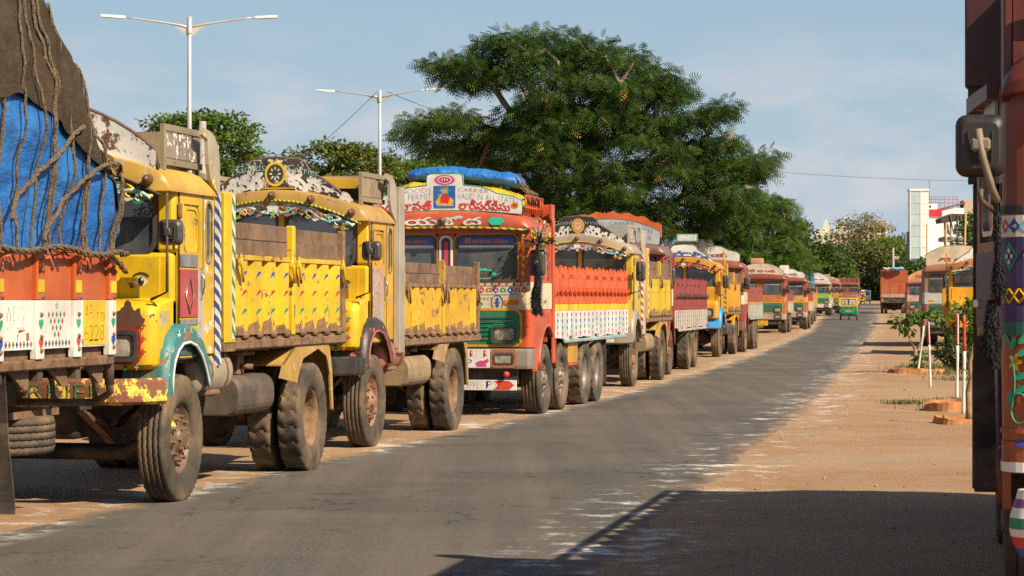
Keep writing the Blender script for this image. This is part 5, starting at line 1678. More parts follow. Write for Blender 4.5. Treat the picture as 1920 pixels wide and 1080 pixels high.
# ---- the farther lorries of the left row
def far_lorry(X, Y, slope, label, cols, n=12, L=8.0, uside=1.2, hz=2.06, head=2.6, sign=True, rearax=(5.0, 6.2), extra=None, crown=None):
    loc, rz = place(X, Y, slope, uside)
    t = thing('cargo_truck', label, 'truck', loc, rz, 'trucks parked along the road edge')
    lower, upper, belt, roof, grille, bump_, signc, plank, stripe, skirt = [paint(c, chip=.15, dust=.3) for c in cols]
    P = dict(lower=lower, upper=upper, belt=belt, roof=roof, grille=grille, bumper=bump_, grille_trim=stripe, screen_band=None, screen_fringe=flat(WHT), screen_trim=stripe)
    if sign:
        P['sign'] = dict(mat=signc, letters=[('శ్రీ సాయి', -.7, .7, 2.9, 3.04, flat((.3, .05, .05)), .05, .04)])
        if crown:
            P['sign']['top'] = crown
    flat_cab(t, P); chassis(t, 0, L - .5, rearax, front=(1.08,))
    plank_body(t, dict(planks=plank, stripe=stripe, skirt=skirt, head=upper, hook=dark_metal()), 1.5, L, n=n, z1=hz, head=head, hooks=False, pointed=False, hearts=False)
    for s in (1, -1):
        wheel(t, s * 1.05, 1.08, 'rib', .50, .27, s, 'front', seg=40)
    for v in rearax:
        dual(t, v, .50, 'lug', seg=44)
    mirror(t, 1.30, -.1, 2.1, (1.18, -.02, 2.45), .2, .36, top=2.05)
    return t
arc_top = [(u, 3.32 - .30 * abs(u) ** 2.4) for u in np.linspace(-1.12, 1.12, 17)]
t7 = far_lorry(7.05, 74.6, .17, 'rusty orange and maroon lorry with a white board, behind the blue bumpered dumper', [(.27, .05, .04), (.33, .085, .04), CRM, (.28, .09, .05), (.02, .14, .08), (.16, .1, .08), WHT, (.34, .05, .03), (.6, .28, .03), (.40, .42, .34)], rearax=(4.6, 5.8), hz=2.0)
t8 = far_lorry(12.95, 116, .155, 'maroon lorry with amber trimmed windscreens and green grille, first past the gap in the row', [(.34, .11, .03), (.30, .06, .03), (.50, .18, .06), (.24, .055, .035), (.015, .22, .12), (.4, .3, .26), (.62, .5, .4), (.28, .035, .03), (.62, .3, .03), (.5, .42, .33)], head=2.75, crown=arc_top)
m = MB(); m.box((-.22, -.16, .38), (.36, -.14, .62), flat((.68, .38, .02))); o = m.build('number_plate', t8)
m = MB(); letter(m, 'AP 28', -.18, .3, .51, .60, -.162, flat(BLK), bold=.02); letter(m, '7666', -.05, .3, .40, .49, -.162, flat(BLK), bold=.02); m.build('lettering', o)
m = MB(); m.box((-.5, .5, 2.84), (.1, 1.1, 3.58), paint((.55, .26, .12), dust=.4), .04); tag(m.build('crate', None), 'orange box on the roof of the maroon lorry past the gap', 'box').matrix_world = t8.matrix_basis
t9 = far_lorry(15.75, 131, .155, 'maroon lorry with orange belt and cream bottomed side, second past the gap', [(.34, .10, .04), (.32, .06, .04), (.6, .3, .08), (.28, .06, .05), (.02, .2, .1), (.4, .36, .3), WHT, (.32, .035, .03), (.6, .34, .04), (.52, .44, .33)], L=9.0)
t10 = far_lorry(18.0, 148, .155, 'yellow and green lorry with tall dark green load box', [(.55, .3, .03), (.06, .16, .09), (.6, .33, .03), (.05, .12, .09), (.02, .2, .1), (.4, .36, .3), (.05, .14, .1), (.6, .3, .02), (.6, .34, .04), (.5, .3, .05)], L=8, head=3.2)
t11 = far_lorry(19.9, 162, .155, 'lorry with tall blue load panel beside the green one', [(.5, .3, .05), (.05, .22, .34), (.6, .4, .1), (.04, .2, .33), (.02, .2, .1), (.5, .46, .4), (.05, .2, .3), (.55, .28, .03), (.6, .34, .04), (.5, .3, .05)], L=8, head=3.2, sign=False)
t12 = far_lorry(26.0, 200, .15, 'white and pink fronted lorry with arched white crown board, far up the road', [(.5, .46, .4), (.50, .22, .16), (.3, .5, .1), (.5, .42, .36), (.02, .26, .12), (.55, .52, .48), (.7, .68, .64), (.42, .09, .04), (.6, .34, .04), (.5, .42, .33)], crown=[(u, 3.5 - .5 * abs(u) ** 2.2) for u in np.linspace(-1.12, 1.12, 17)])
t13 = far_lorry(28.7, 214, .15, 'maroon lorry directly behind the white and pink fronted one, far up the road', [(.5, .22, .05), (.34, .09, .05), (.6, .3, .08), (.36, .1, .07), (.5, .3, .03), (.4, .36, .3), (.55, .42, .3), (.36, .06, .04), (.6, .34, .04), (.5, .42, .33)])
t14 = far_lorry(35.4, 250, .15, 'rusty maroon lorry with tall headboard, last of the row beyond the auto rickshaw', [(.35, .1, .05), (.26, .08, .06), (.3, .1, .06), (.26, .08, .06), (.5, .3, .03), (.4, .36, .3), (.26, .09, .06), (.34, .05, .04), (.6, .34, .04), (.5, .42, .33)], head=3.3, sign=False)
# ================================================================ the loaded lorry at the left edge of the view
loc, rz = place(-2.89, 17.8, .19, 1.2)
t0 = thing('cargo_truck', 'orange and white sided lorry carrying the roped blue tarpaulin load, cut by the frame', 'truck', loc, rz, 'trucks parked along the road edge')
o0 = paint((.50, .10, .022), chip=.12, dust=.22, rough=.45); w0 = paint(WHT, chip=.22, dust=.3, chipcol=(.2, .1, .06)); y0 = paint(YEL, chip=.12, dust=.2)
rod = paint((.42, .09, .04), chip=.3, dust=.3)
m = MB()
m.box((-1.15, -6.5, 1.16), (1.15, .0, 1.28), rust_metal())
for v in np.arange(-6.3, -.1, .7):
    m.box((-1.18, v, 1.05), (1.18, v + .09, 1.16), dark_metal())
for s in (-1, 1):
    m.box((s * .44 - .05, -6.5, .78), (s * .44 + .05, -.1, 1.05), dark_metal())
m.build('load_floor', t0)
m = MB(); m.box((-1.19, -.06, 1.28), (1.19, -.01, 1.95), o0); m.build('tailboard', t0)
for s in (-1, 1):
    posts = [-.075 - .69 * i for i in range(10)]
    for i, v in enumerate(posts):
        p = MB(); p.box((s * 1.17, v - .065, 1.20), (s * 1.225, v + .065, 1.595), w0, .006); p.box((s * 1.17, v - .065, 1.598), (s * 1.225, v + .065, 1.96), o0, .006)
        po = p.build('side_post', t0)
        b = MB(); b.box((s * 1.225, v - .055, 1.65), (s * 1.229, v + .055, 1.735), y0); b.build('yellow_patch', po)
        b = MB()
        for z in (1.26, 1.35, 1.50, 1.62, 1.80):
            b.lathe([(0, .016), (.012, .014), (.017, 0)], rust_metal(), 'u', (1.225, v + (.03 if z > 1.6 else 0), z), 8)
        if s > 0: b.build('rivet', po)
        if s > 0:
            h = MB(); heart(h, v, 1.44, .045, 1.227, flat((.02, .35, .16)), 'u'); heart(h, v, 1.31, .045, 1.227, flat((.6, .05, .03)) if i % 3 else flat(BLU), 'u'); h.build('heart_pattern', po)
        h = MB(); h.tube([(s * 1.228, v - .03, 1.78), (s * 1.245, v - .03, 1.87), (s * 1.29, v - .01, 1.885), (s * 1.295, v + .03, 1.83), (s * 1.29, v + .03, 1.80)], .012, rod, 6); h.build('rope_hook', po)
    for i in range(len(posts) - 1):
        a, b_ = posts[i + 1] + .07, posts[i] - .07
        p = MB(); p.box((s * 1.17, a, 1.27), (s * 1.195, b_, 1.597), w0); p.box((s * 1.17, a, 1.6), (s * 1.193, b_, 1.93), o0); po = p.build('side_panel', t0)
        p = MB(); p.tube([(s * 1.2, a + .2, 1.80), (s * 1.2, a + .2, 1.90), (s * 1.26, a + .22, 1.915), (s * 1.27, a + .26, 1.87)], .011, rod, 6); p.build('rope_hook', po)
        if s > 0:
            d = MB()
            for j in range(9):
                vv = a + (b_ - a) * (j + .5) / 9
                shape(d, 'diamond', vv, 1.305, .021, 1.1965, (flat(GRN), flat(BLU), flat(RED))[j % 3], 'u')
            d.build('diamond_pattern', po)
    m = MB(); m.box((s * 1.12, -6.5, 1.13), (s * 1.21, -.01, 1.20), rust_metal(), .01); m.box((s * 1.165, -6.5, 1.93), (s * 1.2, -.01, 1.97), o0); m.build('sill_rail', t0)
    for v in (-.2, -.9, -1.6):
        k = MB(); k.prism([(v - .2, 1.13), (v + .14, 1.13), (v + .14, 1.0), (v + .05, 1.0)], 'u', s * 1.12, s * 1.14, rust_metal()); k.build('bracket', t0)
d = MB(); d.box((1.196, -.68 + .085, 1.28), (1.1985, -.15, 1.595), y0); po = d.build('plate_patch', t0)
ink = flat((.10, .05, .02))
d = MB(); letter(d, 'AP16', -.57, -.29, 1.45, 1.565, 1.200, ink, 'u', bold=.05); letter(d, 'TB', -.27, -.18, 1.45, 1.51, 1.200, ink, 'u', bold=.03); letter(d, '6228', -.58, -.20, 1.305, 1.42, 1.200, ink, 'u', bold=.06); d.build('lettering', po)
d = MB(); letter(d, 'WE', -1.99, -1.82, 1.46, 1.565, 1.1965, flat((.28, .1, .06)), 'u', bold=.05); letter(d, '2', -1.78, -1.64, 1.38, 1.56, 1.1965, flat((.45, .1, .06)), 'u', bold=.05); letter(d, 'OURS', -1.99, -1.68, 1.32, 1.42, 1.1965, flat((.28, .1, .06)), 'u', bold=.05)
letter(d, '1', -1.64, -1.59, 1.33, 1.38, 1.1965, flat((.45, .1, .06)), 'u', bold=.04); d.build('lettering', t0)
d = MB()
for r in range(4):
    for c in range(5 - r):
        shape(d, 'diamond', -1.1 + (c - (4 - r) / 2) * .07, 1.50 - .045 * r, .02, 1.1965, (flat((.45, .08, .05)), flat((.03, .28, .14)))[(r + c) % 2], 'u')
shape(d, 'flower', -1.1, 1.56, .03, 1.1965, flat((.35, .36, .38)), 'u'); d.build('flower_pattern', t0)
# rear under-run frame, spare wheel, flaps and chain
m = MB()
for u in (.35, .62, .95):
    m.tube([(u, .06, 1.18), (u + .02, .22, 1.0), (u, .30, .84)], .022, brown_bar(), 6)
m.tube([(.0, .30, .84), (.95, .30, .84)], .03, brown_bar(), 6); m.tube([(.95, .30, .84), (1.1, .20, .92), (1.12, .06, 1.18)], .03, rust_metal(), 6)
m.tube([(1.16, .02, .98), (1.16, .02, 1.3)], .035, brown_bar(), 6)
m.build('rear_bar', t0)
dual(t0, -2.75, .51)
sp = wheel(t0, .5, -.72, 'rib', .50, .27, 1, 'rear'); sp.name = 'spare_wheel'; sp.location = (.5, -.72, .655); sp.rotation_euler = (0, R(90), 0)
m = MB(); m.box((.1, -1.2, .78), (.9, -.3, .83), rust_metal()); m.build('spare_carrier', t0)
m = MB(); m.loft([[(u, -1.93 + .05 * math.sin(z * 3), z) for u in (.62, 1.17)] + [(u, -1.915 + .05 * math.sin(z * 3), z) for u in (1.17, .62)] for z in np.linspace(.55, 1.2, 9)], rubber_clean()); m.build('mudflap', t0)
m = MB(); m.loft([[(u, -1.90 + .07 * math.sin(z * 4 + u), z) for u in (.66, 1.2)] + [(u, -1.888 + .07 * math.sin(z * 4 + u), z) for u in (1.2, .66)] for z in np.linspace(.2, .8, 9)], simple('dusty_flap', (.06, .048, .036), .85, dust=.5)); m.build('mudflap', t0)
for i in range(12):
    c = MB(); z = 1.08 - .034 * i; v = -1.5 - .012 * i
    c.tube([(1.0 + (.016 if i % 2 else .004) * math.cos(a), v + (.004 if i % 2 else .016) * math.cos(a), z + .022 * math.sin(a)) for a in np.linspace(0, 6.283, 11)[:-1]], .005, rust_metal(), 5, closed=True); c.build('chain_link', t0)

# the load: heaped sacks under a blue plastic sheet, with a brown canvas over its top
def heap(v, t, grow=0.0):
    """point on the heap: v along the lorry (0 = rear), t in 0..1 from the near rim over the top to the far rim"""
    e = max(0.0, 1 - max(0.0, (v + 2.9) / 2.82) ** 2.0) ** .5 if v > -2.9 else 1.0
    H = 2.2 * e + .27
    a = math.pi * t
    c, s_ = math.cos(a), math.sin(a)
    bul = 1.16 + .14 * math.sin(min(1, abs(s_) * 1.2) * math.pi) * .9
    rho = (abs(c) ** 4 + abs(s_) ** 4) ** -.25
    u = bul * rho * c * (1 - .10 * (1 - e) * abs(s_))
    z = 1.93 + H * rho * abs(s_)
    vv = v
    n = Vector((c, .25 if v > -.6 else 0.0, s_ * .8 + .1)).normalized()
    p = Vector((u, vv, z))
    q = p * 1.0
    w_ = Vector((mnoise.noise(q * 1.3), mnoise.noise(q * 1.3 + Vector((7, 7, 7))), mnoise.noise(q * 1.3 + Vector((3, 1, 9)))))
    k = mnoise.fractal(q * 1.7 + Vector((5, 1, 2)), 1.0, 2.0, 3) * .07 + mnoise.ridged_multi_fractal(Vector((q.x * 2.0, q.y * .8 + q.z * .5, q.z * 2.6 - q.y * .3)) + w_ * .9, .9, 2.2, 5, .9, 2.0) * .036
    return p + n * (k + grow), n
def sheet_mesh(name, vs, t_of, grow, mat, thick=.012):
    nt_ = 90; V = []; F = []
    for v in vs:
        t0_, t1_ = t_of(v)
        for j in range(nt_ + 1):
            p, n = heap(v, t0_ + (t1_ - t0_) * j / nt_, grow(v, j / nt_) if callable(grow) else grow)
            V.append(tuple(p))
    w = nt_ + 1
    for i in range(len(vs) - 1):
        for j in range(nt_):
            F.append((i * w + j, i * w + j + 1, (i + 1) * w + j + 1, (i + 1) * w + j))
    # close the rear end with a fan so that the heap has a back
    e = len(V); c = sum((Vector(V[(len(vs) - 1) * w + j]) for j in range(w)), Vector()) / w
    V.append((c.x, c.y + .02, c.z))
    F += [((len(vs) - 1) * w + j, (len(vs) - 1) * w + j + 1, e) for j in range(nt_)]
    mb = MB(); mb.add(V, F, mat, True)
    return mb
def cloth(name, a, b, rough, bs, bump, gl=.5):
    m, nt, bb = _new(name)
    v, raw, tc = coords(nt)
    n1 = noise(nt, v, 2.2, 7, .65); n2 = noise(nt, v, 11, 6, .7)
    col = mix(nt, ramp(nt, n1, .3, .7), a, b)
    col = mix(nt, ramp(nt, n2, .5, .8, 0, .45), col, tuple(min(1, x * 1.9 + .02) for x in b))
    nt.links.new(col, bb.inputs['Base Color'])
    bb.inputs['Roughness'].default_value = rough; bb.inputs['Specular IOR Level'].default_value = gl
    mp = N(nt, 'ShaderNodeMapping'); mp.inputs['Scale'].default_value = (1, .45, 1.1); nt.links.new(raw, mp.inputs['Vector'])
    n3 = noise(nt, mp.outputs[0], bs, 7, .6)
    bp = N(nt, 'ShaderNodeBump'); bp.inputs['Strength'].default_value = bump; bp.inputs['Distance'].default_value = .06
    nt.links.new(n3, bp.inputs['Height']); nt.links.new(bp.outputs[0], bb.inputs['Normal'])
    return m
blue_tarp = cloth('blue_tarpaulin', (.010, .09, .34), (.03, .19, .52), .33, 5.0, 1.0)
brown_canvas = cloth('brown_canvas', (.038, .026, .016), (.068, .048, .030), .92, 7, .8, .2)
yellow_tarp = cloth('yellow_tarpaulin', (.62, .36, .01), (.78, .5, .02), .4, 6, .7)
vs = list(np.linspace(-6.3, -2.4, 26)) + list(np.linspace(-2.3, -.095, 70))
mb = sheet_mesh('tarpaulin', vs, lambda v: (0.0, 1.0), 0.0, blue_tarp)
o = mb.build('tarpaulin_load', None, loc, (0, 0, rz)); tag(o, 'crumpled blue tarpaulin tied over the heaped load at the far left', 'tarpaulin')
def hem(v):
    return .119 + .004 * math.sin(v * 3.1 + .6) + .003 * math.sin(v * 8.3) + .03 * max(0.0, v + .6)
mb = sheet_mesh('canvas', list(np.linspace(-6.3, -2.4, 26)) + list(np.linspace(-2.3, -.11, 60)), lambda v: (hem(v), 1 - hem(v)), lambda v, s: .035 + .02 * math.sin(v * 5), brown_canvas)
o = mb.build('canvas_cover', None, loc, (0, 0, rz)); tag(o, 'brown canvas sheet draped over the top of the blue tarpaulin load', 'canvas')
# ropes
rm, rnt, rb_ = _new('hemp_rope')
rv, rraw, rtc = coords(rnt)
rn = noise(rnt, rv, 55, 4, .7)
rnt.links.new(mix(rnt, ramp(rnt, rn, .3, .7), (.075, .05, .028), (.26, .185, .11)), rb_.inputs['Base Color']); rb_.inputs['Roughness'].default_value = .95
rbp = N(rnt, 'ShaderNodeBump'); rbp.inputs['Strength'].default_value = 1.0; rbp.inputs['Distance'].default_value = .02; rnt.links.new(rn, rbp.inputs['Height']); rnt.links.new(rbp.outputs[0], rb_.inputs['Normal'])
def rope(fn, n, r, label, group=None):
    """three strands laid round each other along the path fn(0..1)"""
    P = [fn(i / n) for i in range(n + 1)]
    mb = MB(); L = 0
    for k in range(3):
        pts = []; L = 0
        for i, p in enumerate(P):
            if i: L += (P[i] - P[i - 1]).length
            d = (P[min(i + 1, n)] - P[max(i - 1, 0)]).normalized()
            a = d.cross(Vector((.3, .9, .1))).normalized(); b = d.cross(a)
            ph = L / .055 + 2.094 * k
            pts.append(p + (a * math.cos(ph) + b * math.sin(ph)) * r * .5 + Vector((random.uniform(-1, 1), random.uniform(-1, 1), random.uniform(-1, 1))) * r * .07)
        mb.tube(pts, r * .58, rm, 6)
    o = mb.build('rope', None, loc, (0, 0, rz)); tag(o, label, 'rope', group)
    return o
gr_ = 'ropes hanging over the blue load'
ORD = ['first', 'second', 'third', 'fourth', 'fifth', 'sixth', 'seventh', 'eighth', 'ninth', 'tenth', 'eleventh']
for i, (v, tt, sw) in enumerate(((-.24, .34, .02), (-.28, .33, -.015), (-.50, .30, .02), (-.74, .26, .02), (-.80, .5, -.05), (-1.12, .24, .04), (-1.44, .5, -.04), (-1.52, .5, .03), (-1.80, .5, .04), (-2.02, .5, -.03), (-2.35, .5, .03))):
    def fn(s, v=v, tt=tt, sw=sw):
        p, n = heap(v + sw * .4 * math.sin(s * 6), .0 + tt * s, .045 + .02 * math.sin(s * 9 + v * 7))
        if s < .12:
            p = p.lerp(Vector((1.30, v, 1.90)), (0.12 - s) / .12)
        return p
    rope(fn, 130, .011 + .0025 * (i % 3 == 1), ORD[i] + ' frayed rope hanging over the blue load, counted from its rear corner', gr_)
def dg(v0, t0_, v1, t1_, g=.075):
    return lambda s: heap(v0 + (v1 - v0) * s, t0_ + (t1_ - t0_) * s, g + .02 * math.sin(s * 7))[0]
rope(dg(-.26, .15, -1.6, .006), 110, .016, 'lower of the two ropes slanting across the blue tarpaulin load')
rope(dg(-1.0, .13, -2.3, .02), 110, .016, 'upper of the two ropes slanting across the blue tarpaulin load')
def along(s):
    v = -2.3 + 2.35 * s
    return Vector((1.285 + .01 * math.sin(v * 9), v, 1.935 + .02 * math.sin(v * 4.6 + 1) - .02 * (s > .95)))
rope(along, 120, .022, 'brown rope laid level along the top rail of the orange side')
def endk(s):
    return Vector((1.30 - .03 * s, -.35 + .42 * s, 1.93 - .13 * s))
rope(endk, 40, .018, 'short rope end knotted at the rear corner of the orange side')

# ---- bundles on the roof of the orange red lorry
loc3 = t3.location.copy(); rz3 = t3.rotation_euler.z
def roll(name, label, u0, u1, v, z, ru, rzz, mat, sag, cat='tarpaulin'):
    mb = MB(); secs = []
    n = 90
    for i in range(n + 1):
        s = i / n; u = u0 + (u1 - u0) * s
        k = min(1, min(s, 1 - s) * 9 + .35) ** .6
        sec = []
        for j in range(34):
            a = 2 * math.pi * j / 34
            p = Vector((u, v + ru * k * math.cos(a), z + sag(s) + rzz * k * math.sin(a)))
            w = mnoise.fractal(p * 3.0, 1.0, 2.1, 3) * .022 + mnoise.ridged_multi_fractal(Vector((p.x * 3 + p.z * 2, p.y * 9, p.z * 9)), .9, 2.2, 4, .9, 2.0) * .011 - .012
            sec.append(tuple(p + Vector((0, math.cos(a), math.sin(a))) * w))
        secs.append(sec)
    mb.loft(secs, mat, True)
    o = mb.build(name, None, loc3, (0, 0, rz3)); tag(o, label, cat)
roll('tarpaulin_roll', 'long rolled blue tarpaulin lying across the roof of the orange red lorry', -.62, 1.02, .38, 3.27, .20, .105, blue_tarp, lambda s: .10 - .16 * s * s - .05 * (1 - s) ** 3)
roll('tarpaulin_bundle', 'yellow folded sheet under the blue roll on the orange red lorry', -.66, 1.08, .32, 3.06, .30, .12, yellow_tarp, lambda s: .05 - .20 * s ** 3)
mb = MB()
for s in (-1, 1):
    for z in (2.86, 3.02):
        mb.tube([(s * 1.1, .02, z), (s * 1.1, 1.3, z)], .014, paint(ORA, chip=.2), 6)
    for v in np.arange(.05, 1.3, .15):
        mb.tube([(s * 1.1, v, 2.78), (s * 1.1, v, 3.02)], .012, paint(ORA, chip=.2), 6)
mb.tube([(-1.1, 1.3, 3.02), (1.1, 1.3, 3.02)], .014, paint(ORA, chip=.2), 6)
for v in (.1, .6, 1.2):
    mb.tube([(-1.1, v, 2.86), (1.1, v, 2.86)], .02, dark_metal(), 6)
mb.build('luggage_rail', t3)
for q in range(8):
    mb = MB(); v = .05 + .11 * q
    mb.tube([(1.0 - .08 * (q % 3), v * .8 + .1, 3.32 - .03 * q), (1.10, v + .05, 3.08), (1.12, v + .12, 2.90)], .011, rm, 5)
    tag(mb.build('lashing', None, loc3, (0, 0, rz3)), ORD[q] + ' thin lashing, from the front, on the roof rail of the orange red lorry', 'rope', 'lashings on the orange red lorry roof')
# flowers and black wool tassel hanging from its mirror arm
mb = MB()
fl = [flat((.75, .7, .45)), flat((.7, .55, .05)), flat((.3, .02, .25)), flat((.5, .05, .3)), simple('leaf_dark', (.03, .07, .02), .7)]
for i in range(60):
    c = Vector((1.34 + random.gauss(0, .10), -.2 + random.gauss(0, .06), 2.44 + random.gauss(0, .10)))
    mb.tube([(1.33, -.2, 2.38), c], .004, fl[4], 4)
    garland_flower(mb, c, random.uniform(.03, .055), fl[(0 if c.z > 2.45 else random.choice((2, 3, 4, 4, 1)))] if random.random() < .75 else fl[1], 10)
mb.tube([(1.32, -.2, 2.36), (1.33, -.2, 2.1)], .015, fl[4], 6)
tag(mb.build('flower_bunch', None, loc3, (0, 0, rz3)), 'bunch of white, yellow and purple flowers tied by the mirror of the orange red lorry', 'flowers')
o = tassel_mesh('tassel', [(1.32, -.22, 2.10), (1.325, -.22, 1.98), (1.33, -.22, 1.84), (1.30, -.22, 1.68), (1.30, -.22, 1.52), (1.34, -.22, 1.42)], [.03, .06, .08, .11, .12, .09], simple('black_wool', (.012, .011, .014), .9), None, 1500, .06)
o.location = loc3; o.rotation_euler = (0, 0, rz3); tag(o, 'black wool tassel hanging beside the cab of the orange red lorry', 'tassel')

# ================================================================ right-hand side: lorries on the dirt shoulder
# ---- the near one, seen only as a sliver at the frame edge
loc, rz = place(2.26, 11.3, .185, -1.2)
r1 = thing('cargo_truck', 'dark red lorry with painted corner, of which only a sliver shows beside the camera', 'truck', loc, rz, 'trucks parked on the dirt shoulder')
dr = paint((.13, .022, .016), chip=.25, dust=.25, chipcol=(.4, .36, .3)); ob = paint((.33, .068, .018), chip=.12, dust=.15, rough=.35); pur = flat((.055, .025, .11)); grn_ = flat((.015, .13, .08))  # this lorry's reds, upper panels too, are darkened to stand in for shade
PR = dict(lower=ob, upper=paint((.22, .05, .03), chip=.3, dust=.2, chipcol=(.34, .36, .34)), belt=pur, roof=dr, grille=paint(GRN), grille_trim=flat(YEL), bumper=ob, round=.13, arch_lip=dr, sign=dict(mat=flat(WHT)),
          extra_bands=[(2.00, 2.035, rubber_clean(), 'rubber_strip', .006), (1.89, 1.99, flat(WHT), 'painted_band', .005), (1.66, 1.885, pur, 'painted_band', .004), (1.58, 1.655, flat((.13, .03, .03)), 'painted_band', .005), (1.50, 1.578, pur, 'painted_band', .004), (1.435, 1.498, grn_, 'painted_band', .005), (.985, 1.005, ob, 'pressed_rib', .008), (.80, .948, ob, 'lower_band', .003), (.805, .85, flat(WHT), 'painted_edge', .007)])
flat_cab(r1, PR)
for ch in [c for c in r1.children_recursive if c.name.split('.')[0] in ('bumper', 'fog_lamp', 'lens') and (c.name.startswith('bumper') or c.parent.name.startswith(('bumper', 'fog_lamp')))]:
    bpy.data.objects.remove(ch)
chassis(r1, 0, 7.2, (5.0,), front=(1.08,))
plank_body(r1, dict(planks=dr, stripe=paint(YEL), skirt=flat(WHT), head=dr), 1.5, 7.4, n=15, z1=2.5, hearts=False, hooks=False)
for s in (-1, 1):
    m = MB()
    m.tube([(s * 1.21, 1.6, 2.58), (s * 1.21, 7.3, 2.58)], .035, dark_metal(), 6)
    for v in np.arange(1.7, 7.31, .56):
        m.tube([(s * 1.21, v, 2.4), (s * 1.21, v, 2.58)], .03, dark_metal(), 6)
    m.build('rack_rail', r1)
for s in (1, -1):
    wheel(r1, s * 1.05, 1.08, 'rib', .50, .27, s, 'front')
dual(r1, 5.0, .5)
# decoration on the corner, written round it at real size
def corner_pt(u_arc, z, off=.008):
    """u_arc: metres round the corner measured from the side; returns a point just off the cab's left front corner"""
    rc = .13; W = 1.2
    a = min(R(90), u_arc / rc); ex = max(0, u_arc - rc * R(90))
    return (-(W - rc + (rc + off) * math.cos(a)) + ex, rc - (rc + off) * math.sin(a), z)
def corner_shape(mb, pts, mat, off=.009):
    mb.poly([corner_pt(a, z, off) for a, z in pts], mat)
d = MB()
def cd_(cx, cz, sx, sz): return [(cx - sx, cz), (cx, cz - sz), (cx + sx, cz), (cx, cz + sz)]
for i, c in enumerate((flat(ORA), flat(BLU), flat(CYAN), flat(ORA), flat(BLU), flat(CYAN))):
    corner_shape(d, cd_(.07 + .055 * i, 1.94, .03, .035), c)
corner_shape(d, cd_(.10, 1.80, .045, .07), flat((.02, .32, .2)))
for q in ((-.014, 0), (.014, 0), (0, .025), (0, -.025)):
    corner_shape(d, [(.10 + q[0] + .008 * math.cos(a), 1.80 + q[1] + .012 * math.sin(a)) for a in np.linspace(0, 6.283, 9)[:-1]], flat(WHT), .012)
for k in range(4):
    d.tube([corner_pt(.17 + .016 * k + t * .10, 1.80 + .05 * math.sin(t * 5 + k), .012) for t in np.linspace(0, 1, 9)], .005, flat((.6, .58, .62)), 5)
for k in range(6):
    d.tube([corner_pt(.05 + .05 * k + .05 * t, 1.585 + .065 * t, .01) for t in (0, .5, 1)], .005, flat(YEL), 5)
    d.tube([corner_pt(.10 + .05 * k - .05 * t, 1.585 + .065 * t, .01) for t in (0, .5, 1)], .005, flat(YEL), 5)
lfm = flat((.02, .36, .2))
d.tube([corner_pt(.11 + .02 * math.sin(t * 3), 1.08 + .26 * t, .01) for t in np.linspace(0, 1, 9)], .0045, lfm, 5)
d.tube([corner_pt(.15 + .04 * math.cos(a), 1.10 + .07 * math.sin(a), .01) for a in np.linspace(0, 6.28, 17)], .0045, lfm, 5)
for (cx, cz, ang) in ((.17, 1.36, .6), (.16, 1.25, .5), (.16, 1.19, .5), (.08, 1.42, 2.2), (.12, 1.40, 1.2), (.17, 1.42, .8), (.10, 1.15, 1.2)):
    corner_shape(d, [(cx + .032 * math.cos(a) * math.cos(ang) - .015 * math.sin(a) * math.sin(ang), cz + .032 * math.cos(a) * math.sin(ang) + .015 * math.sin(a) * math.cos(ang)) for a in np.linspace(0, 6.283, 13)[:-1]], lfm)
corner_shape(d, [(.13 + .036 * (.7 + .3 * math.cos(5 * a)) * math.cos(a), 1.315 + .042 * (.7 + .3 * math.cos(5 * a)) * math.sin(a)) for a in np.linspace(0, 6.283, 41)[:-1]], flat((.7, .5, .02)), .011)
corner_shape(d, [(.13 + .01 * math.cos(a), 1.315 + .012 * math.sin(a)) for a in np.linspace(0, 6.283, 11)[:-1]], flat((.6, .2, .02)), .014)
corner_shape(d, [(.17 + .04 * math.cos(a) * (1 + .15 * math.cos(6 * a)), .94 + .018 * math.sin(a)) for a in np.linspace(0, 6.283, 25)[:-1]], flat((.02, .05, .4)))
d.build('painted_flower_pattern', r1)
# round painted end of the bumper
m = MB()
for z0_, z1_, r0_, r1__, c in ((.70, .74, .075, .085, WHT), (.66, .70, .085, .1, (.2, .05, .2)), (.615, .66, .10, .112, WHT), (.565, .615, .112, .115, GRN), (.53, .565, .115, .108, WHT), (.48, .53, .108, .09, RED), (.44, .48, .09, .07, BLU)):
    m.lathe([(0, z0_), (r0_ if z1_ > z0_ else r0_, z1_), (r1__, z0_), (0, z0_)][1:3], flat(c), 'z', (-1.06, -.16, 0), 20)
m.lathe([(0, .74), (.075, .74)], flat(CRM), 'z', (-1.06, -.16, 0), 20); m.build('bumper_end', r1)
# the driver's door stands ajar, a hood over its window and the guard panel behind it
for ch in list(r1.children):
    if ch.name.startswith('door') and min(v.co.x for v in ch.data.vertices) < 0:
        a = R(9); h = Vector((-1.19, .23, 0)); M = Matrix.Rotation(a, 3, 'Z')
        ch.rotation_euler = (0, 0, a); ch.location = h - M @ h
        x = MB(); x.prism([(.30, 2.55), (.92, 2.52), (.92, 2.60), (.30, 2.62)], 'u', -1.26, -1.2, dr); x.prism([(.34, 2.44), (.34, 2.55), (.60, 2.55), (.9, 2.36)], 'u', -1.215, -1.2, paint((.45, .42, .42), chip=.3, dust=.3)); x.build('door_hood', ch)
        for z in (1.62, 2.1):
            x = MB(); x.lathe([(0, -.05), (.022, -.05), (.022, .05), (0, .05)], dr, 'z', (-1.22, .30, z), 10); x.build('hinge', ch)
m = MB(); m.box((-1.375, 1.40, 2.70), (-1.19, 1.52, 3.22), paint((.06, .016, .012), chip=.3, dust=.1), .01); m.box((-1.36, 1.43, 2.2), (-1.19, 1.49, 2.70), paint((.06, .016, .012), chip=.3, dust=.1)); m.build('guard_panel', r1)  # guard panel colour darkened further to imitate the shade on it
m = MB()
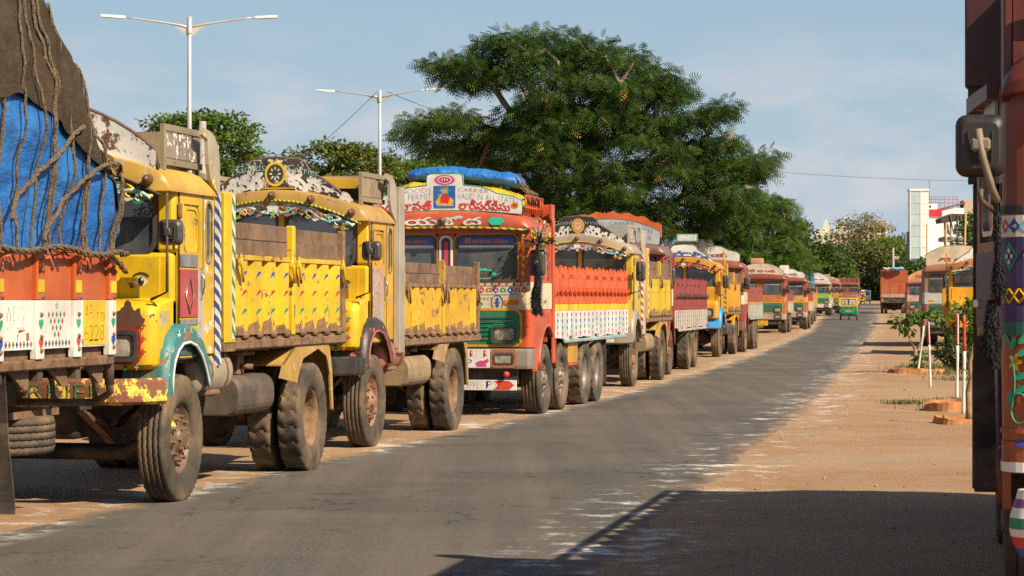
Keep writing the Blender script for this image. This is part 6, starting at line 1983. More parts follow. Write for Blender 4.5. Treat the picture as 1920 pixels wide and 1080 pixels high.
for s in (-1, 1):
    m.box((s * 1.195, .05, 2.55), (s * 1.15, 1.40, 3.18), dr, .01)
m.box((-1.15, 1.36, 2.8), (1.15, 1.40, 3.18), dr); m.box((-1.15, .05, 2.8), (1.15, .09, 3.1), dr); m.build('roof_tray', r1)
m = MB(); m.box((-1.335, 1.44, .62), (-1.20, 1.5, 2.2), dark_metal(), .006); m.build('guard_post', r1)
m = MB(); m.box((-1.33, 1.72, .58), (-1.16, 1.78, 1.30), rubber_clean(), .006); m.box((-1.34, 1.70, .6), (-1.325, 1.80, 1.28), dr); m.build('mudflap', r1)
m = MB(); m.prism([(1.62, 1.25), (1.5, 1.42), (1.2, 1.50), (.9, 1.46), (.75, 1.36), (.92, 1.40), (1.2, 1.42), (1.45, 1.33), (1.56, 1.2)], 'u', -1.30, -1.18, dr); m.build('arch_lip', r1)
m = MB(); m.tube([(-1.31, -.27, 2.37), (-1.29, -.275, 2.24), (-1.25, -.25, 2.10), (-1.22, -.12, 2.03)], [.017, .017, .018, .02], simple('tan_arm', (.20, .15, .10), .6, dust=.2), 8); m.box((-1.345, -.285, 2.27), (-1.255, -.235, 2.33), simple('tan_arm', (.20, .15, .10), .6, dust=.2), .012); m.build('mirror_bracket', r1)
mirror(r1, -1.30, -.17, 2.30, (-1.22, -.10, 1.99), .225, .285, top=2.1, shell=simple('black_mirror_plastic', (.016, .015, .014), .5, var=.3, dust=.06))
tb = simple('black_wool', (.012, .011, .014), .9)
for (pts, rad, lab) in (([(-1.225, -.15, 2.06), (-1.225, -.15, 1.9), (-1.22, -.15, 1.80), (-1.22, -.15, 1.72), (-1.22, -.15, 1.62)], [.03, .025, .022, .045, .05], 'upper black wool tassel hanging below the big mirror of the near dark red lorry'),
                        ([(-1.25, -.13, 1.60), (-1.25, -.13, 1.5), (-1.255, -.13, 1.4), (-1.24, -.13, 1.30)], [.03, .055, .06, .035], 'lower black wool tassel, in round pompoms, below the big mirror of the near lorry')):
    o = tassel_mesh('tassel', pts, rad, tb, None, 900, .035); o.location = loc; o.rotation_euler = (0, 0, rz); tag(o, lab, 'tassel')

# ---- yellow dumper, maroon lorries and the rear of an orange one further up
loc, rz = place_snub(12.62, 71, .16, -1)
r2 = thing('dumper_truck', 'orange yellow snub nosed dumper half hidden behind the shrubs of the dirt shoulder', 'truck', loc, rz, 'trucks parked on the dirt shoulder')
PR2 = dict(P6); PR2.update(bumper=y6, fender=y6, letters=[('BHARAT', -.85, .85, 2.79, 2.95, flat((.5, .16, .05)), .3, .05)], roof=paint((.55, .2, .04), dust=.3), valance=[flat(WHT), flat((.6, .2, .05)), flat(GRN), flat((.5, .12, .05)), flat(CYAN)], bumper_letters=())
narrow(r2); snub_cab(r2, PR2); snub_top(r2, PR2); chassis(r2, -.85, 4.8, (3.6,)); dump_body(r2, dict(body=y6, rust=rust_dust()), 1.2, 4.9, ribs=5); rear_mudguard(r2, 3.6, y6)
m = MB(); m.box((-1.32, -.25, 1.0), (-1.17, -.2, 2.1), y6, .01); m.box((-1.18, -.26, 1.2), (-1.12, -.19, 2.0), flat((.04, .12, .1)), .01); m.build('guard_post', r2)
for s in (1, -1):
    wheel(r2, s * .985, 0, 'rib', side=s, seg=48)
dual(r2, 3.6, seg=64)
mirror(r2, -1.2, -.5, 2.12, (-1.08, -.6, 1.7), .22, .34, top=2.35)
def right_lorry(X, Y, slope, label, cols, L=8.0, crown=None):
    t = far_lorry(X, Y, slope, label, cols, L=L, uside=-1.2, crown=crown)
    t['group'] = 'trucks parked on the dirt shoulder'
    return t
r3 = right_lorry(13.98, 83.5, .15, 'pale and green lorry with tall cream crown board, behind the half hidden yellow dumper', [(.26, .08, .06), (.30, .16, .12), (.5, .52, .48), (.36, .14, .08), (.02, .13, .10), (.3, .28, .26), (.62, .52, .38), (.3, .08, .05), (.55, .3, .05), (.5, .44, .36)], crown=[(u, 3.45 - .25 * abs(u) ** 2.5) for u in np.linspace(-1.1, 1.1, 13)])
m = MB(); m.box((-.8, .012, 2.16), (.5, .018, 2.24), flat((.5, .06, .06))); m.build('screen_band', r3)
r4 = right_lorry(24.1, 150, .15, 'pinkish red lorry with round orange crown board, third on the dirt shoulder', [(.42, .09, .07), (.46, .14, .10), (.5, .34, .28), (.46, .2, .13), (.03, .12, .09), (.4, .14, .12), (.66, .3, .12), (.42, .12, .08), (.5, .3, .1), (.5, .44, .36)], crown=[(u, 3.4 - .35 * abs(u) ** 2.0) for u in np.linspace(-1.1, 1.1, 13)])
# orange lorry driving position away from the camera: its tail is towards us
th = math.asin(.15); Xr, Yr = 32.3 + 1.22 * math.cos(th), 215.0; L5 = 8.0
r5 = thing('cargo_truck', 'rusty orange lorry seen from behind with blue and white bundles on top', 'truck', (Xr + L5 * math.sin(th), Yr + L5 * math.cos(th), gz(Xr, Yr)), math.pi - th, 'trucks parked on the dirt shoulder')
or5 = paint((.48, .10, .03), chip=.25, dust=.4)
mk5 = [paint(c, chip=.2, dust=.35) for c in ((.48, .1, .03), (.5, .36, .24))]
chassis(r5, 0, L5 - .6, (5.2, 6.6), front=(1.08,))
flat_cab(r5, dict(lower=or5, upper=or5, belt=mk5[1], roof=or5, grille=or5, bumper=or5)); plank_body(r5, dict(planks=or5, stripe=paint(YEL), skirt=mk5[1], head=or5), 1.5, L5, n=12, z0=1.35, z1=2.65, head=3.9, hooks=False, pointed=False, hearts=False)
for i in range(3):
    m = MB(); m.box((-1.15 + .78 * i, L5, 1.75), (-1.15 + .78 * i + .74, L5 + .03, 2.66), paint((.50, .09 + .02 * i, .04), chip=.3, dust=.4), .01); m.box((-1.15 + .78 * i, L5, 1.42), (-1.15 + .78 * i + .74, L5 + .03, 1.74), mk5[1], .01); m.build('tail_panel', r5)
for s in (-1, 1):
    m = MB(); m.box((s * 1.05 - .1, L5, 1.05), (s * 1.05 + .1, L5 + .06, 1.32), paint((.6, .25, .04), dust=.3), .01); m.build('tail_lamp', r5)
    wheel(r5, s * 1.05, 1.08, 'rib', .50, .27, s, 'front', seg=40)
m = MB(); m.box((-1.15, L5 - .02, .95), (1.15, L5 + .04, 1.35), dark_metal()); m.build('rear_crossmember', r5)
dual(r5, 5.2, .5, seg=44); dual(r5, 6.6, .5, seg=44)
def bundle(u0, u1, v, z, r, mat, lab):
    mb = MB(); secs = []
    for i in range(17):
        s = i / 16; k = max(.15, math.sin(math.pi * min(max(s, .04), .96))) ** .4
        secs.append([(u0 + (u1 - u0) * s, v + 1.6 * r * k * math.cos(a), z + r * k * math.sin(a) + .04 * math.sin(9 * s)) for a in np.linspace(0, 6.283, 13)[:-1]])
    mb.loft(secs, mat, True)
    o = mb.build('cloth_bundle', None, r5.location.copy(), (0, 0, math.pi - th)); tag(o, lab, 'bundle')
bundle(-.9, .35, 1.9, 4.02, .16, cloth('pale_blue_sheet', (.1, .32, .5), (.2, .45, .6), .5, 6, .5), 'pale blue bundle on top of the orange lorry seen from behind')
bundle(.3, 1.0, 1.9, 4.0, .14, cloth('dull_white_sheet', (.35, .33, .28), (.5, .48, .42), .8, 6, .5), 'dull white bundle beside the pale blue one on the orange lorry')
# ================================================================ traffic further up the road
def rickshaw(name, label, X, Y, slope, lower, upper, top):
    th = math.asin(slope)
    t = thing(name, label, 'auto rickshaw', (X, Y, gz(X, Y) + .004), -th)      # v=0 is its tail, towards the camera
    g = glass_mat(); dk = dark_metal()
    m = MB(); secs = []
    for z, hw, v0 in ((.33, .60, .10), (.42, .645, .02), (.70, .66, 0.0), (.95, .655, .02), (1.0, .64, .04)):
        secs.append([(p[0], v0 + .9 + p[1] * (1 - v0), z) for p in rrect(0, 0, hw * 2, 1.8, .12)])
    m.loft(secs, lower, True); m.build('rear_body', t)
    m = MB(); m.loft([[(p[0], p[1], z) for p in rrect(0, 1.45, w, 1.5, .1)] for z, w in ((.30, 1.2), (.44, 1.25))], lower); m.build('floor_pan', t)
    m = MB(); m.loft([[(p[0] * .5 * k, 2.55 + q * .5 + p[1] * .12, z) for p in rrect(0, 0, 2, 2, .5)] for z, k, q in ((.35, .5, .1), (.6, .95, .12), (.95, 1.1, 0), (1.02, 1.08, -.02))], upper, True); m.build('front_cowl', t)
    m = MB(); ring(m, rrect(0, 1.30, 1.31, .68, .12), rrect(0, 1.26, 1.04, .44, .07), 'v', -.02, .06, upper); m.build('rear_frame', t)
    m = MB(); m.prism(rrect(0, 1.26, 1.05, .45, .07), 'v', .0, .01, g); o = m.build('rear_window', t)
    m = MB()
    for k, c in enumerate(((.62, .5, .46), (.62, .56, .5))):
        u = -.27 + .54 * k
        m.poly([(u - .2, -.004, 1.08), (u + .2, -.004, 1.08), (u + .2, -.004, 1.43), (u - .2, -.004, 1.43)], flat(c)); m.poly([(u - .14, -.006, 1.08), (u + .12, -.006, 1.08), (u + .07, -.006, 1.36), (u - .06, -.006, 1.38)], flat((.42, .26, .2)))
    m.build('picture_sticker', o)
    m = MB(); secs = []
    for v, w, zt in ((-.03, 1.28, 1.70), (.1, 1.34, 1.76), (1.2, 1.34, 1.80), (2.1, 1.25, 1.74), (2.25, 1.15, 1.66)):
        secs.append([(-w / 2, v, 1.60), (-w / 2 * .96, v, zt - .06), (-w / 2 * .8, v, zt), (w / 2 * .8, v, zt), (w / 2 * .96, v, zt - .06), (w / 2, v, 1.60)])
    m.loft(secs, top, True); m.build('hood', t)
    for s in (-1, 1):
        m = MB(); m.box((s * .62, .02, 1.0), (s * .655, .75, 1.62), upper); m.build('side_curtain', t)
        m = MB(); m.tube([(s * .6, 2.3, 1.66), (s * .54, 2.62, 1.0)], .025, upper, 6); m.build('pillar', t)
        m = MB(); m.box((s * .62, -.03, .58), (s * .50, .01, .70), flat((.5, .04, .02)), .01); m.build('tail_lamp', t)
        wheel(t, s * .56, .62, 'rib', .215, .11, s, 'rear', plastic(), 28)
    wheel(t, 0, 2.72, 'rib', .215, .11, 1, 'rear', plastic(), 28)
    m = MB(); m.poly([(u, 2.32, z) for u, z in ((-.5, 1.05), (.5, 1.05), (.46, 1.6), (-.46, 1.6))], g); m.build('windscreen', t)
    m = MB(); m.tube([(-.62, -.06, .40), (-.5, -.1, .38), (.5, -.1, .38), (.62, -.06, .40)], .025, dk, 6); m.build('bumper', t)
    m = MB(); m.box((-.2, -.025, .60), (.2, -.012, .70), flat((.7, .45, .03))); letter(m, 'AP 28', -.15, .15, .62, .68, -.0265, flat(BLK)); m.build('number_plate', t)
    for k in range(3):
        m = MB(); m.box((-.45 + .31 * k, -.018, .48), (-.45 + .31 * k + .28, -.004, .9), lower, .01); m.build('pressed_panel', t)
    return t
gr7 = paint((.02, .30, .13), chip=.05, dust=.15); ye7 = paint((.74, .56, .02), chip=.05, dust=.12)
rickshaw('auto_rickshaw', 'green and yellow auto rickshaw driving away up the middle of the road', 23.6, 172, .15, gr7, ye7, paint((.34, .12, .11), dust=.3))
rickshaw('auto_rickshaw', 'small all yellow auto rickshaw standing beside the white van at the far bend', 47.6, 335, .15, paint((.72, .42, .02), dust=.1), paint((.74, .5, .02), dust=.1), plastic())
# white van
th = math.asin(.15)
van = thing('white_van', 'small white van parked at the far bend of the road', 'van', (49.2, 342, gz(0, 342)), -th)
wv = paint((.76, .75, .72), dust=.1, chip=.02)
m = MB(); prof = [(0, .4), (-.02, .9), (.25, 1.85), (.6, 1.95), (3.6, 1.95), (3.7, .4)]
m.loft([[(u, v + (.05 if abs(u) > .7 else 0), .4 + (z - .4) * k) for v, z in prof] for u, k in ((-.78, .94), (-.72, 1), (.72, 1), (.78, .94))], wv, False); m.build('body', van)
m = MB(); m.poly([(-.64, .085, 1.24), (.64, .085, 1.24), (.58, .20, 1.70), (-.58, .20, 1.70)], glass_mat()); m.build('windscreen', van)
for s in (-1, 1):
    m = MB(); m.box((s * .70, -.03, .66), (s * .48, .0, .82), chrome(), .01); m.build('headlight', van)
    for v in (.6, 2.9):
        wheel(van, s * .68, v, 'rib', .29, .16, s, 'rear', plastic(), 28)
m = MB(); m.box((-.78, -.08, .36), (.78, .02, .52), plastic(), .02); m.build('bumper', van)

# ================================================================ street lamps, poles and wires
galv = simple('galvanised_steel', (.52, .50, .46), .45, metal=.35, var=.12, sc=2)
def street_lamp(X, Y, H, al, label, rot):
    t = thing('street_lamp', label, 'street lamp', (X, Y, gz(X, Y)), rot, 'street lamps behind the trucks')
    m = MB(); m.lathe([(.095, 0), (.088, 3), (.066, 6), (.05, H), (.0, H + .02)], galv, 'z', n=14); m.lathe([(.0, H + .1), (.07, H + .1), (.07, H - .35)], galv, 'z', n=12); m.build('pole', t)
    m = MB(); m.box((-.18, -.18, 0), (.18, .18, .03), galv); m.build('base_plate', t)
    for s in (-1, 1):
        a = MB()
        pts = [(s * al * q, 0, H - .2 + (.02 + .28 * q ** .8) * (1.0 if s > 0 else .9)) for q in np.linspace(0, 1, 8)]
        a.tube(pts, [.034, .032, .03, .028, .026, .024, .022, .021], galv, 8)
        a.prism([(s * .05, H - .42), (s * .55, H - .05), (s * .05, H - .2)], 'v', -.008, .008, galv)
        o = a.build('arm', t)
        l = MB(); e = pts[-1]
        l.loft([[(e[0] + s * (q * .62), y * w, e[2] + h + .03 * q) for y, h in ((-1, -.035), (-.8, .035), (.8, .035), (1, -.035))] for q, w in ((-.05, .05), (.05, .09), (.55, .13), (1.0, .12), (1.02, .05))], simple('lamp_housing', (.6, .6, .58), .4, var=.1)); l.build('lamp_head', o)
street_lamp(-8.55, 65, 9.0, 1.7, 'tall double armed street lamp nearest the camera, rising behind the first dumper', R(6))
street_lamp(-4.85, 90, 9.2, 1.7, 'second double armed street lamp, rising behind the second dumper', R(-5))
street_lamp(10.9, 190, 9.0, 1.7, 'third street lamp, glimpsed under the crown of the big tree', R(-8))
def wire(a, b, sag, label, r=.012, n=30):
    a, b = Vector(a), Vector(b); m = MB()
    m.tube([a.lerp(b, i / n) - Vector((0, 0, sag * 4 * (i / n) * (1 - i / n))) for i in range(n + 1)], r, plastic(), 5)
    tag(m.build('overhead_wire'), label, 'wire')
def at(px, py, Y):
    s = F_PX / Y
    return ((px - 960) / s, Y, CAM_Z + (562 - py) / s)
wire(at(706, 172, 90), at(430, 395, 75), .25, 'black wire slanting down from the second street lamp towards the first crown board')
wire(at(727, 172, 90), at(960, 250, 100), .12, 'black wire running from the second street lamp into the big tree')
wire(at(250, 222, 80), at(600, 300, 100), .2, 'thin wire passing in front of the round tree behind the first dumper')
wire(at(1400, 317, 140), at(1960, 338, 150), .25, 'thin wire crossing the open sky on the far side of the big tree')
conc = simple('concrete_pole', (.34, .31, .26), .85, var=.15)
def util_pole(X, Y, H, label, r=.12):
    t = thing('utility_pole', label, 'pole', (X, Y, gz(X, Y)))
    m = MB(); m.lathe([(r * 1.3, 0), (r * .8, H), (0, H)], conc, 'z', n=10); m.build('pole', t)
    m = MB(); m.box((-.1, -.04, H - 1.12), (.55, .04, H - 1.04), conc); m.build('cross_arm', t)
    for u in (.2, .36, .52):
        m = MB(); m.lathe([(0, .2), (.05, .18), (.07, .08), (.04, 0)], simple('insulator', (.5, .46, .42), .3), 'z', (u, 0, H - 1.04), 8); m.build('insulator', t)
util_pole(37.3, 240, 6.2, 'pale concrete utility pole beyond the orange lorry seen from behind')
util_pole(-11.1, 88, 8.0, 'concrete pole stub beside the first street lamp, in front of the round tree', .16)
util_pole(14.4, 205, 7.5, 'far concrete utility pole glimpsed under the big tree crown')

# ================================================================ planting on the dirt shoulder
clay = simple('clay_ring', (.46, .19, .065), .9, var=.25, sc=7, bump=.4, dust=.3)
soil = simple('planter_soil', (.16, .09, .05), .95, var=.4, bump=.5)
def planter(X, Y, r, h, label):
    t = thing('tree_ring', label, 'planter', (X, Y, gz(X, Y) - .02), random.uniform(0, 6), 'clay rings round saplings')
    m = MB(); n = 40
    secs = []
    for i in range(n + 1):
        a = 2 * math.pi * i / n; k = 1 + .04 * math.sin(3 * a) + .03 * math.sin(7 * a + 1); hh = h * (1 + .14 * math.sin(2 * a + 1) + .07 * math.sin(9 * a))
        secs.append([(rr * k * math.cos(a), rr * k * math.sin(a), z) for rr, z in ((r * 1.12, 0), (r * 1.03, hh), (r * .86, hh), (r * .84, 0))])
    m.loft(secs, clay, False, caps=False); m.build('clay_wall', t)
    m = MB(); m.lathe([(r * .9, h * .5), (r * .5, h * .62), (0, h * .66)], soil, 'z', n=24); m.build('soil', t)
planter(8.75, 53.0, .58, .13, 'low clay ring round the sapling with leaves, farthest of the three')
planter(6.42, 35.4, .46, .15, 'clay ring behind the paired red and white stakes')
planter(5.85, 31.6, .40, .11, 'clay ring round the bare curved sapling, nearest of the three')
def stake(X, Y, H, red, tilt, label, r=.025, half=False):
    t = thing('stake', label, 'stake', (X, Y, gz(X, Y) - .03), random.uniform(0, 6), None)
    t.rotation_euler = (tilt[0], tilt[1], 0)
    wm = paint(WHT, chip=.25, dust=.4, chipcol=(.35, .25, .14)); rm_ = paint((.60, .045, .04), chip=.1, dust=.2)
    def prof(z): return r * (1 + .12 * math.sin(z * 9) - .12 * z)
    m = MB(); m.tube([(.012 * math.sin(z * 2), 0, z) for z in np.linspace(0, H - red, 9)], [prof(z) for z in np.linspace(0, H - red, 9)], wm, 9); m.build('white_pole', t)
    m = MB(); m.tube([(.012 * math.sin(z * 2) , 0, z) for z in np.linspace(H - red, H, 6)], [prof(z) * 1.04 for z in np.linspace(H - red, H, 6)], rm_, 9); m.build('red_tip', t)
    if half:
        m = MB(); m.box((.4 * r, -r * 1.05, H - red + .02), (r * 1.12, r * 1.05, H - .01), wm); m.build('white_stripe', t)
stake(7.55, 44.3, 1.24, .42, (R(.5), R(-2.2)), 'single red tipped white stake standing between the sapling and the pair', half=True)
stake(6.92, 38.2, 1.42, .50, (R(0), R(.2)), 'farther stake of the red tipped pair, with a taller white foot', half=True)
stake(6.23, 33.9, 1.42, .50, (R(.5), R(.4)), 'nearer stake of the red tipped pair, beside the bare curved sapling')
stake(8.72, 52.8, 1.22, .14, (R(0), R(7)), 'leaning white stake with small red tip tied to the leafy sapling')

leafy = {}
def leaf_material(name, a, b, trans=.35, rough=.5, c=None):
    m, nt, bb = _new(name)
    tc = N(nt, 'ShaderNodeTexCoord')
    n1 = noise(nt, tc.outputs['Object'], .9, 3, .6); n2 = noise(nt, tc.outputs['Object'], 7.0, 3, .6)
    col = mix(nt, ramp(nt, n1, .35, .65), a, b)
    col = mix(nt, ramp(nt, n2, .35, .7, 0, .6), col, tuple(x * 1.6 for x in b) if c is None else c)
    nt.links.new(col, bb.inputs['Base Color']); bb.inputs['Roughness'].default_value = rough; bb.inputs['Specular IOR Level'].default_value = .35
    tr = N(nt, 'ShaderNodeBsdfTranslucent'); nt.links.new(mix(nt, .5, col, (.12, .2, .01)), tr.inputs['Color'])
    ms = N(nt, 'ShaderNodeMixShader'); ms.inputs[0].default_value = trans
    out = [n for n in nt.nodes if n.type == 'OUTPUT_MATERIAL'][0]
    nt.links.new(bb.outputs[0], ms.inputs[1]); nt.links.new(tr.outputs[0], ms.inputs[2]); nt.links.new(ms.outputs[0], out.inputs[0])
    return m
bark = simple('bark', (.17, .125, .085), .9, var=.35, sc=5, bump=.5)
twig = simple('sapling_bark', (.30, .19, .10), .85, var=.3, sc=9, bump=.3)

bark_pale = simple('pale_bark', (.20, .145, .095), .9, var=.3, sc=5, bump=.4)
rng = np.random.default_rng(11)
def leaves_mesh(name, centres, per, spread, size, mats, style='leaf', flat_=.5, droop=.3, origin=(0, 0, 0), weights=None):
    """a crown built leaf by leaf: per leaves round each centre. style 'frond' = feathery compound leaves, 'leaf' = single blades"""
    C = np.asarray(centres, dtype=float)
    n = len(C) * per
    c = np.repeat(C, per, axis=0)
    sp = np.repeat(np.asarray(spread, dtype=float) * np.ones(len(C)), per)[:, None]
    d = rng.normal(size=(n, 3)); d /= np.linalg.norm(d, axis=1)[:, None]
    r = rng.random((n, 1)) ** .5
    p = c + d * r * sp * np.array([1, 1, flat_])
    # blade direction: outward from the clump, sagging
    out = d * np.array([1, 1, .35]) + rng.normal(size=(n, 3)) * .35
    out[:, 2] -= droop
    out /= np.linalg.norm(out, axis=1)[:, None]
    up = np.array([0, 0, 1.0]) + rng.normal(size=(n, 3)) * .55
    side = np.cross(out, up); side /= np.linalg.norm(side, axis=1)[:, None] + 1e-9
    nor = np.cross(side, out)
    L = size * (.65 + .7 * rng.random((n, 1)))
    if style == 'leaf':
        pts = np.stack([p, p + out * L * .5 + side * L * .30, p + out * L, p + out * L * .5 - side * L * .30], axis=1)
        V = pts.reshape(-1, 3); F = np.arange(n * 4).reshape(-1, 4); reps = 1
    else:
        k = 5; quads = []
        for i in range(k):
            t = .15 + .85 * i / (k - 1); wl_ = L * .42 * math.sin(math.pi * (.18 + .72 * t)); base = p + out * L * t - np.array([0, 0, 1]) * L * .28 * t * t
            for s in (-1, 1):
                tip = base + side * s * wl_ + out * L * .16 - np.array([0, 0, 1]) * wl_ * .35
                w = out * L * .058
                quads.append(np.stack([base - w * .7, base + w * .7, tip + w * .5, tip - w * .7], axis=1))
        V = np.stack(quads, axis=1).reshape(-1, 3); F = np.arange(len(V)).reshape(-1, 4); reps = 2 * k
    V = V - np.asarray(origin)
    me = bpy.data.meshes.new(name)
    me.vertices.add(len(V)); me.vertices.foreach_set('co', V.astype(np.float32).ravel())
    me.loops.add(len(F) * 4); me.loops.foreach_set('vertex_index', F.astype(np.int32).ravel())
    me.polygons.add(len(F)); me.polygons.foreach_set('loop_start', np.arange(0, len(F) * 4, 4, dtype=np.int32)); me.polygons.foreach_set('loop_total', np.full(len(F), 4, dtype=np.int32))
    for m in mats:
        me.materials.append(m)
    if len(mats) > 1:
        w = np.array(weights if weights else [1 / len(mats)] * len(mats)); w = w / w.sum()
        per_c = rng.choice(len(mats), size=n, p=w)
        me.polygons.foreach_set('material_index', np.repeat(per_c, reps).astype(np.int32))
    me.update(calc_edges=True)
    return me

def limbs_mb(base, fork, centres, r0, mat, bend=.25, thin=.012):
    """trunk and limbs that reach each leaf clump by way of the nearest limb already grown"""
    nodes = [Vector(base), Vector(base).lerp(Vector(fork), .5), Vector(fork)]; parent = [-1, 0, 1]; load = [0, 0, 0]
    order = sorted(range(len(centres)), key=lambda i: (Vector(centres[i]) - nodes[2]).length)
    for i in order:
        c = Vector(centres[i]); best, bd = 2, 1e9
        for j in range(2, len(nodes)):
            dd = (c - nodes[j]).length + .35 * (nodes[j] - nodes[2]).length + (.6 if nodes[j].z > c.z + .3 else 0)
            if dd < bd:
                best, bd = j, dd
        a = nodes[best]; L = (c - a).length; prev = best
        k = max(1, int(L / .9))
        for s in range(1, k + 1):
            f = s / k
            q = a.lerp(c, f) + Vector((random.gauss(0, .06), random.gauss(0, .06), bend * L * .25 * math.sin(math.pi * f) * .6))
            nodes.append(q); parent.append(prev); load.append(0); prev = len(nodes) - 1
        load[prev] += 1
    for i in range(len(nodes) - 1, 0, -1):
        load[parent[i]] += load[i]
    tot = max(1, load[0]); mb = MB()
    rad = lambda i: max(thin, r0 * (max(load[i], .3) / tot) ** .48)
    for i in range(1, len(nodes)):
        j = parent[i]
        rj = rad(j) if j > 2 or i <= 2 else min(rad(j), rad(i) * 1.5)
        n = 10 if rj > .08 else (6 if rj > .03 else 4)
        mb.tube([nodes[j], nodes[i]], [rj, rad(i)], mat, n, caps=False)
    return mb

def in_poly(x, y, P):
    c = False
    for i in range(len(P)):
        a, b = P[i], P[i - 1]
        if (a[1] > y) != (b[1] > y) and x < (b[0] - a[0]) * (y - a[1]) / (b[1] - a[1] + 1e-12) + a[0]:
            c = not c
    return c

def tree(label, Y, outline, base_px, n, per, spread, size, mats, style='leaf', depth=.8, r0=.22, fork=.35, weights=None, name='tree', flat_=.5, droop=.3, barkm=None, edge=.5, minsep=.55, tiers=()):
    """outline: crown seen from the road, in photo pixels, turned into metres at distance Y"""
    s = F_PX / Y
    P = [((x - 960) / s, CAM_Z + (562 - y) / s) for x, y in outline]
    xs = [p[0] for p in P]; zs = [p[1] for p in P]
    X0 = (base_px - 960) / s; zg = gz(X0, Y)
    half = (max(xs) - min(xs)) / 2
    cen = []; tries = 0
    while len(cen) < n and tries < 60000:
        tries += 1
        x = random.uniform(min(xs), max(xs)); z = random.uniform(min(zs), max(zs))
        if not in_poly(x, z, P):
            continue
        # local half-width at this height gives the depth of the crown here
        hw = [q for q in np.linspace(min(xs), max(xs), 40) if in_poly(q, z, P)]
        w = (max(hw) - min(hw)) / 2 if len(hw) > 1 else .3; mid = (max(hw) + min(hw)) / 2 if hw else x
        k = max(0.0, 1 - ((x - mid) / (w + 1e-6)) ** 2) ** .5
        y = random.choice((-1, 1)) * (random.random() ** edge) * w * depth * k
        c = Vector((x, Y + y, z))
        if any((c - q).length < minsep * spread for q in cen[-200:]):
            continue
        cen.append(c)
    for (x0, y0, x1, y1, k) in tiers:          # flat outer tiers of the crown, each a thin shelf of clumps
        dy = random.uniform(-2.2, 1.2)
        for i in range(k):
            f = (i + random.random()) / k
            cen.append(Vector((((x0 + (x1 - x0) * f) - 960) / s, Y + dy + random.gauss(0, .7), CAM_Z + (562 - (y0 + (y1 - y0) * f)) / s + random.gauss(0, .07))))
    t = thing(name, label, 'tree', (X0, Y, zg))
    me = leaves_mesh('crown', [tuple(c) for c in cen], per, spread, size, mats, style, flat_, droop, (X0, Y, zg), weights)
    o = bpy.data.objects.new('crown', me); COL.objects.link(o); o.parent = t
    top = max(zs)
    loc_c = [c - Vector((X0, Y, zg)) for c in cen]
    mb = limbs_mb((0, 0, -.1), (random.uniform(-.2, .2), 0, max(1.0, (min(zs) - zg) + fork * (top - min(zs)) * .4)), loc_c, r0, barkm or bark)
    mb.build('trunk', t)
    return t
g_dark = leaf_material('leaf_dark_green', (.013, .032, .008), (.03, .066, .012), .25)
g_mid = leaf_material('leaf_mid_green', (.038, .080, .012), (.080, .140, .018), .35)
g_lite = leaf_material('leaf_bright_green', (.06, .13, .016), (.11, .19, .022), .4)
g_yel = leaf_material('leaf_yellow_green', (.16, .21, .02), (.26, .30, .03), .45)
g_pod = leaf_material('seed_pod', (.34, .17, .03), (.45, .25, .05), .2)
g_tip = leaf_material('leaf_rusty_tip', (.16, .10, .03), (.24, .15, .04), .2)
g_dry = leaf_material('leaf_dry', (.20, .115, .055), (.30, .19, .10), .2)
g_dryg = leaf_material('grass_blade', (.12, .12, .03), (.22, .19, .06), .3)
g_oliv = leaf_material('leaf_olive', (.05, .06, .02), (.09, .10, .03), .25)

tree('large spreading tree with dark feathery leaves, standing behind the orange red lorry', 75,
     [(925, 105), (960, 72), (1040, 62), (1110, 64), (1165, 88), (1215, 112), (1262, 140), (1268, 175), (1240, 205), (1255, 245), (1290, 262), (1330, 300), (1370, 335), (1345, 400), (1320, 440), (1270, 452), (1020, 450), (985, 420), (965, 400), (955, 350), (915, 310), (870, 290), (880, 240), (905, 205), (900, 150)],
     1115, 220, 95, .57, .29, [g_dark, g_mid, g_pod], 'frond', r0=.34, fork=.7, weights=[.50, .49, .01], flat_=.40, barkm=bark_pale, droop=.25, minsep=.84, edge=.4,
     tiers=[(812, 128, 915, 118, 7), (835, 150, 930, 150, 5), (757, 252, 880, 222, 9), (790, 268, 880, 262, 6), (1240, 238, 1362, 208, 9), (1270, 275, 1385, 262, 8), (1290, 318, 1436, 300, 12), (1320, 345, 1418, 328, 7), (1262, 150, 1276, 185, 3), (1340, 385, 1385, 360, 4), (900, 85, 960, 72, 4)])
tree('round light green tree behind the first yellow dumper and its street lamp', 92,
     [(285, 235), (330, 215), (385, 210), (440, 215), (480, 235), (497, 255), (480, 275), (492, 300), (460, 315), (425, 335), (400, 400), (280, 400), (250, 300)], 385, 75, 190, .62, .17, [g_lite, g_mid, g_yel], r0=.22, weights=[.6, .28, .12], flat_=.45)
tree('broad tree with rusty tipped leaves behind the arched crown board', 100,
     [(535, 300), (560, 280), (600, 268), (650, 275), (700, 280), (740, 300), (745, 330), (755, 380), (720, 420), (560, 420), (530, 350)], 645, 85, 190, .66, .18, [g_mid, g_lite, g_tip], r0=.22, weights=[.5, .22, .28], flat_=.45)
tree('small yellow green tree between the second street lamp and the orange red lorry', 108,
     [(735, 310), (770, 300), (790, 305), (815, 330), (820, 400), (740, 420), (722, 360)], 775, 40, 190, .6, .17, [g_lite, g_yel, g_mid], r0=.14, weights=[.5, .25, .25], flat_=.5)
tree('mid green tree behind the blue roll, under the edge of the big crown', 112,
     [(790, 300), (830, 286), (870, 288), (915, 300), (950, 330), (960, 420), (850, 430), (800, 360)], 870, 55, 190, .65, .18, [g_mid, g_dark, g_lite], r0=.18, weights=[.5, .35, .15], flat_=.5)
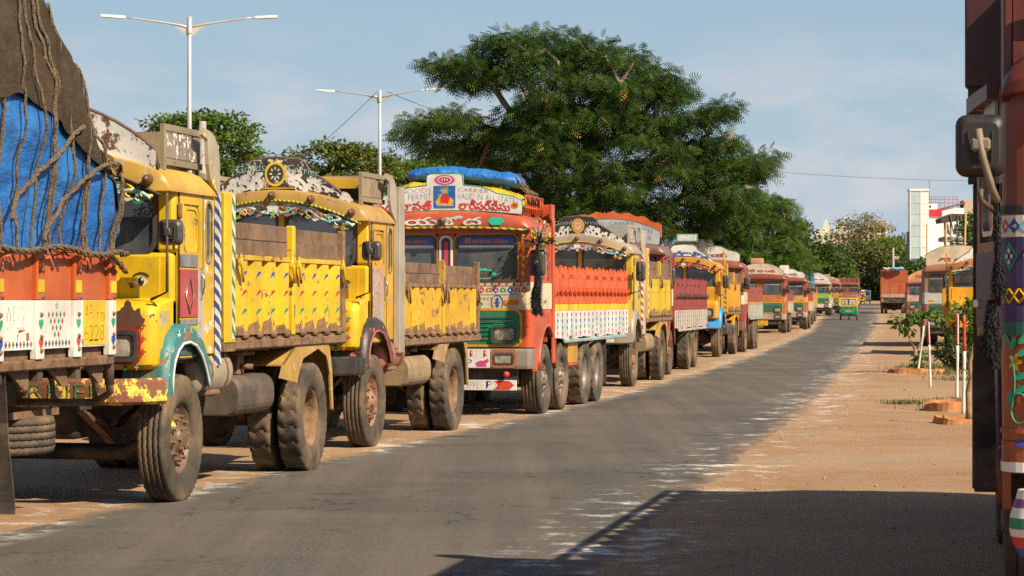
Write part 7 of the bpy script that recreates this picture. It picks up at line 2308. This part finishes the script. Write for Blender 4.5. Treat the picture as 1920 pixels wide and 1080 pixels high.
tree('bright green tree next after the big one, above the middle of the row', 150,
     [(1300, 420), (1340, 385), (1365, 362), (1410, 352), (1450, 365), (1480, 385), (1492, 415), (1500, 440), (1520, 470), (1510, 530), (1330, 530), (1290, 470)], 1420, 150, 80, .78, .40, [g_mid, g_lite, g_dark], 'frond', r0=.3, weights=[.5, .36, .14], barkm=bark_pale, flat_=.42)
tree('darker tree sloping down behind the farther maroon lorries', 285,
     [(1470, 430), (1492, 412), (1512, 424), (1530, 446), (1560, 466), (1585, 485), (1600, 560), (1440, 560), (1450, 480)], 1510, 110, 120, 1.45, .46, [g_dark, g_mid, g_oliv], r0=.3, weights=[.25, .5, .25])
tree('olive green tree filling the far end of the road above the auto rickshaw', 440,
     [(1535, 495), (1565, 465), (1625, 455), (1670, 468), (1690, 500), (1690, 555), (1600, 568), (1550, 560)], 1620, 110, 120, 2.3, .62, [g_dry, g_mid, g_oliv], r0=.28, weights=[.15, .40, .45])
tree('dry brown half bare tree in front of the white temple', 520,
     [(1565, 420), (1590, 402), (1630, 400), (1660, 415), (1672, 450), (1660, 490), (1570, 500), (1552, 460)], 1612, 85, 70, 2.3, .5, [g_dry, g_oliv, g_lite], r0=.22, weights=[.5, .35, .15])
tree('sunlit yellow green tree beyond the utility pole', 480,
     [(1635, 465), (1665, 448), (1690, 452), (1712, 470), (1715, 510), (1640, 510)], 1680, 50, 100, 2.0, .55, [g_yel, g_lite], r0=.2)
tree('small yellow green bushy tree by the far end of the left row', 300,
     [(1568, 520), (1580, 497), (1597, 512), (1596, 545), (1570, 550)], 1582, 30, 90, 1.0, .32, [g_lite, g_yel], r0=.1)
tree('dark leafy tree behind the right hand lorries, below the glass tower', 270,
     [(1660, 505), (1690, 488), (1720, 495), (1745, 485), (1765, 500), (1765, 540), (1660, 545)], 1715, 70, 100, 1.2, .36, [g_dark, g_mid], r0=.2)
tree('green tree growing against the open pavilion at the far right', 250,
     [(1798, 430), (1815, 400), (1840, 392), (1870, 420), (1880, 500), (1800, 505)], 1835, 50, 100, 1.0, .32, [g_mid, g_lite, g_dark], r0=.2)
tree('scrubby dark tree low behind the left row near the auto rickshaw', 200,
     [(1370, 500), (1420, 470), (1460, 480), (1490, 500), (1505, 520), (1505, 570), (1380, 570)], 1440, 80, 110, 1.0, .32, [g_dark, g_mid, g_oliv], r0=.22)

# shrub and saplings of the shoulder
def shrub(name, label, X, Y, H, rad, n, per, size, mats, stems, cat='shrub', spread=.16, zmin=.35):
    t = thing(name, label, cat, (X, Y, gz(X, Y)))
    cen = []
    for i in range(n):
        a = random.uniform(0, 6.283); q = random.random() ** .6; z = H * (zmin + (1 - zmin) * random.random())
        k = math.sin(math.pi * min(1, max(0, (z / H - zmin * .6) / (1.12 - zmin * .6)))) ** .6
        cen.append((rad * q * k * math.cos(a), rad * q * k * math.sin(a), z))
    me = leaves_mesh('foliage', cen, per, spread, size, mats, 'leaf', .8, .35)
    o = bpy.data.objects.new('foliage', me); COL.objects.link(o); o.parent = t
    mb = MB()
    for c in cen[::max(1, len(cen) // stems)]:
        b = Vector((random.gauss(0, .05), random.gauss(0, .05), -.02)); e = Vector(c); mid = b.lerp(e, .5) + Vector((random.gauss(0, .04), 0, .1))
        mb.tube([b, mid, e], [.014, .011, .006], twig, 5)
    mb.build('stem', t)
    return t
shrub('shrub', 'tall leafy green shrub in front of the orange yellow dumper on the shoulder', 10.6, 57, 1.6, .5, 50, 22, .13, [g_lite, g_yel, g_mid], 24)
shrub('shrub', 'smaller leafy green shrub at the frame edge beside the near lorry', 10.75, 53, 1.5, .5, 46, 26, .13, [g_lite, g_mid], 18)
shrub('shrub', 'low dark shrub at the foot of the tall leafy one', 9.9, 54.5, .75, .5, 30, 26, .10, [g_mid, g_dark, g_oliv], 12, zmin=.1)
def sapling(X, Y, label, paths, crown, r=.02):
    t = thing('sapling', label, 'sapling', (X, Y, gz(X, Y)))
    mb = MB()
    for pts, r0, r1 in paths:
        m_ = len(pts); mb.tube(pts, [r0 + (r1 - r0) * i / (m_ - 1) for i in range(m_)], twig, 7)
    mb.build('trunk', t)
    if crown:
        me = leaves_mesh('crown', crown, 16, .12, .15, [g_lite, g_mid], 'leaf', .7, .5)
        o = bpy.data.objects.new('crown', me); COL.objects.link(o); o.parent = t
sapling(8.72, 53.0, 'forked sapling with drooping leaves tied to the leaning stake', [([(0, 0, 0), (-.01, 0, .3), (.0, 0, .55)], .05, .035), ([(0, 0, .5), (-.10, 0, .68), (-.16, .02, .85), (-.14, .02, 1.02), (-.05, 0, 1.15)], .03, .014), ([(0, 0, .5), (.10, 0, .66), (.2, 0, .86), (.24, 0, 1.05)], .026, .01), ([(-.05, 0, 1.15), (.2, .03, 1.32)], .014, .006), ([(-.1, .0, 1.05), (-.4, 0, 1.18)], .012, .005)],
        [(-.42, 0, 1.18), (-.3, .1, 1.12), (-.2, -.1, 1.22), (-.05, .05, 1.27), (.1, 0, 1.30), (.25, .08, 1.35), (.38, 0, 1.30), (.5, -.05, 1.24), (-.35, 0, 1.02), (.02, -.1, 1.12), (.2, 0, 1.15), (-.1, 0, .98), (.6, 0, 1.2), (-.02, 0, .16), (.03, 0, .3), (.12, .02, .42)])
sapling(5.88, 31.6, 'bare curved brown sapling trunk in the nearest clay ring', [([(0, 0, 0), (.01, 0, .2), (-.005, 0, .4), (.035, 0, .6), (.02, 0, .8), (.05, 0, .95), (.085, 0, 1.1)], .05, .018), ([(.03, 0, .62), (-.07, 0, .72)], .016, .008), ([(.03, 0, .62), (.10, 0, .67)], .02, .014)], None)
# tufts of grass by the rings and on the shoulder
def grass(name, label, patches, n):
    V = []; F = []; MI = []
    for k in range(n):
        cx, cy, rx, ry, h = random.choice(patches)
        x = cx + random.gauss(0, rx * .5); y = cy + random.gauss(0, ry * .5); a = random.uniform(0, 6.283); hh = h * random.uniform(.5, 1.2); w = .008
        dx, dy = math.cos(a), math.sin(a); i0 = len(V); l = hh * random.uniform(.2, .7)
        z = gz(x, y)
        V += [(x - dy * w, y + dx * w, z), (x + dy * w, y - dx * w, z), (x + dx * l * .5 + dy * w * .6, y + dy * l * .5 - dx * w * .6, z + hh * .65), (x + dx * l, y + dy * l, z + hh)]
        F.append((i0, i0 + 1, i0 + 2, i0 + 3))
    me = bpy.data.meshes.new(name); me.from_pydata(V, [], F)
    for m in (g_oliv, g_dryg): me.materials.append(m)
    me.polygons.foreach_set('material_index', [random.random() < .5 for _ in F])
    o = bpy.data.objects.new(name, me); COL.objects.link(o); o['kind'] = 'stuff'; o['label'] = label; o['category'] = 'grass'
grass('grass', 'short grass tufts round the clay rings and stakes', [(8.75, 53, .6, .5, .14), (9.6, 52, .9, .6, .12), (9.0, 48.5, .7, .5, .10), (10.4, 53, 1.0, 1.2, .2), (6.4, 35.3, .5, .2, .12), (6.9, 38, .6, .3, .10), (9.6, 56, .8, .6, .18), (6.0, 37.5, .3, .3, .08)], 2600)
# stones and clods lying on the shoulder
V = []; F = []
for k in range(800):
    Y = 14 + 46 * random.random() ** 1.5; side = random.random()
    X = xR(Y) + .1 + abs(random.gauss(0, 1.6)) if side < .75 else xL(Y) - abs(random.gauss(0, .7))
    r = .005 + .015 * random.random() ** 5 + (.02 if random.random() < .012 else 0); i0 = len(V); z = dirt_z(X, Y) + r * .3; a = random.uniform(0, 6.28)
    pts = [(1, 0, 0), (0, 1, .1), (-1, .1, 0), (0, -1, 0), (.1, 0, .9), (0, .1, -.6)]
    for p in pts:
        q = [p[i] * r * random.uniform(.7, 1.3) for i in range(3)]
        V.append((X + q[0] * math.cos(a) - q[1] * math.sin(a), Y + q[0] * math.sin(a) + q[1] * math.cos(a), z + q[2]))
    F += [(i0 + a_, i0 + b_, i0 + c_) for a_, b_, c_ in ((0, 1, 4), (1, 2, 4), (2, 3, 4), (3, 0, 4), (1, 0, 5), (2, 1, 5), (3, 2, 5), (0, 3, 5))]
me = bpy.data.meshes.new('pebbles'); me.from_pydata(V, [], F); me.materials.append(simple('pebble_stone', (.34, .23, .14), .9, var=.5, sc=3))
o = bpy.data.objects.new('pebbles', me); COL.objects.link(o); o['kind'] = 'stuff'; o['label'] = 'pebbles and clods scattered on the dusty verge'; o['category'] = 'pebbles'

# ================================================================ far buildings and the hill
def hill_mesh():
    V = []; F = []; n = 60
    for j in range(n + 1):
        for i in range(n + 1):
            x = -260 + 520 * i / n; y = -220 + 440 * j / n
            z = 21 * math.exp(-(x / 95) ** 2 - (y / 120) ** 2) + 9 * math.exp(-((x - 110) / 80) ** 2 - (y / 120) ** 2) - 1.2 + mnoise.fractal(Vector((x * .02, y * .02, 0)), 1, 2, 4) * 1.6
            V.append((x, y, z))
    for j in range(n):
        for i in range(n):
            a = j * (n + 1) + i; F.append((a, a + 1, a + n + 2, a + n + 1))
    me = bpy.data.meshes.new('hill'); me.from_pydata(V, [], F)
    m, nt, b = _new('scrub_hillside'); tc = N(nt, 'ShaderNodeTexCoord')
    nt.links.new(mix(nt, ramp(nt, noise(nt, tc.outputs['Object'], .12, 6, .7), .4, .6), (.07, .085, .03), (.22, .17, .09)), b.inputs['Base Color']); b.inputs['Roughness'].default_value = .95
    me.materials.append(m); me.polygons.foreach_set('use_smooth', [True] * len(F))
    o = bpy.data.objects.new('hill', me); COL.objects.link(o); o['kind'] = 'structure'; return o
hl = hill_mesh(); hl.location = (125, 900, 1.0)
V = []
cs = []
for k in range(260):
    x = random.uniform(-120, 190); y = random.uniform(-140, 40)
    z = 21 * math.exp(-(x / 95) ** 2 - (y / 120) ** 2) + 9 * math.exp(-((x - 110) / 80) ** 2 - (y / 120) ** 2) - .2
    cs.append((x, y, z + .6))
me = leaves_mesh('scrub', cs, 70, 3.2, .9, [g_oliv, g_dark, g_mid, g_dry], 'leaf', .6, .1, weights=[.4, .25, .2, .15])
o = bpy.data.objects.new('scrub', me); COL.objects.link(o); o.location = hl.location; o['kind'] = 'stuff'; o['label'] = 'scrubby bushes covering the far hillside'; o['category'] = 'scrub'

cream = simple('cream_plaster', (.70, .62, .47), .8, var=.1, sc=.4); whitep = simple('white_plaster', (.76, .74, .69), .7, var=.08, sc=.5)
temple = thing('temple', 'cream walled temple with small tapering towers on the far hilltop', 'temple', (125, 900, 22.2), -.1)
m = MB(); m.box((-14, -4, -2), (5, 6, 4.6), cream); m.build('wall', temple)
m = MB(); m.box((5.02, -3, -2), (12.5, 6, 7.5), cream); m.box((4.9, -3.2, 7.5), (12.7, 6.2, 7.9), cream); m.build('end_block', temple)
for k, u in enumerate(np.arange(-12.6, 4.4, 2.1)):
    w = MB(); w.box((u, -4.05, 1.6), (u + .9, -4.0, 3.2), dark_metal()); w.build('window', temple)
for k in range(3):
    for q in range(2):
        w = MB(); w.box((6 + 2.2 * k, -3.05, 1.4 + 2.8 * q), (7.1 + 2.2 * k, -3.0, 3.2 + 2.8 * q), dark_metal()); w.build('window', temple)
for u, h in ((-9.8, 3.6), (-4.2, 2.4), (3.8, 1.6)):
    m = MB()
    for i in range(5):
        k = 1 - .11 * i
        m.box((u - 1.5 * k, -2 * k, 4.6 + h * i / 5), (u + 1.5 * k, 2 * k, 4.6 + h * (i + .86) / 5), cream); m.box((u - 1.6 * k, -2.1 * k, 4.6 + h * (i + .86) / 5), (u + 1.6 * k, 2.1 * k, 4.6 + h * (i + 1) / 5), cream)
    m.lathe([(.5, 4.6 + h), (.3, 4.9 + h), (0, 5.3 + h)], cream, 'z', (u, 0, 0), 10); m.build('tower', temple)
def far_house(X, Y, Z, w, h, mat, label):
    t = thing('house', label, 'house', (X, Y, Z), -.1)
    m = MB(); m.box((-w / 2, -4, -2), (w / 2, 4, h), mat); m.box((-w / 2 - .2, -4.2, h), (w / 2 + .2, 4.2, h + .4), mat); m.build('wall', t)
    for k in range(3):
        q = MB(); q.box((-w / 2 + w * (k + .3) / 3, -4.06, h * .4), (-w / 2 + w * (k + .7) / 3, -4.0, h * .75), dark_metal()); q.build('window', t)
far_house(150, 930, 14.5, 7, 5, simple('terracotta_plaster', (.5, .28, .18), .8), 'small terracotta house on the far slope beside the glass tower')
far_house(163, 950, 12.5, 12, 4, cream, 'long cream house on the far slope, partly behind the glass tower')

# glass stair tower
Yb = 420.0; sb = F_PX / Yb
tw = thing('stair_tower', 'tall white and glass stair tower at the far end of the road', 'tower', ((1724 - 960) / sb, Yb, 1.2), -.05)
gp = simple('pale_green_glass', (.42, .52, .50), .15, var=.12, sc=.4); gd = simple('dark_blue_glass', (.10, .16, .19), .1, var=.3, sc=.5)
H = (562 - 354) / sb + .4
hw = 18.5 / sb
m = MB(); m.box((-hw + .15, .05, 0), (hw - .1, 3.4, H - .35), whitep); m.build('core', tw)
for k in range(8):
    z0_ = 3.6 + (H - 4.2) * k / 8; z1_ = 3.6 + (H - 4.2) * (k + 1) / 8
    p = MB(); p.box((-hw + .2, -.02, z0_ + .05), (hw * .02, .045, z1_ - .04), gp if k > 1 else gd); p.build('glass_panel', tw)
    if k > 2:
        p = MB(); p.box((hw * .04, -.03, z0_ + .03), (hw - .1, .045, z1_ - .02), whitep); p.build('wall_panel', tw)
for u in (-hw + .05, hw * .1):
    p = MB(); p.box((u, -.08, 0), (u + .13, .0, H - .2), whitep); p.build('mullion', tw)
m = MB(); m.box((-hw, -.15, H - .35), (hw, 3.5, H), whitep); m.build('parapet', tw)
m = MB(); m.box((-hw * 1.25, .4, 0), (-hw + .1, 3, H * .62), gd); m.build('lower_glass_block', tw)
# white building with red box and lean-to roof
wb = thing('white_building', 'white building with a bright red panel beside the glass tower', 'building', ((1785 - 960) / sb, Yb + 2, 1.2), -.05)
def bx(x0, y0, x1, y1, v0, v1, mat, nm, par):
    m = MB(); m.box(((x0 - 1785) / sb, v0, (562 - y1) / sb + .4), ((x1 - 1785) / sb, v1, (562 - y0) / sb + .4), mat); return m.build(nm, par)
bx(1743, 405, 1835, 560, 0, 7, whitep, 'wall', wb); bx(1744, 392, 1770, 405, -.3, 0, simple('red_panel', (.55, .02, .03), .5), 'red_panel', wb)
bx(1770.5, 389, 1812, 404.5, .5, 6, whitep, 'upper_storey', wb); bx(1743, 381, 1762, 391.5, .6, 4, whitep, 'roof_room', wb); bx(1812, 374, 1850, 404.5, .5, 6, simple('tan_plaster', (.5, .4, .28), .8), 'roof_block', wb)
bx(1747, 384, 1751, 388, .55, .6, dark_metal(), 'window', wb)
m = MB(); m.prism([((1762 - 1785) / sb, (562 - 391) / sb + .4), ((1815 - 1785) / sb, (562 - 378) / sb + .4), ((1815 - 1785) / sb, (562 - 381) / sb + .4), ((1762 - 1785) / sb, (562 - 393) / sb + .4)], 'v', .2, 5, simple('red_sheet_roof', (.3, .06, .05), .6)); m.build('sheet_roof', wb)
m = MB()
for z in (368, 373, 379):
    m.tube([((1744 - 1785) / sb, .8, (562 - z) / sb + .4), ((1802 - 1785) / sb, .8, (562 - z) / sb + .4)], .05, simple('red_rail', (.3, .07, .07), .5), 5)
for x in range(1744, 1804, 8):
    m.tube([((x - 1785) / sb, .8, (562 - 368) / sb + .4), ((x - 1785) / sb, .8, (562 - 392) / sb + .4)], .04, simple('red_rail', (.3, .07, .07), .5), 5)
m.build('roof_railing', wb)
m = MB(); m.tube([((1748 - 1785) / sb, 1.2, (562 - 392) / sb), ((1748 - 1785) / sb, 1.2, (562 - 331) / sb)], .05, dark_metal(), 5); m.build('aerial', wb)
for q in range(3):
    bx(1775 + q * 18, 420, 1783 + q * 18, 438, -.05, 0, gd, 'window', wb)
# unfinished pavilion with bamboo props in front of it
Yp = 330.0; sp_ = F_PX / Yp
pv = thing('pavilion', 'open dark roofed pavilion under construction in front of the white building', 'pavilion', ((1790 - 960) / sp_, Yp, 1.0), -.05)
def bp_(x0, y0, x1, y1, v0, v1, mat, nm):
    m = MB(); m.box(((x0 - 1790) / sp_, v0, (562 - y1) / sp_ + .6), ((x1 - 1790) / sp_, v1, (562 - y0) / sp_ + .6), mat); m.build(nm, pv)
dkr = simple('dark_roof', (.06, .05, .045), .8); cn = simple('raw_concrete', (.30, .27, .23), .9, var=.2)
m = MB(); m.prism([((1762 - 1790) / sp_, (562 - 410) / sp_ + .6), ((1782 - 1790) / sp_, (562 - 401) / sp_ + .6), ((1835 - 1790) / sp_, (562 - 402) / sp_ + .6), ((1835 - 1790) / sp_, (562 - 408) / sp_ + .6), ((1764 - 1790) / sp_, (562 - 418) / sp_ + .6)], 'v', -1, 5, dkr); m.build('roof', pv)
bp_(1768, 444, 1835, 452, -.6, 5, cn, 'floor_slab'); bp_(1768, 472, 1835, 560, 0, 5, dkr, 'lower_wall')
for x in (1770, 1781, 1793, 1805, 1818):
    bp_(x, 410, x + 3, 445, -.2, .1, cn, 'column'); bp_(x, 452, x + 3, 475, -.2, .1, cn, 'column')
for q, (x0, y0, x1, y1) in enumerate(((1780, 402, 1786, 440), (1795, 402, 1789, 440), (1799, 404, 1803, 442), (1773, 415, 1779, 442))):
    m = MB(); m.tube([((x0 - 1790) / sp_, -1.1, (562 - y0) / sp_ + .6), ((x1 - 1790) / sp_, -1.1, (562 - y1) / sp_ + .6)], .08, wood(), 6); m.build('prop', pv)
bam = simple('bamboo', (.50, .30, .09), .7, var=.2)
for px, top, bx2, Yq, lab in ((1738, 419, 1738, 240, 'bamboo pole standing in front of the glass tower'), (1774, 418, 1774, 236, 'short thick bamboo pole between the tower and the leaning one'), (1811, 400, 1803, 232, 'leaning bamboo pole, tallest of the three, by the pavilion')):
    s_ = F_PX / Yq; m = MB()
    X0, X1 = (bx2 - 960) / s_, (px - 960) / s_
    m.tube([(X0, Yq, gz(X0, Yq) - .1), ((X0 + X1) / 2, Yq, 3.5), (X1, Yq, CAM_Z + (562 - top) / s_)], [.11, .10, .08], bam, 8)
    tag(m.build('bamboo_pole'), lab, 'pole', None)
# bare thorny tree in front of the tower
t = thing('bare_tree', 'leafless twiggy tree at the foot of the white building', 'tree', ((1762 - 960) / (F_PX / 225), 225, gz(0, 225)))
mb = MB()
def twigs(p, d, L, r, k):
    e = p + d * L; mb.tube([p, p.lerp(e, .5) + Vector((random.gauss(0, L * .06), 0, random.gauss(0, L * .06))), e], [r, r * .8, r * .6], bark, 5, caps=False)
    if k:
        for i in range(3):
            twigs(e, (d + Vector((random.gauss(0, .6), random.gauss(0, .5), random.gauss(.15, .35)))).normalized(), L * .68, r * .58, k - 1)
twigs(Vector((0, 0, 0)), Vector((.05, 0, 1)), 2.6, .12, 4)
mb.build('trunk', t)

# flat signwriters' marks and rivets that run together as one pattern on their panel
for o in bpy.data.objects:
    if o.parent is not None and o.type == 'MESH' and (o.name.split('.')[0].endswith('_pattern') or o.name.split('.')[0] in ('rivet', 'tank_strap')):
        o['kind'] = 'stuff'
